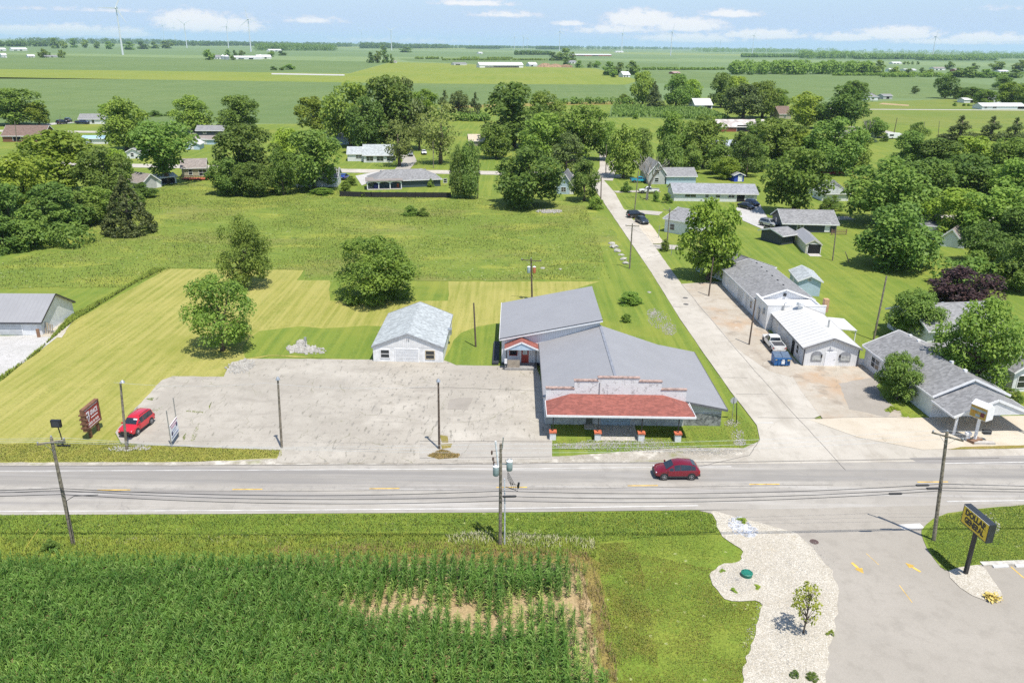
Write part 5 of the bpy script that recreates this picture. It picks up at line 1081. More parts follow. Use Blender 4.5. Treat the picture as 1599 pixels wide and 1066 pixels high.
# ------------------------------------------------------------------ signs and small street things
BROWN=flat('brown_sign_wood',(.19,.09,.05),.8,var=.25,scale=3);SRED=flat('sign_red',(.33,.03,.022),.45,var=.08);SWH=flat('sign_white',(.78,.78,.78),.5,var=.03)
a=G(141.5,684);b=G(155,672)
dv=(b-a);rz=math.atan2(dv.y,dv.x);wS=dv.length
sg_=thing('church_sign','red church sign in a brown timber frame on two posts left of the lot','sign',(a.x,a.y,0),rz)
hb=At(140,655,a.y).z;ht=At(131,633,a.y).z
hb,ht=1.25,3.45;ov=.35
for x in (.12,wS-.12): MB().box(x-.13,x+.13,-.13,.13,-.1,hb+.3).build('post',BROWN,sg_)
x0,x1=-ov-.2,wS+ov
m=MB();m.box(x0,x1,-.22,.22,ht,ht+.16);m.box(x0,x1,-.2,.2,hb-.16,hb);m.box(x0-.16,x0,-.22,.22,hb-.16,ht+.16);m.box(x1,x1+.16,-.22,.22,hb-.16,ht+.16)
for k in range(4): m.box(x0-.2,x0+.1,-.4,.4,hb+.15+k*.5,hb+.3+k*.5)
m.build('frame',BROWN,sg_)
pn=MB().box(x0,x1,-.16,.16,hb,ht).build('panel',SRED,sg_)
m=MB()
for q in ((x0+.05,x1-.05,hb+.05,hb+.11),(x0+.05,x1-.05,ht-.11,ht-.05)): m.box(q[0],q[1],-.175,-.16,q[2],q[3])
m.build('edge_line',SWH,pn)
PX=x1-x0
face=lambda x,z:Matrix.Translation((x,-.17,z))@Matrix.Rotation(R(90),4,'X')
txt('GRACE',.72,SWH,pn,face(x0+PX*.64,hb+1.45),.02,PX/4.3)
m=MB();sx,sz=x0+PX*.2,hb+1.35
m.solid([(sx+dx*PX*.1,-.162,sz+dz) for dx,dz in ((-1,.5),(1,.5),(1,-.15),(0,-.72),(-1,-.15))],[(sx+dx*PX*.1,-.18,sz+dz) for dx,dz in ((-1,.5),(1,.5),(1,-.15),(0,-.72),(-1,-.15))]);m.build('shield',SWH,pn)
m=MB();m.box(sx-PX*.05,sx+PX*.05,-.19,-.18,sz-.2,sz-.08);m.box(sx-PX*.06,sx+PX*.02,-.19,-.18,sz+.12,sz+.26);m.box(sx-.04,sx+.04,-.192,-.18,sz-.5,sz+.4);m.build('shield_mark',flat('shield_dark',(.12,.03,.06),.5),pn)
m=MB();m.box(x0+PX*.4,x0+PX*.88,-.175,-.16,hb+.88,hb+.98)
def scribble(m,xa,xb,z0,z1,n,y0,y1):
    for k in range(n):
        xa_=xa+(xb-xa)*k/n;w=(xb-xa)/n
        m.box(xa_,xa_+w*.3,y0,y1,z0,z1);m.box(xa_+w*.3,xa_+w*.75,y0,y1,z0+(z1-z0)*(.35 if k%2 else .7),z0+(z1-z0)*(.6 if k%2 else 1.))
for xa,xb,n in ((.12,.46,6),(.5,.62,3),(.67,.92,4)): scribble(m,x0+PX*xa,x0+PX*xb,hb+.26,hb+.56,n,-.175,-.16)
m.build('small_lettering',SWH,pn)
a=G(268.5,699);b=G(279.5,683);dv=b-a;rz=math.atan2(dv.y,dv.x);wS=dv.length
sg2=thing('notice_sign','white notice board hung between two tall grey pipes on the lot edge','sign',(a.x,a.y,0),rz)
for x,hh_ in ((0,4.3),(wS,4.7)): MB().tube([(x,0,-.1),(x,0,hh_)],.06,8).build('post',flat('grey_pipe_post',(.3,.29,.26),.7),sg2)
pn=MB().box(.05,wS-.02,-.1,-.04,.75,2.5).build('panel',SWH,sg2)
m=MB();m.box(.05,wS-.02,-.11,-.1,2.36,2.44);m.build('red_band',flat('band_red',(.35,.05,.08),.5),pn)
m=MB();scribble(m,.35,wS-.35,1.95,2.2,9,-.112,-.1);m.build('red_lettering',flat('letter_pink',(.5,.2,.3),.5),pn)
m=MB();scribble(m,.5,wS-.6,1.6,1.72,14,-.112,-.1);scribble(m,.5,wS-.6,1.35,1.45,14,-.112,-.1);m.box(.1,wS-.1,-.112,-.1,.95,1.12);m.build('blue_lettering',flat('letter_blue',(.25,.29,.42),.5),pn)
m=MB();m.lathe((0,0,0),[(.24,0),(.2,.02)],14);lg=m.build('logo',flat('logo_navy',(.03,.03,.1),.5),pn);lg.matrix_local=Matrix.Translation((.42,-.1,1.45))@Matrix.Rotation(R(90),4,'X')
lg2=lg.copy();col.objects.link(lg2);lg2.parent=pn;lg2.matrix_local=Matrix.Translation((wS-.4,-.1,1.85))@Matrix.Rotation(R(90),4,'X')
p=G(100,698);fl=thing('floodlight','black square floodlight on a leaning thin post beside the red sign','floodlight',(p.x,p.y,0))
MB().tube([(0,0,-.1),(-.1,0,1.5),(-.22,0,2.5)],.06,8).build('post',BLK,fl);MB().box(-.75,.25,-.25,.05,2.4,3.2).build('lamp_box',flat('lamp_box_black',(.02,.022,.026),.5),fl);MB().box(-.62,.12,-.27,-.25,2.5,3.1).build('lens',GLASS,fl);MB().box(-.7,.7,-.08,.08,.15,.27).build('foot_beam',BLK,fl)
# yellow roadside sign
YS=flat('sign_yellow',(.72,.5,.02),.4,var=.03)
p=G(1507,897);ds=thing('store_sign','yellow store sign in a black box on one square black post','sign',(p.x,p.y,.15),R(-83))
zt=At(1515,782,p.y).z;zb=At(1512,812,p.y).z
MB().box(-.13,.13,-.13,.13,-.15,4.).build('post',BLK,ds)
bx=MB().box(-1.55,1.55,-.28,.28,3.95,5.6).build('box',flat('sign_box_black',(.03,.034,.04),.4),ds)
fc=MB().box(-1.46,1.46,-.3,-.28,4.04,5.51).build('face',YS,bx)
m=MB();m.box(-1.48,1.48,-.305,-.28,5.51,5.54);m.build('white_edge',SWH,bx)
LB=flat('letter_black',(.015,.015,.015),.5)
fm=lambda z:Matrix.Translation((0,-.304,z))@Matrix.Rotation(R(90),4,'X')
txt('DOLLAR',.68,LB,fc,fm(5.1),.04,.93);txt('GENERAL',.68,LB,fc,fm(4.45),.04,.77)
fb=MB().box(-1.46,1.46,.28,.3,4.04,5.51).build('face',YS,bx)
fm2=lambda z:Matrix.Translation((0,.304,z))@Matrix.Rotation(R(180),4,'Z')@Matrix.Rotation(R(90),4,'X')
txt('DOLLAR',.68,LB,fb,fm2(5.1),.022,.97);txt('GENERAL',.68,LB,fb,fm2(4.45),.022,.8)
# white house-shaped sign by the canopy
p=G(1521,690);fs=thing('ice_cream_sign','white house shaped box sign with a yellow picture panel on a pole by the canopy','sign',(p.x,p.y,.12),R(28))
MB().box(-.12,.12,-.12,.12,-.1,3.1).build('post',WTRIM,fs);MB().box(-.8,.8,-.4,.4,-.05,.3).build('base',flat('brown_base',(.22,.13,.08),.8),fs)
m=MB();m.solid([(-.6,-1.,2.9),(.6,-1.,2.9),(.6,-1.,4.3),(.0,-1.,4.75),(-.6,-1.,4.3)],[(-.6,.9,2.9),(.6,.9,2.9),(.6,.9,4.3),(.0,.9,4.75),(-.6,.9,4.3)]);bxx=m.build('box',WTRIM,fs)
f_=MB().box(-.63,-.6,-.95,.85,2.95,4.25).build('picture_panel',flat('panel_mustard',(.45,.29,.05),.5),bxx)
m=MB();m.box(-.65,-.63,-.9,.8,3.75,3.98);m.box(-.65,-.63,-.3,.2,3.1,3.4);m.build('panel_grey',flat('panel_grey',(.3,.36,.36),.5),f_);MB().box(-.66,-.63,-.75,-.35,3.25,3.7).build('panel_maroon',flat('panel_maroon',(.15,.02,.03),.5),f_);MB().box(-.66,-.63,.2,.7,3.45,3.6).build('panel_orange',flat('panel_orange',(.55,.25,.02),.5),f_)
MB().box(.6,.62,-.8,.0,3.95,4.2).build('grey_label',flat('label_grey',(.42,.47,.52),.5),bxx)
p=G(1527,688);tag(MB().box(p.x+.3,p.x+1.1,p.y-.3,p.y+.2,.9,1.35).build('black_box',BLK),'black equipment box on the sign base by the canopy','box')
p=G(1510,689);ms=thing('meter_post','white meter pedestal beside the house shaped sign','meter',(p.x,p.y,.12));MB().box(-.15,.15,-.15,.15,0,.7).build('post',WTRIM,ms);MB().box(-.35,.25,-.2,.2,.7,1.).build('head',WTRIM,ms)
p=G(1538,694);tag(MB().box(p.x-1.3,p.x+1.,p.y-.2,p.y+.3,.12,.32).build('concrete_kerb_block',CONCB),'concrete island block under the house shaped sign','block')
# stop sign seen from behind
p=G(1142.5,657);ss=thing('stop_sign','back of a stop sign on a grey post at the street corner','sign',(p.x,p.y,0),R(8))
MB().tube([(0,0,-.1),(0,0,3.0)],.035,6).build('post',GALV,ss)
o8=[(.43*math.cos(R(22.5+45*k)),.43*math.sin(R(22.5+45*k))) for k in range(8)]
MB().solid([(x,.05,2.55+z) for x,z in o8],[(x,.07,2.55+z) for x,z in o8]).build('plate',flat('sign_back_grey',(.5,.51,.52),.4,.4),ss)
MB().solid([(x*.98,.072,2.55+z*.98) for x,z in o8],[(x*.98,.076,2.55+z*.98) for x,z in o8]).build('sign_face',flat('stop_red',(.45,.02,.02),.4),ss)
txt('STOP',.33,SWH,ss,Matrix.Translation((0,.08,2.55))@Matrix.Rotation(R(180),4,'Z')@Matrix.Rotation(R(90),4,'X'),.01)
p=G(478,545);su=thing('meter_post','small grey meter box on a thin post in the rubble pile','meter',(p.x,p.y,0));MB().tube([(0,0,-.1),(0,0,1.6)],.05,6).build('post',GALV,su);MB().box(-.17,.17,-.12,.1,1.2,1.75).build('box',GALV,su)
# septic lid, manhole
p=G(1165.5,900);sp_=thing('septic_riser','round green plastic septic riser lid in the white gravel','lid',(p.x,p.y,.12))
GR=flat('green_plastic',(.015,.17,.115),.45,var=.08)
MB().lathe((0,0,-.05),[(.44,0),(.44,.27)],24).build('riser',GR,sp_);ld=MB().lathe((0,0,.22),[(.47,0),(.47,.07),(.42,.1),(.05,.11)],24).build('cover',GR,sp_)
m=MB()
for k in range(8): m.lathe((.33*math.cos(k*R(45)),.33*math.sin(k*R(45)),.325),[(.045,0),(.045,.012)],8)
m.build('bolt_pocket',flat('dark_green',(.008,.06,.045),.6),ld)
p=G(1271,847);mh=thing('manhole_cover','round rusty brown manhole cover in the driveway mouth','manhole cover',(p.x,p.y,.108))
MB().lathe((0,0,0),[(.38,0),(.38,.012)],24).build('ring',flat('rusty_iron',(.11,.07,.06),.8,var=.3,scale=8),mh);MB().lathe((0,0,.012),[(.32,0),(.32,.006)],24).build('plate',lined('iron_grid',(.13,.085,.075),'x',.07,.8,.8,wid=.4,mix2=.6),mh)
p=G(1166,481) if 0 else G(1070,466);
for px,py in ((1070,466),(1071,476)):
    q=G(px,py);tag(MB().lathe((q.x,q.y,.111),[(.45,0),(.45,.01)],16).build('manhole_cover',flat('dark_iron',(.1,.095,.09),.8)),'dark iron cover in the side street, '+('farther of two' if py<470 else 'nearer of two'),'manhole cover')
# rocks
def rock(px,py,s,label,name='landscape_rock',mat=None,flatn=.55,seed=0,grp=None):
    p=G(px,py);bm=bmesh.new();bmesh.ops.create_icosphere(bm,subdivisions=2,radius=1)
    for v in bm.verts:
        k=1+.45*mnoise.noise(v.co*1.4+Vector((seed*3.1,px*.1,0)));v.co*=k;v.co.z*=flatn;v.co*=s;v.co.x*=1.25
    me=bpy.data.meshes.new(name);bm.to_mesh(me);bm.free();me.materials.append(mat or RK);o=mobj(name,me);o.location=(p.x,p.y,s*flatn*.45);o.rotation_euler=(0,0,seed);return tag(o,label,'rock',grp)
RK=flat('pale_limestone',(.38,.36,.32),.9,var=.15,scale=2,bump=.6)
for i,(x,y,s,l) in enumerate(((955,381,.6,'white landscape rock at the far end of the row by the street pole'),(959,386.5,.9,'widest flat white landscape rock, second from the far end of the row'),(964,393,.75,'white landscape rock, third from the far end of the row'),(970.5,399,.5,'smallest white rock in the row, fourth from the far end'),(973.5,406,.7,'white landscape rock, fifth from the far end of the row'),(977,412,.6,'white landscape rock closest to the crossarm pole'),(848,419.5,.35,'small pale stone on the mown grass behind the annexe'),(875,421,.3,'pale stone on the mown grass right of the transformer pole'),(1014,457,.3,'pale stone on the lawn near the side street'))):
    rock(x,y,s,l,seed=i)
def rubble(name,label,cells,mat,kind='stuff',sz=(.05,.22),n=500,seed=1):
    r_=random.Random(seed);m=MB()
    for _ in range(n):
        cx,cy,rx,ry=r_.choice(cells);a=r_.uniform(0,6.28);q=r_.random()**.7
        p=G(cx+rx*q*math.cos(a),cy+ry*q*math.sin(a));s=r_.uniform(*sz)
        d=[Vector((r_.uniform(.6,1)*s*math.cos(k*1.05),r_.uniform(.6,1)*s*math.sin(k*1.05),0)) for k in range(6)]
        top=[v*.6+Vector((r_.uniform(-.1,.1)*s,r_.uniform(-.1,.1)*s,s*r_.uniform(.4,.8))) for v in d]
        b=Vector((p.x,p.y,.112));m.solid([b+v for v in d],[b+v for v in top])
    return tag(m.build(name,mat),label,kind=kind)
rubble('rubble','pale broken concrete rubble around the meter post',[(472,546,24,6),(480,549,30,5),(462,546,14,5),(470,538,8,5)],RK,n=420,sz=(.1,.42),seed=2)
rubble('gravel','pale gravel heap at the back left corner of the lot',[(372,576,20,9),(385,570,14,8)],RK,n=500,sz=(.06,.25),seed=3)
rubble('gravel','loose white gravel along the road in front of the storefront',[(960,699,90,6),(900,697,40,5),(1040,703,70,5),(1110,706,50,5),(1010,692,50,6),(945,692,40,5)],RK,n=3000,sz=(.02,.07),seed=4)
rubble('gravel','pale stones scattered by the stop sign',[(1143,662,12,6),(1152,680,12,10),(1155,692,10,6)],RK,n=320,sz=(.03,.1),seed=5)
rubble('gravel','worn pale gravel patch on the lawn beside the storefront',[(1030,500,18,14),(1045,515,12,10),(1020,490,10,8)],RK,n=900,sz=(.03,.1),seed=6)
rubble('gravel','loose pale gravel at the foot of the light pole by the red SUV',[(190,702,22,4),(222,700,14,4)],RK,n=260,sz=(.03,.11),seed=7)
rubble('gravel','grey riprap stones at the gravel bed by the road',[(1158,826,16,12),(1150,818,14,10),(1170,832,14,8)],flat('grey_riprap',(.5,.51,.53),.9,var=.25,scale=3),n=420,sz=(.05,.16),seed=8)
rubble('gravel','loose white gravel strewn over the bed',[(1230,880,75,40),(1240,950,60,60),(1220,1010,60,60),(1150,905,40,25)],RK,n=5000,sz=(.02,.06),seed=9)
rubble('gravel','pale stones thrown on the grass corner behind the yellow sign',[(1545,815,12,14),(1553,826,8,10),(1518,808,6,6)],RK,n=160,sz=(.05,.15),seed=10)
rubble('litter','pale weathered stones and scraps on the meadow mound',[(858,331,20,3)],flat('grey_scrap',(.36,.34,.3),.9),n=160,sz=(.15,.4),seed=11)
rubble('clutter','mixed yard clutter by the red hedge house',[(1308,271,25,2)],flat('clutter_red',(.4,.08,.05),.8),n=22,sz=(.4,1.),seed=12)

# ------------------------------------------------------------------ trees
LM=leafmat('leaf_green',(.225,.345,.052),(.32,.435,.08),(.155,.265,.043),.46,.35)
LY=leafmat('leaf_yellow_green',(.285,.40,.05),(.38,.485,.07),(.205,.32,.04),.46,.35)
LD=leafmat('leaf_dark',(.18,.29,.05),(.26,.37,.07),(.12,.215,.04),.44,.34)
LC=leafmat('leaf_conifer',(.115,.17,.04),(.19,.24,.055),(.08,.12,.032),.26,.25)
LCD=leafmat('cedar_needles',(.075,.105,.026),(.14,.16,.04),(.045,.068,.018),.15,.2)
LP=leafmat('leaf_purple',(.07,.036,.037),(.125,.07,.055),(.04,.022,.024),.2)
LT=leafmat('leaf_thin_olive',(.26,.30,.075),(.33,.355,.11),(.19,.235,.055),.42,.3)
LB_=leafmat('leaf_blue_green',(.13,.21,.11),(.21,.29,.15),(.085,.15,.08),.25)
BARK=flat('tree_bark',(.13,.1,.075),.95,var=.35,scale=4,bump=.6);BARKG=flat('grey_dead_bark',(.33,.29,.25),.95,var=.25,scale=4,bump=.5)
def leaves(rg,P,Nm,size,asp=.62,flop=.5):
    """rhombic leaf clumps at points P facing roughly along Nm"""
    n=len(P);Nm=Nm+rg.normal(0,flop,(n,3));Nm/=np.linalg.norm(Nm,axis=1,keepdims=True)+1e-9
    a=rg.normal(0,1,(n,3));a-=Nm*(a*Nm).sum(1,keepdims=True);a/=np.linalg.norm(a,axis=1,keepdims=True)+1e-9
    b=np.cross(Nm,a);s=size*rg.uniform(.6,1.35,(n,1))
    V=np.stack([P-a*s*.5,P+b*s*asp*.5+Nm*s*.06,P+a*s*.5,P-b*s*asp*.5+Nm*s*.06],1).reshape(-1,3)
    return V,np.arange(n*4).reshape(-1,4)
def prof(kind,t):
    if kind=='round': return np.sqrt(np.clip(1-(2*t-.9)**2/1.21,0,1))**.8
    if kind=='oval': return np.clip(np.sin(np.pi*np.clip(t*.92+.08,0,1)),0,1)**.55
    if kind=='vase': return np.clip(.35+.75*t,0,1)*np.sqrt(np.clip(1-np.maximum(t-.6,0)**2/.17,0,1))
    if kind=='cone': return np.clip(1.02-t,0,1)**.9*np.clip(.85+t*2.5,0,1)
    if kind=='column': return np.clip(np.sin(np.pi*np.clip(t*.85+.12,0,1)),0,1)**.35
    if kind=='bush': return np.sqrt(np.clip(1-t**2.2,0,1))
def crown(kind,seed,base,nl,per,leaf,mat,lobe=.3,droop=0.,hollow=.25,shape=1.):
    """crown of 10 m height and 10 m width: leaf clumps on many overlapping boughs; returns mesh and bough centres"""
    rg=np.random.default_rng(seed);Pl=[];Nl=[];C=[]
    for i in range(nl):
        tt=rg.uniform(0,1)
        if kind in('cone',): tt=tt**1.2
        rr_=float(prof(kind,np.array(tt)))*5
        q=rg.uniform(hollow,1)**.5 if rg.random()<.85 else rg.uniform(0,.5)
        a=rg.uniform(0,2*np.pi);lr=lobe*5*rg.uniform(.6,1.25)*((.45+.55*rr_/5) if kind!='cone' else (.3+.7*rr_/5))
        rad=max(0,rr_*q-lr*.55);z=base*10+tt*(10-base*10)*.93
        z=min(z,9.9-lr*.55)
        c=np.array([rad*np.cos(a),rad*np.sin(a),z]);C.append((c,lr))
        n=int(per*(lr/(lobe*5))**2*rg.uniform(.7,1.2))+4
        d=rg.normal(0,1,(n,3));out=np.array([np.cos(a)*.6,np.sin(a)*.6,.75]);d+=out*.55
        d/=np.linalg.norm(d,axis=1,keepdims=True)
        k=rg.uniform(.55,1.08,(n,1));p=c+d*lr*k*np.array([1,1,.78])
        if droop: p[:,2]-=droop*np.abs(rg.normal(0,1,n))*lr
        Pl.append(p);Nl.append(d*.7+np.array([0,0,.55]))
    P=np.concatenate(Pl);Nn=np.concatenate(Nl)
    P[:,2]=np.maximum(P[:,2],.1)
    V,Q=leaves(rg,P,Nn,leaf);return npmesh('crown',V,Q,mat),C
def trunkmesh(C,h,r,mat,seed=0,limbs=9,lean=.3):
    rr=random.Random(seed);m=MB();ax=[(0,0,-.2),(rr.uniform(-.1,.1),rr.uniform(-.1,.1),h*.33),(rr.uniform(-lean,lean),rr.uniform(-lean,lean),h*.7),(rr.uniform(-lean,lean),rr.uniform(-lean,lean),h)]
    m.tube(ax,[r*1.35,r,r*.75,r*.3],8)
    for c,lr in rr.sample(C,min(limbs,len(C))):
        s=Vector(ax[1]).lerp(Vector(ax[2]),rr.random());e=Vector(c)
        if e.z<s.z: continue
        m.tube([s,s.lerp(e,.5)+Vector((0,0,.25)),e],[r*.5,r*.3,r*.1],6)
    me=bpy.data.meshes.new('trunk');me.from_pydata(m.v,[],m.f);me.materials.append(mat)
    for p in me.polygons:p.use_smooth=True
    return me
KIND={}
def addkind(n,variants): KIND[n]=variants
def mk(kind,seed,base,nl,per,leaf,mat,tr=.28,th=5.5,bark=None,**k):
    me,C=crown(kind,seed,base,nl,per,leaf,mat,**k);return me,trunkmesh(C,th,tr,bark or BARK,seed)
addkind('maple',[mk('round',s,.13,46,185,.52,m_,lobe=.34) for s,m_ in ((1,LM),(2,LD),(3,LM))])
addkind('light',[mk('round',s,.13,46,180,.52,LY,lobe=.33) for s in (11,12)])
addkind('dark',[mk('round',s,.1,48,185,.5,LD,lobe=.34) for s in (21,22)])
addkind('oval',[mk('oval',s,.1,50,170,.5,m_,lobe=.32) for s,m_ in ((31,LM),(32,LD))])
addkind('vase',[mk('vase',s,.22,44,170,.5,m_,lobe=.34) for s,m_ in ((41,LM),(42,LD))])
addkind('thin',[mk('vase',s,.2,60,62,.42,LT,lobe=.28,limbs_=0) if 0 else mk('vase',s,.18,64,60,.42,LT,lobe=.28,th=7) for s in (51,52)])
addkind('cedar',[mk('cone',61,.0,330,62,.36,LCD,lobe=.14,th=8,hollow=.84)])
addkind('pine',[mk('cone',s,.08,64,120,.5,LC,lobe=.3,th=8.5,droop=.12) for s in (71,72)]+[mk('oval',73,.12,52,130,.5,LC,lobe=.3,th=8.5)])
addkind('column',[mk('column',81,.06,60,150,.5,LD,lobe=.36)])
addkind('bush',[mk('bush',s,.0,44,150,.62,m_,lobe=.36,th=4) for s,m_ in ((91,LM),(92,LD))])
addkind('clipped',[mk('bush',95,.0,90,170,.35,LD,lobe=.22,th=4,hollow=.8)])
addkind('purple',[mk('round',97,.05,50,200,.5,LP,lobe=.34)])
addkind('weeping',[mk('round',99,.12,56,190,.5,LD,lobe=.3,droop=.55)])
addkind('spruce',[mk('cone',101,.02,60,130,.5,LB_,lobe=.26,th=8)])
addkind('walnut',[mk('oval',111,.14,38,330,.36,LM,lobe=.36,hollow=.5),mk('oval',112,.06,44,300,.34,LM,lobe=.33,hollow=.5)])
addkind('bigbush',[mk('round',113,.03,75,300,.33,LM,lobe=.3)])
addkind('maplefine',[mk('oval',115,.06,80,260,.36,LM,lobe=.3),mk('round',116,.08,80,260,.36,LD,lobe=.3)])
addkind('far',[mk('round',s,.03,14,46,1.6,m_,lobe=.48) for s,m_ in ((121,LD),(122,LM))])
addkind('weed',[mk('bush',131,.0,16,26,1.5,LY,lobe=.4,th=2),mk('bush',132,.0,14,26,1.5,LM,lobe=.45,th=2)])
NTREE=0
def tree(kind,x,y,wpx,top,label,var=None,name=None,cat='tree',group=None,z=0.,rz=None,wz=1.):
    global NTREE;NTREE+=1;r_=random.Random(NTREE*13+5)
    p=G(x,y);w_=wpx/PXM(p);h=At(x,top,p.y+ (w_*.15)).z
    vs=KIND[kind];cm_,tm_=vs[r_.randrange(len(vs)) if var is None else var]
    t=thing(name or {'cedar':'cedar_tree','pine':'pine_tree','bush':'shrub','clipped':'round_shrub','spruce':'spruce_tree'}.get(kind,'broadleaf_tree'),label,cat,(p.x,p.y+w_*.22*(0 if kind in('bush','clipped') else 1)*0,z),r_.uniform(0,6.28) if rz is None else rz,group)
    c=mobj('crown',cm_,t);mobj('trunk',tm_,t)
    t.scale=(w_/9.3,w_/9.3*wz,h/9.8)
    return t
T=tree
# the open lots
T('walnut',348,548,108,424,'slender lobed tree with a leaning crown at the back left corner of the lot',0,'walnut_tree',rz=.4)
T('walnut',384,449,80,334,'tall narrow tree standing where the mown grass meets the meadow',1,'walnut_tree')
T('bigbush',585,468,128,366,'broad round tree with branches to the ground behind the white garage',0)
T('cedar',203,364,82,268,'dark broad conical cedar at the left edge of the meadow',0)
T('bush',640,336,28,320,'dark shrub standing alone in the meadow, left and larger of a pair',1,cat='shrub')
T('bush',661,337,22,324,'smaller dark shrub right beside the larger one in the meadow',1,cat='shrub')
T('bush',985,474,40,453,'low rounded shrub on the lawn behind the storefront',0,cat='shrub')
T('bush',978,503,18,488,'weedy low shrub below the rounded one beside the grey roof',0,cat='shrub')
# left side thicket and its trees
for a in (('light',102,305,135,203,'broad yellow green tree rising highest out of the left thicket'),
 ('light',40,330,90,240,'yellow green tree at the left end of the thicket'),('dark',165,312,80,228,'dark tree at the right end of the thicket in front of the blue roofed shed'),
 ('light',185,305,60,232,'thin yellow green tree beside the cedar top'),('dark',20,372,85,285,'dark tree at the left border in the thicket'),
 ('maple',95,360,95,285,'rounded mid green tree in the middle of the thicket'),('maple',150,345,70,290,'mid green tree directly left of the cedar')):
    T(*a)
for i,a in enumerate(((10,392,70,335,'at the left border'),(55,385,70,320,'second from the left border'),(95,368,60,318,'third from the left border'),(130,352,60,300,'below the mid green tree'),(160,338,50,300,'touching the cedar'),(205,322,45,296,'in front of the grey shed'),(225,308,40,284,'right behind the cedar'),(190,318,60,280,'above the cedar tip'))):
    T('bush',a[0],a[1],a[2],a[3],'dense dark green thicket shrub '+a[4],1,cat='shrub')
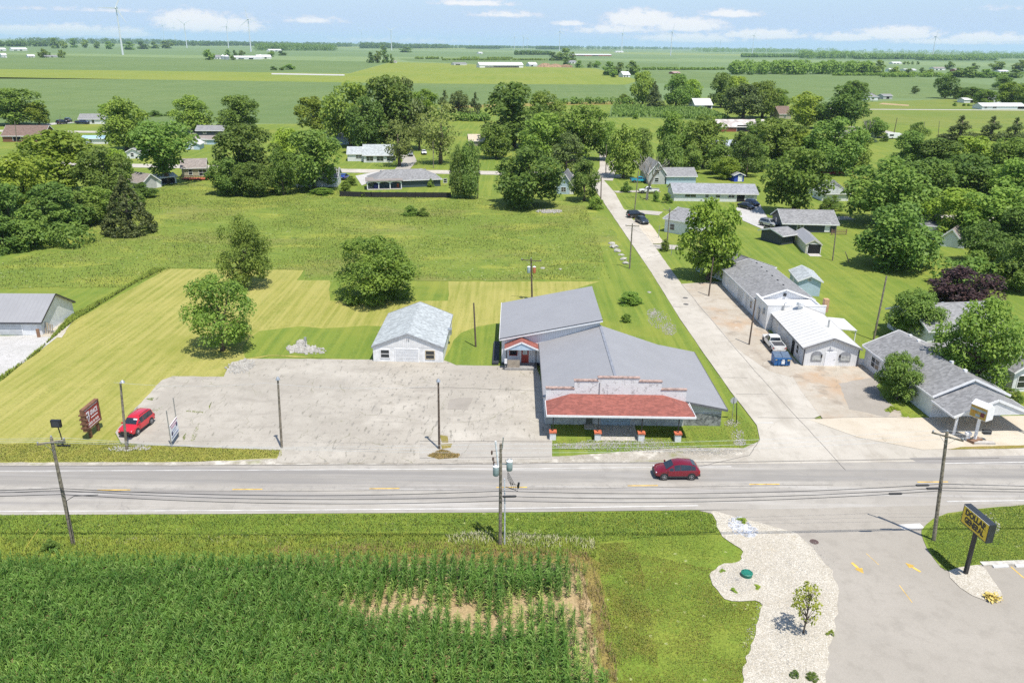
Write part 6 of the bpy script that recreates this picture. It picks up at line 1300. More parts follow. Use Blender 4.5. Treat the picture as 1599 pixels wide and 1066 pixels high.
for a in (('maple',28,196,82,138,'big dark tree behind the brown roofed house at the left border'),('light',62,196,40,160,'pale fringe tree right of the big dark tree at the left border'),
 ('oval',198,235,78,150,'dense dark tree right of the grey cottage'),('light',167,186,28,162,'small pale tree at the back corner of the grey cottage'),
 ('vase',262,287,112,190,'wide spreading tree with visible trunk over the small grey shed'),
 ('maple',303,206,66,149,'dark flat topped tree, left of two at the edge of the soybean field'),('maple',375,207,72,149,'dark flat topped tree, right of two at the edge of the soybean field'),
 ('bush',242,182,22,172,'scrubby bush at the field edge between dark trees'),('bush',265,181,18,174,'smaller scrubby bush at the field edge beside a shed'),
 ('maple',388,292,95,194,'dense rounded tree over the shrubbery left of the white house'),('dark',358,304,66,246,'dark low tree with leaves to the ground at the meadow edge'),('dark',395,306,60,252,'second dark low tree at the meadow edge beside the first'),
 ('maple',492,296,94,203,'big shade tree in front of the white house left of the black fence'),('light',450,270,60,200,'yellowish tree between the shade trees'),('oval',443,305,44,228,'pale grey green young tree left of the shade tree'),
 ('light',491,208,62,151,'round light green tree alone on the lawn by the soybean field'),
 ('maple',548,230,80,128,'tall bright green tree, left end of the central grove'),('maple',605,235,96,120,'tallest broad tree in the central grove'),('pine',634,232,64,120,'dark pine standing behind the thin olive trees'),
 ('dark',576,240,60,150,'dark tree behind the cottage in the central grove'),('thin',580,238,52,163,'thin tree with bare stems behind the cottage'),('thin',624,260,74,188,'thin olive tree in front of the cottage with its trunk by the road'),
 ('thin',688,256,88,162,'large sparse olive tree above the gravel driveway'),('thin',655,235,50,178,'small sparse olive tree above the parked silver car'),
 ('pine',695,185,40,139,'dark pine, left of three on the field edge behind the grove'),('pine',716,186,36,141,'dark pine, middle of three on the field edge behind the grove'),('pine',742,187,34,143,'dark pine, right of three on the field edge behind the grove'),
 ('light',665,190,50,140,'light green tree left of the three pines'),
 ('maple',802,230,112,130,'huge broad maple in the centre behind the grove'),('maple',850,215,60,142,'maple leaning against the huge broad one on its right'),('oval',775,248,56,192,'upright tree in front of the tan house'),
 ('column',716,310,28,228,'left half of the columnar pair behind the black fence'),('column',734,310,34,221,'taller right half of the columnar pair behind the black fence'),
 ('dark',820,322,108,226,'wide dark spreading tree at the top edge of the meadow'),
 ('maple',845,252,70,176,'dense maple above the wide dark spreading tree'),('maple',905,250,92,163,'big rounded tree beside the dark pine at centre'),('pine',884,272,54,205,'dark layered pine left of the street end'),
 ('oval',912,314,52,248,'leafy young tree left of the side street'),('bush',930,327,26,305,'shrub at the left kerb of the side street beside the dark pole'),
 ('oval',973,278,58,192,'dark upright tree where the side street bends'),('maple',948,250,46,190,'mid green tree behind the bend of the side street'),('maple',1000,262,36,200,'small tree right of the street bend'),
 ('bush',978,300,18,283,'dense dark shrub on the corner lawn by the turquoise truck'),('light',1002,262,26,240,'low yellow green bush behind the turquoise truck'),
 ('maple',1045,258,56,173,'tall green tree on the pasture left of the white manor'),('oval',1042,280,42,210,'bright green tree in front of the tall pasture tree'),
 ('maple',1098,262,66,180,'leafy tree left of the long white house'),('dark',1075,270,40,225,'dark tree behind the pale blue house'),('maple',1122,272,46,226,'round tree above the roof of the long white ranch'),('light',1135,280,44,245,'yellowish tree right behind the long white ranch'),
 ('dark',1165,276,48,210,'dark tree hiding the middle of the long white house'),('oval',1152,262,36,204,'upright tree in front of the long white house'),('dark',1178,268,40,222,'second dark tree in front of the long white house'),
 ('dark',1183,215,34,185,'small dark tree at the corner of the red barn'),('maple',1212,262,86,184,'broad tree right of the red barn'),('light',1240,262,80,202,'sunlit broad tree between the barn and the big maple'),
 ('maple',1238,336,98,229,'big light green maple beside the driveway of the charcoal house'),('dark',1295,270,88,182,'big dark tree above the mossy roofed house'),('oval',1330,268,58,205,'upright tree right of the big dark one above the mossy roof'),('dark',1280,262,54,215,'dark filler tree above the mossy roofed house'),
 ('clipped',1298,328,34,303,'round clipped shrub beside the mossy roofed house'),
 ('light',1258,200,62,144,'yellow topped tree beyond the red barn'),('dark',1310,202,78,133,'large open dark tree beside the rural road bend'),('dark',1332,158,42,126,'dark tree left of the white farm cottage'),
 ('maple',1003,166,42,111,'left broad tree of the row by the far cornfield'),('pine',1020,170,34,125,'bronze tinted conifer in the row by the far cornfield'),('maple',1055,168,46,116,'tall broad tree in the middle of the far row'),('light',1078,166,38,124,'thin pale tree at the right end of the far row'),('bush',974,160,18,146,'low bush at the left end of the far row'),
 ('maple',1125,168,46,114,'left broad tree by the farmhouse'),('light',1145,165,50,119,'yellow green tree behind the farmhouse pine'),('pine',1160,186,66,130,'wide dark pine in front of the farmhouse'),('maple',1190,184,60,126,'broad tree right of the farmhouse pine'),('light',1213,172,36,138,'yellow tree at the right of the farmhouse grove'),('maple',1224,166,18,150,'small round tree right of the farmhouse grove'),('pine',1203,150,10,129,'tiny pointed spruce tip above the farmhouse grove'),
 ('spruce',1360,222,22,205,'blue spruce beside the taupe bungalow'),('dark',1366,215,38,183,'dark round tree by the taupe bungalow'),('bush',1380,221,14,209,'bush beside the camper trailer'),
 ('oval',1430,226,32,190,'small round tree in the pasture by the woods'),
 ('light',1105,437,92,309,'big light green street tree on the lawn at the start of the apron'),
 ('dark',1384,352,128,244,'tall dark tree behind the weeping one'),('weeping',1398,418,120,312,'weeping broad tree on the back lawn with bare limb'),
 ('pine',1496,220,60,179,'left dark pine of the row on the pasture edge'),('pine',1545,219,54,180,'middle dark pine of the row on the pasture edge'),('pine',1582,219,46,182,'right dark pine of the row on the pasture edge'),
 ('maple',1418,262,62,205,'green tree at the left end of the right woods'),('maple',1462,268,80,216,'broad green tree in the back row of the right woods'),('light',1515,268,84,212,'light green tree in the back row of the right woods'),('maple',1575,272,84,214,'green tree at the right end of the back row of the woods'),
 ('dark',1440,330,90,246,'dark tree in front of the back row beside the white hip roofed house'),('maple',1500,325,110,240,'broad tree filling the middle of the right woods'),('maple',1570,335,100,246,'broad tree at the right border of the woods'),
 ('light',1490,372,96,293,'light green tree above the white garage'),('maple',1555,385,120,290,'large tree towards the right border above the shaded lawn'),('dark',1597,400,90,320,'dark tree cut by the right border'),('dark',1530,412,70,345,'dark tree over the shaded lawn'),
 ('maple',1592,455,70,370,'leafy tree at the right border behind the ranch house'),('bush',1560,450,56,400,'broad leafy shrub near the purple tree'),('bush',1520,425,44,388,'pale leafy shrub at the edge of the shaded lawn'),
 ('purple',1502,480,104,417,'dark purple leaved tree behind the ranch house'),('bush',1470,470,24,445,'small reddish shrub left of the purple tree'),
 ('maplefine',1425,530,78,449,'rounded small tree at the left corner of the ranch house',1),('maplefine',1516,616,124,458,'large dense tree between ranch house and drive-through building',0),('maplefine',1400,624,64,547,'small dense tree in the planting bed by the drive-through wall',1),
 ('clipped',1576,624,36,603,'rounded evergreen shrub by the white porch'),
 ('bush',1024,315,12,297,'left shrub at the end of the long white ranch'),('bush',1042,317,16,301,'right shrub at the end of the long white ranch'),('bush',1038,392,16,354 if 0 else 372,'shrub at the corner of the pale grey roofed house'),('bush',1162,305,10,296,'shrub by the open garage of the long white ranch'),
 ('bush',673,292,12,279,'small shrub against the dark blue ranch house'),('bush',619,306,8,299,'tiny shrub growing over the black fence'),('bush',568,308,8,300,'tiny shrub at the left part of the black fence'),
 ('bush',540,298,18,281,'lower end of the hedge beside the white house'),('bush',548,290,18,274,'upper end of the hedge beside the white house'),('bush',430,300,20,288,'scrub by the woodpile left of the shade tree'),('bush',503,303,40,292,'low scrub in front of the white house'),
 ('bush',590,240,18,224,'bush at the left end of the cottage'),('bush',1182,300,10,290,'bush under the big maple by the drive'),('bush',970,245,18,232,'light bush at the far kerb'),
 ('bush',992,186,10,178,'lone small tree at the edge of the far cornfield'),
 ('bush',1406,170,8,164,'round bush alone on the far yellow lawn') if 0 else ('bush',1490,166,7,160,'dark round bush alone on the yellow lawn'),
 ('bush',1505,166,6,161,'first little bush in front of the small white shed'),('bush',1512,166,5,162,'second little bush in front of the small white shed'),
 ('pine',1428,147,14,134,'dark conifer pair in the soybean field'),('maple',1475,154,36,119,'tall tree standing at the field corner on the right'),('dark',1496,155,20,136,'dark tree right of the field corner tree'),
 ('dark',1515,160,40,136,'dark round tree left of the long white ranch'),('dark',1537,166,34,140,'second dark round tree left of the long white ranch'),('light',1575,166,50,128,'light green broad tree behind the long white ranch'),('dark',1562,140,34,118,'dark tree behind the broad light one at far right'),('maple',1598,160,40,132,'tree at the right border behind the long white ranch'),
 ('bush',80,862,26,840,'dark weedy shrub beside the leaning utility pole'),('bush',760,833,22,812,'weedy shrub in the verge left of the transformer pole') if 0 else ('bush',88,856,14,843,'second weedy shrub touching the foot of the leaning pole')):
    if len(a)==6: T(*a,cat='shrub' if a[0] in('bush','clipped') else 'tree')
    else: T(*a[:6],var=a[6])
# far trees, one by one
for a in ((68,90.5,13,76,'big round tree left of the low grey roofed barn at far left'),(97,90.5,11,78,'round tree right of the low grey roofed barn at far left'),(79,89,5,82,'tiny pointed tree behind the low grey roofed barn'),
 (87,76,13,60,'tallest of the blue hazy tree group at far left'),(100,76,12,64,'second of the blue hazy tree group'),(117,75,12,61,'third of the blue hazy tree group'),(133,75,12,63,'fourth of the blue hazy tree group'),(152,76,10,65,'small hazy tree left of the nearest turbine'),(172,77,14,65,'hazy tree directly left of the nearest turbine tower'),(35,71,8,62,'hazy tree above the white barn pair at far left'),
 (200,78,18,66,'left tree of the hazy group right of the nearest turbine'),(222,77,18,65,'hazy tree above the soybean field right of the nearest turbine'),(240,76,16,66,'hazy tree between the nearest turbine and the wood'),(262,76,20,64,'right end tree of the hazy group by the wood'),
 (327,94,16,77,'olive round tree at the left end of the turbine farmstead'),(355,88,9,78,'dark tree behind the grain bins'),(366,89,9,79,'second dark tree behind the grain bins'),(378,88,10,79,'third dark tree behind the farm barns'),(364,94,8,87,'small dark tree in front of the farm barns'),(424,89,10,79,'dark tree at the right end of the turbine farmstead'),(440,87,14,80,'low dark tree beyond the turbine farmstead'),
 (428,110,12,104,'low bush clump in the soybean field, left part'),(452,109,16,100,'low bush clump in the soybean field, right part'),(440,110,10,105,'low bush clump in the soybean field, middle part'),
 (578,98.5,13,82,'left tree of the field clump behind the grove'),(590,98.5,13,80,'second tree of the field clump behind the grove'),(602,98.5,12,79,'tallest tree of the field clump behind the grove'),(611,99,8,85,'right tree of the field clump behind the grove'),
 (600,82,12,71,'hazy tree in front of the distant wood at centre left'),(632,82,22,74,'wide hazy tree beside the small turbine at centre left'),
 (884,102,12,89,'dark tree right of the mulch mound'),(905,106,14,95,'dark round tree by the grey roofed shed'),(921,106,8,97,'small dark tree right of the grey roofed shed'),(931,106,13,95,'paired dark tree right of the grey roofed shed'),
 (880,95,22,76,'tall hazy tree left of the grey roofed shed'),(865,95,18,82,'hazy tree in front of the shed at centre right'),(895,95,12,82,'hazy dark tree above the grey roofed shed'),
 (948,118,20,97,'dark tree at the left of the white house clump'),(966,118,20,98,'second tree of the white house clump'),(984,117,22,96,'tallest tree of the white house clump'),(958,121,12,108,'front tree of the white house clump'),(994,117,12,102,'right tree of the white house clump'),
 (1368,118,20,95,'tree at the right end of the horizon wood'),(1346,117,18,97,'tree just before the end of the horizon wood'),(1398,119,18,104,'hedge tree right of the horizon wood'),(1420,119,16,108,'second hedge tree right of the horizon wood'),(1440,116,10,106,'small dark hedge tree far right'),(1452,120,18,108,'hedge tree by the tan roofed house'),(1482,109,12,96,'tree behind the tan roofed house'),(1495,121,26,106,'broad hedge tree at far right'),(1520,108,14,99,'hazy dark tree above the red roofed house'),(1515,122,22,104,'front hedge tree below the red roofed house'),(1540,122,24,108,'hedge tree left of the low white house'),(1555,111,24,96,'dark clump tree above the low white house'),(1580,122,24,109,'hedge tree right of the low white house'),(1592,112,24,94,'broad tree at the far right border'),(1412,101,5,96,'first of the small planted far trees'),(1418,101,5,96,'second of the small planted far trees'),(1425,101,5,96,'third of the small planted far trees'),(1433,101,5,96,'last of the small planted far trees')):
    T('far',*a)
# the bare dead tree and the dead pair by the bungalow
def deadtree(x,y,top,label,seed,spread=.28):
    p=G(x,y);h=At(x,top,p.y).z;t=thing('dead_tree',label,'tree',(p.x,p.y,0));r_=random.Random(seed);m=MB()
    def br(s,d,L,r,n):
        e=s+d*L;m.tube([s,(s+e)/2+Vector((r_.uniform(-.1,.1)*L,r_.uniform(-.1,.1)*L,0)),e],[r,r*.8,r*.6],6)
        if n:
            for _ in range(3 if n>1 else 2):
                dd=(d+Vector((r_.uniform(-1,1),r_.uniform(-1,1),r_.uniform(.0,.7)))*.75).normalized();br(e,dd,L*r_.uniform(.6,.85),r*.55,n-1)
    br(Vector((0,0,-.1)),Vector((.12,0,1)).normalized(),h*.33,h*.035,0);tr=m.build('trunk',BARKG,t,True);m=MB()
    for k in range(4):
        a=k*1.6+.3;br(Vector((.04*h,0,h*.31)),Vector((math.cos(a)*.5,math.sin(a)*.5,1)).normalized(),h*.26,h*.022,3)
    m.build('branch',BARKG,t,True)
deadtree(1010,312,243,'bare grey dead tree on the striped lawn by the white pickup',3)
deadtree(1352,216,186,'bare dead tree with two pale stems beside the blue spruce',8)
p=G(1399,418);dl=None
# sapling
p=G(1254,990);st=thing('sapling','little yellow green sapling planted in the white gravel bed','tree',(p.x,p.y,.09))
me,C=crown('vase',201,.32,26,34,.6,leafmat('sapling_leaf',(.30,.36,.045),(.38,.42,.06),(.2,.27,.035),.45,.4),lobe=.26,hollow=.3)
c=mobj('crown',me,st);m=MB();rr=random.Random(9);m.tube([(0,0,-.2),(.15,0,4),(.2,.1,9)],[.2,.16,.06],7)
for cc,lr in C[:26]: m.tube([(.12,0,max(2.,cc[2]-2.5)),tuple(cc)],[.1,.03],5)
m.build('trunk',BARK,st);h=At(1258,916,p.y).z;st.scale=(h/10*.8,h/10*.8,h/10)
for x,y,w_,tp_,lb in ((1239.5,1057,14,1044,'small dark globe shrub near the bottom of the gravel bed'),(1268,1060,20,1048,'feathery weed clump beside the globe shrub'),(1183,918,12,908,'weed tuft right below the green lid'),(1145,924,12,914,'weed tuft at the sandy left end of the gravel bed'),(1127,893,11,884,'weed tuft on the sandy neck of the gravel bed'),(1159,815,14,803,'weed tuft at the road edge of the gravel bed'),(1296,992,10,978,'weed tuft at the kerb of the driveway'),(1219,899,9,893,'weed tuft alone in the middle of the gravel bed'),
   (1392,640,20,630,'leafy plant in the planting bed below the small tree'),(1412,648,22,640,'low flowering plant at the tip of the planting bed')):
    T('clipped' if 'globe' in lb else 'weed',x,y,w_*(1 if 'globe' in lb else 1.25),tp_+(0 if 'globe' in lb else 4),lb,0,'weed_clump' if 'weed' in lb else 'shrub','plant')
p=G(1549,937);rg=np.random.default_rng(5);Pn=np.column_stack([rg.normal(0,.28,130),rg.normal(0,.22,130),np.abs(rg.normal(.12,.1,130))+.05]);V,Q=leaves(rg,Pn,np.tile([0,0,1.],(130,1)),.3)
o=mobj('yellow_debris',npmesh('yellow_debris',V,Q,flat('faded_yellow_plastic',(.6,.46,.12),.6)));o.location=(p.x,p.y,.15);tag(o,'crumpled yellow debris on the tip of the gravel island','debris')
# ------------------------------------------------------------------ far woods and hedgerows: masses nobody could count
def woods(label,segs,mat,n,leaf,seed,name='woods'):
    """segs: (x0,x1,foot y,top y,depth in m) bands in the photo turned into tree masses on the plain"""
    rg=np.random.default_rng(seed);Ps=[];Ns=[]
    for x0,x1,yb,yt,dep in segs:
        a=G(x0,yb);b=G(x1,yb);L=(b-a).length;h=max(5,At((x0+x1)/2,yt,(a.y+b.y)/2).z)
        nt_=int(max(3,L*max(dep,8)/(h*h*.55)))
        for _ in range(min(nt_,240)):
            u=rg.random();c=a.lerp(b,u);cy=c.y+rg.uniform(0,dep);r=h*rg.uniform(.32,.5);hh_=h*rg.uniform(.7,1.08)
            k=max(24,int(n*(r/h*2.4)**2))
            d=rg.normal(0,1,(k,3));d[:,2]+=.35;d/=np.linalg.norm(d,axis=1,keepdims=True);q=rg.uniform(.75,1.05,(k,1))
            P=d*q*np.array([r,r,hh_*.5])+np.array([c.x,cy,hh_*.5]);P[:,2]=np.maximum(P[:,2],.3);Ps.append(P);Ns.append(d+np.array([0,0,.5]))
    P=np.concatenate(Ps);V,Q=leaves(rg,P,np.concatenate(Ns),leaf)
    return tag(mobj(name,npmesh(name,V,Q,mat)),label,kind='stuff')
woods('dense wood on the far fields at the right',[(1150,1375,117,95,70)],LM,160,4.,1)
woods('wood behind the turbine farmstead',[(398,520,79.5,68,120)],LD,90,4.6,2)
woods('hazy woods along the horizon at left',[(-300,60,73,62,300),(0,260,69,59,500),(255,400,72,64,300),(390,600,73.5,66,400)],LD,46,8.,3)
woods('hazy woods along the horizon at centre',[(560,700,76,68,200),(728,780,76.5,71.5,150),(838,885,77.5,72,150),(640,900,76,71,700),(880,1100,78,72.5,700),(805,860,86,80,90),(560,620,76,66,200)],LD,46,8.,4)
woods('dark woods along the horizon at right',[(1262,1345,92,80,140),(1345,1445,93,84,120),(1450,1560,95,86,160),(1520,1700,92,84,200),(1100,1260,82,75,600),(1250,1700,88,78,900),(1160,1260,90,84,60)],LD,60,6.,5)
woods('hedgerow between the fields behind the cattle barn',[(648,690,92.5,88.5,12),(720,748,93,88,14),(760,800,92,89,10),(690,900,94.5,92.5,8)],LM,50,2.6,6,'hedgerow')
woods('hedgerow along the right soybean field',[(995,1160,109.5,105.5,10),(1380,1600,121,113,16),(1300,1400,118.5,114,10)],LM,50,2.4,7,'hedgerow')
woods('undergrowth along the back edge of the grove',[(640,760,190,180,8),(860,990,163,156,6),(540,700,215,196,10)],LD,60,1.4,8,'undergrowth')
woods('undergrowth beneath the right woods',[(1440,1599,330,300,10),(1500,1640,460,425,8),(1420,1600,262,244,12)],LD,90,.9,9,'undergrowth')
woods('undergrowth beneath the left thicket',[(-60,120,390,355,10),(100,190,345,318,6),(-60,40,400,345,10)],LD,110,.75,10,'undergrowth')
# ------------------------------------------------------------------ wind turbines
TW=flat('turbine_hazed_white',(.62,.64,.66),.5,var=.02)  # white greyed so that distance haze is part of the colour
def turbine(x,yb,yh,rot,label,yaw=.2):
    p=G(x,yb);dist=p.y;top=At(x,yh,p.y).z;s=top/80.
    t=thing('wind_turbine',label,'wind turbine',(p.x,p.y,0),yaw,'wind turbines on the plain')
    MB().tube([(0,0,-1),(0,0,top*.5),(0,0,top)],[1.9*s,1.4*s,.85*s],14).build('tower',TW,t,True)
    MB().solid([(-1.7*s,-3*s,top-.5*s),(1.7*s,-3*s,top-.5*s),(1.7*s,7*s,top-.5*s),(-1.7*s,7*s,top-.5*s)],[(-1.4*s,-3*s,top+3*s),(1.4*s,-3*s,top+3*s),(1.4*s,7*s,top+2.6*s),(-1.4*s,7*s,top+2.6*s)]).build('nacelle',TW,t)
    hub=Vector((0,-4*s,top+1.2*s));hb_=MB();hb_.tube([(0,-3*s,top+1.2*s),(0,-5.4*s,top+1.2*s),(0,-6.2*s,top+1.2*s)],[1.7*s,1.5*s,.3*s],10);hb_.build('hub',TW,t)
    L=31*s
    for k in range(3):
        a=rot+k*2*math.pi/3;u=Vector((math.cos(a),0,math.sin(a)));v=Vector((-math.sin(a),0,math.cos(a)));n=Vector((0,1,0))
        m=MB();st_=[(0.,1.,.9),(.08,1.1,.9),(.2,1.9,.55),(.5,1.3,.35),(.85,.7,.2),(1.,.2,.08)]
        for (f0,c0,t0),(f1,c1,t1) in zip(st_[:-1],st_[1:]):
            q=lambda f,c_,t_:[hub+u*L*f-v*c_*s*.35-n*t_*s*.5,hub+u*L*f+v*c_*s*1.0-n*t_*s*.3,hub+u*L*f+v*c_*s*1.0+n*t_*s*.3,hub+u*L*f-v*c_*s*.35+n*t_*s*.5]
            m.solid(q(f0,c0,t0),q(f1,c1,t1))
        m.build('blade',TW,t)
for a in ((192,86,14,R(60),'nearest and tallest wind turbine, at the far left over the soybean field'),(292,75,38,R(25),'wind turbine between the cloud and the olive tree at left'),(392,81,31,R(100),'second tallest wind turbine, behind the turbine farmstead'),(357,75,42,R(70),'wind turbine just left of the farmstead turbine'),(257,65,40,R(90),'leftmost of two faint turbines under the cloud'),(274,66,43,R(85),'right one of two faint turbines under the cloud'),
 (565,68.5,49,R(40),'slim turbine standing on the horizon wood at centre left'),(611.5,79,48,R(150),'turbine in front of the horizon wood at centre left'),(873.5,80,50,R(210),'turbine behind the trees right of the cattle barn'),(970.5,82,53,R(80),'turbine over the long white barn on the horizon'),(1047,87,51,R(200),'turbine standing in the field left of the horizon wood'),(1174.5,84,56,R(70),'turbine above the left end of the horizon wood'),(1455,93,58,R(85),'turbine rising from the dark horizon woods at far right'),
 (803,77,58,R(95),'faint tiny turbine, left of three close together'),(817,77,58,R(30),'faint tiny turbine, middle of three close together'),(823,77,60,R(70),'faint tiny turbine, right of three close together'),(1116,79,64,R(90),'faint tiny turbine left of a pair near the right'),(1124,79,64,R(30),'faint tiny turbine right of a pair near the right'),(1008,80,74,R(20),'shortest turbine on the horizon near the white barn'),(1196,83,70,R(95),'tiny turbine right of the one at the horizon wood')):
    turbine(*a[:4],a[4])
# ------------------------------------------------------------------ crops and weeds
CORN=leafmat('corn_leaf',(.20,.37,.06),(.42,.57,.16),(.10,.225,.032),.4,.35);CORNY=leafmat('corn_leaf_yellow',(.38,.46,.11),(.52,.56,.18),(.24,.34,.07),.3,.4)
def cornplant(rg,h=2.1,nl=13,w=.055):
    V=[];Q=[];side=rg.uniform(0,np.pi)
    for i in range(nl):
        z0=h*(.12+.74*i/nl);a=side+(i%2)*np.pi+rg.normal(0,.5);L=rg.uniform(.55,.95)*(1-.35*abs(i/nl-.45));up=rg.uniform(.75,1.35)+.65*i/nl
        d=np.array([np.cos(a),np.sin(a),0]);s=np.array([-np.sin(a),np.cos(a),0]);pts=[]
        for k,(f,ww) in enumerate(((0,.6),(.3,1.),(.65,.85),(1.,.1))):
            pts.append((np.array([0,0,z0])+d*L*f*(1-.22*up)+np.array([0,0,up*L*(f*.95-f*f*.85)]),w*ww))
        b=len(V)
        for c,ww in pts: V+=[c-s*ww*.5+np.array([0,0,.015]),c+s*ww*.5]
        for k in range(3): Q.append([b+2*k,b+2*k+1,b+2*k+3,b+2*k+2])
    b=len(V);r=.018
    for z in (0,h*.95):
        for k in range(4): V.append(np.array([r*np.cos(k*np.pi/2),r*np.sin(k*np.pi/2),z]))
    for k in range(4): Q.append([b+k,b+(k+1)%4,b+4+(k+1)%4,b+4+k])
    return np.array(V),np.array(Q)
rg=np.random.default_rng(77)
protos=[cornplant(rg,rg.uniform(1.9,2.25)) for _ in range(9)]
pmesh=[npmesh('corn_plant',V,Q,CORN) for V,Q in protos]
c0=G(0,893);top_=lambda x: c0.y+.028*(x-c0.x)-.1
xR=G(938,1000).x
near=[];Vs=[];Qs=[];Vy=[];Qy=[];off=0;offy=0
def bare(x,y):
    """poorly grown patches in the right half of the field: 0 full crop .. 1 bare soil"""
    n1=mnoise.noise(Vector((x*.16,y*.42,2.)))+.5*mnoise.noise(Vector((x*.5,y*.9,5.)))
    cx_=G(720,960);e=max(0,1-math.hypot((x-cx_.x)/13.5,(y-cx_.y)/3.4)**2)
    right=max(0,(x-(xR-3.2-1.6*mnoise.noise(Vector((y*.45,1,1)))))/3.4) if y>41.6 else 0
    v_=e*1.15*(.48+1.2*n1)+right
    lf=max(0,1-math.hypot((x+14)/6,(y-44.2)/1.5))
    return v_+lf*(.6+n1)*.5
nx=0
x=-50.
while x<xR+.1:
    y=33.
    while y<top_(x):
        px=x+rg.normal(0,.1);py=y+rg.normal(0,.05);bb=bare(px,py)
        if rg.random()>min(.97,max(0,bb-.25)*1.25):
            i=rg.integers(9);s=rg.uniform(.85,1.12)*(1 if bb<.2 else max(.42,1-.65*bb));a=rg.uniform(0,6.28)
            if y<top_(x) and py<41.2 and 0: pass
            near.append((py,px,i,s,a,bb))
        y+=.14
    x+=.76
vis=[q for q in near if q[0]>39.2]
near.sort()
def inview(q):
    # plants whose tops fall inside the lower border of the frame
    d=Vector((q[1],q[0],1.4-H));u=d.y*math.cos(PIT)-d.z*math.sin(PIT);v=d.y*math.sin(PIT)+d.z*math.cos(PIT);xx=d.x/u;yy=v/u
    return CY-yy*F<1062 and -.65<xx<.2
idx=[k for k,q in enumerate(near) if inview(q)][:300];single=set(idx)
for k,(py,px,i,s,a,bb) in enumerate(near):
    if k in single:
        o=bpy.data.objects.new('corn_plant',pmesh[i]);col.objects.link(o);o.location=(px,py,.08);o.rotation_euler=(0,0,a);o.scale=(s,s,s)
        tag(o,'tall green corn plant in the rows along the bottom edge of the photo','corn plant','corn plants of the nearest rows');continue
    V,Q=protos[i];ca,sa=np.cos(a),np.sin(a)
    W=np.column_stack([V[:,0]*ca-V[:,1]*sa,V[:,0]*sa+V[:,1]*ca,V[:,2]])*s+np.array([px,py,.08])
    if bb>.3 and rg.random()<bb*.9: Vy.append(W);Qy.append(Q+offy);offy+=len(W)
    else: Vs.append(W);Qs.append(Q+off);off+=len(W)
tag(mobj('corn_crop',npmesh('corn_crop',np.concatenate(Vs),np.concatenate(Qs),CORN)),'dense green corn crop filling the near field',kind='stuff')
if Vy: tag(mobj('stunted_corn',npmesh('stunted_corn',np.concatenate(Vy),np.concatenate(Qy),CORNY)),'stunted yellowing corn on the bare tan soil patch',kind='stuff')
def tufts(name,label,poly,n,h,w,mat,seed,z=.06,lean=.45,excl=None,clump=0.):
    """grass blades and weeds scattered inside a polygon given in photo pixels"""
    rg=np.random.default_rng(seed);P=[G(*p) if len(p)==2 else Vector(p) for p in poly];xs=[p.x for p in P];ys=[p.y for p in P]
    pts=np.column_stack([rg.uniform(min(xs),max(xs),n*3),rg.uniform(min(ys),max(ys),n*3)])
    ins=np.zeros(len(pts),bool)
    for i in range(len(P)):
        a,b=P[i],P[(i+1)%len(P)]
        c=((a.y>pts[:,1])!=(b.y>pts[:,1]));dy=(b.y-a.y) or 1e-9
        ins^=c&(pts[:,0]<(b.x-a.x)*(pts[:,1]-a.y)/dy+a.x)
    pts=pts[ins]
    if clump:
        keep=np.array([mnoise.noise(Vector((p[0]*clump,p[1]*clump,seed)))+rg.normal(0,.25)>0 for p in pts]);pts=pts[keep]
    pts=pts[:n];k=len(pts)
    a=rg.uniform(0,6.28,k);hh_=h*rg.uniform(.5,1.4,k);d=np.column_stack([np.cos(a),np.sin(a)]);s=np.column_stack([-np.sin(a),np.cos(a)])*w*.5
    ln=lean*hh_*rg.uniform(.2,1.3,k);B=np.column_stack([pts,np.full(k,z)])
    o=lambda q,zz_:np.column_stack([q,zz_])
    M=B+np.column_stack([d*ln[:,None]*.4,hh_*.6]);E_=B+np.column_stack([d*ln[:,None],hh_*(1-lean*.3)])
    S=np.column_stack([s,np.zeros(k)])
    V=np.stack([B-S,B+S,M+S*.9,M-S*.9,E_+S*.15,E_-S*.15],1).reshape(-1,3);i0=np.arange(k)*6
    Q=np.concatenate([np.column_stack([i0,i0+1,i0+2,i0+3]),np.column_stack([i0+3,i0+2,i0+4,i0+5])])
    return tag(mobj(name,npmesh(name,V,Q,mat)),label,kind='stuff')
GL=leafmat('grass_blade',(.205,.30,.045),(.275,.345,.058),(.15,.245,.038),.3,.85);GS=leafmat('straw_blade',(.36,.285,.11),(.46,.355,.16),(.27,.225,.08),.3,.7);GW=leafmat('pale_flower_heads',(.36,.36,.22),(.43,.41,.28),(.27,.29,.13),.2,.6);GY=leafmat('yellow_grass_blade',(.29,.31,.055),(.36,.35,.075),(.225,.27,.048),.25,.85)
GYG=leafmat('verge_weed',(.23,.30,.045),(.31,.345,.06),(.165,.245,.038),.3,.8);MG=leafmat('meadow_weed',(.175,.25,.038),(.25,.305,.05),(.115,.185,.03),.3,.75);MY=leafmat('meadow_straw',(.26,.265,.055),(.31,.275,.085),(.19,.205,.045),.3,.75)
tufts('grass','tall green grass of the near road verge',[(-40,806),(400,805),(800,803),(1090,799),(1112,806),(1122,832),(1040,838),(930,848),(640,838),(-40,845)],48000,.2,.045,GL,1)
tufts('grass','yellowish weeds between verge and cornfield',[(-40,842),(640,834),(935,846),(930,872),(780,862),(430,882),(-40,890)],48000,.3,.05,GYG,2)
tufts('dry_grass','brown dead grass strip along the edge of the cornfield',[(420,858),(640,850),(780,852),(920,866),(950,960),(966,1066),(925,1066),(900,930),(890,892),(700,886),(420,886)],22000,.4,.035,GS,3,clump=.7)
tufts('wildflowers','pale flowering weeds in the verge by the transformer pole',[(700,838),(780,832),(930,846),(930,862),(800,856),(700,850)],1300,.4,.06,GW,4,clump=.5)
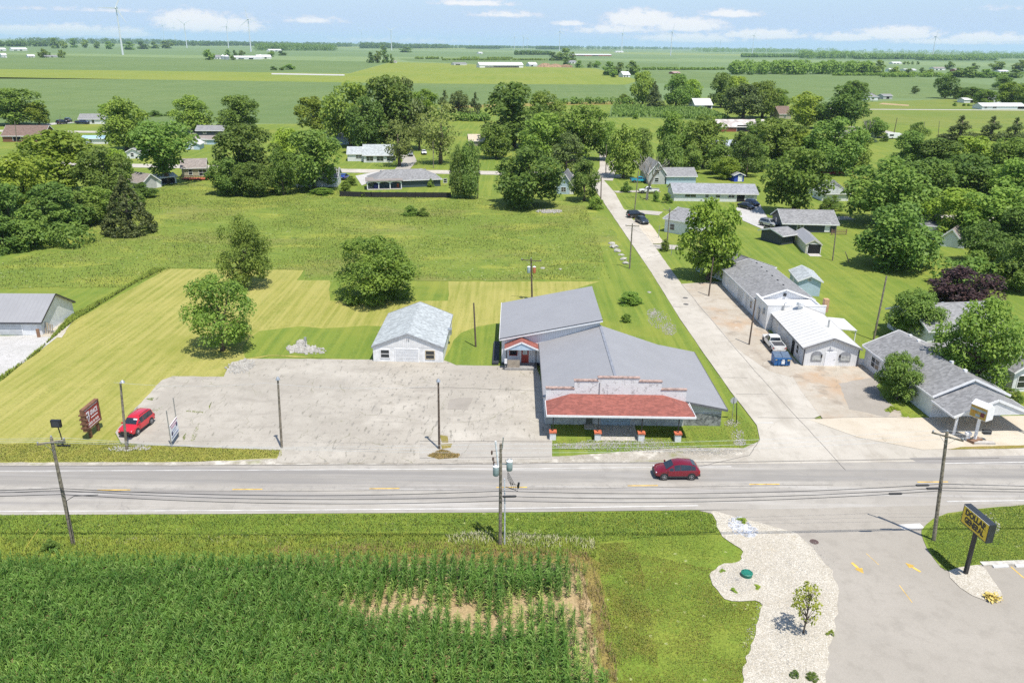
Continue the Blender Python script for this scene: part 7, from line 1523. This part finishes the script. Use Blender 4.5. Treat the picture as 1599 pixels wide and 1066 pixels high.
tufts('wildflowers','sparse pale flowers along the left verge',[(110,842),(420,838),(600,842),(600,852),(110,852)],350,.25,.06,GW,5,clump=.6)
tufts('grass','grass of the strip beside the gravel bed',[(930,850),(1120,812),(1124,836),(1159,865),(1116,887),(1108,909),(1133,942),(1189,938),(1175,1008),(1155,1075),(975,1075),(955,950)],22000,.09,.045,GL,6,clump=.25)
tufts('grass','yellowed grass of the strip beside the gravel bed',[(930,850),(1115,890),(1108,909),(1133,942),(1185,940),(1155,1075),(975,1075),(955,950)],16000,.09,.045,GY,16,clump=.35)
tufts('grass','worn yellow grass beside the cornfield edge',[(915,850),(990,848),(1005,900),(1035,1075),(955,1075),(940,950)],9000,.14,.05,GY,31,clump=.5)
tufts('grass','weedy grass of the corner under the yellow sign',[(1520,798),(1640,786),(1640,878),(1535,880),(1475,893),(1455,866),(1442,838),(1468,808)],20000,.085,.05,GL,7,z=.14)
tufts('weeds','tall weeds of the abandoned meadow',[(0,452),(200,450),(268,420),(478,423),(476,437),(955,437),(940,392),(915,322),(700,308),(300,288),(235,297),(150,348),(60,395),(-60,430)],42000,.26,.11,MG,8,z=.05,clump=.07)
tufts('weeds','yellow and brown weeds of the abandoned meadow',[(0,452),(200,450),(268,420),(478,423),(476,437),(955,437),(940,392),(915,322),(700,308),(300,288),(235,297),(150,348),(60,395),(-60,430)],11000,.25,.10,MY,9,z=.05,clump=.09)
tufts('weeds','long unmown grass strip between barn drive and mown lawn',[(0,597),(118,500),(215,440),(260,420),(240,420),(195,450),(108,496),(60,552),(0,590)],14000,.4,.09,GL,10,z=.06)
tufts('weeds','grass sprouting on the lot edges and islands',[(667,713),(690,702),(706,708),(719,711),(715,716),(685,718)],1400,.14,.05,GS,11,z=.12)
tufts('grass','grass strip between lot and shoulder',[(0,694),(187,692),(270,699),(440,703),(440,714),(300,722),(0,722)],22000,.1,.06,GY,12,z=.07)
tufts('grass','grass around the storefront and its stone wall',[(862,696),(862,690),(1062,668),(1128,668),(1140,640),(1180,668),(1184,688),(1160,700),(1060,696)],7000,.09,.05,GY,13,z=.08)
tufts('corn_crop','corn rows of the far small cornfield',[(958,166),(1060,169),(1100,171),(1140,186),(1100,187),(1000,183),(955,183)],9000,2.,.9,CORN,14)
for poly,sd_,lb in (([(205,648),(245,640),(255,636),(245,643)],21,'crack running from the red SUV'),([(300,682),(306,668),(312,660),(310,672),(304,690),(298,690)],22,'long crack near the notice sign'),([(285,684),(291,677),(288,690)],23,'short crack behind the notice sign'),([(326,636),(331,628),(327,640)],24,'small hole in the lot'),([(290,642),(318,644),(318,646),(290,644)],25,'thin crack across the lot'),([(228,624),(240,622),(238,627)],26,'lot edge by the long lawn')):
    tufts('weeds','weeds sprouting in the '+lb,poly,110,.08,.05,GL,sd_,z=.105)
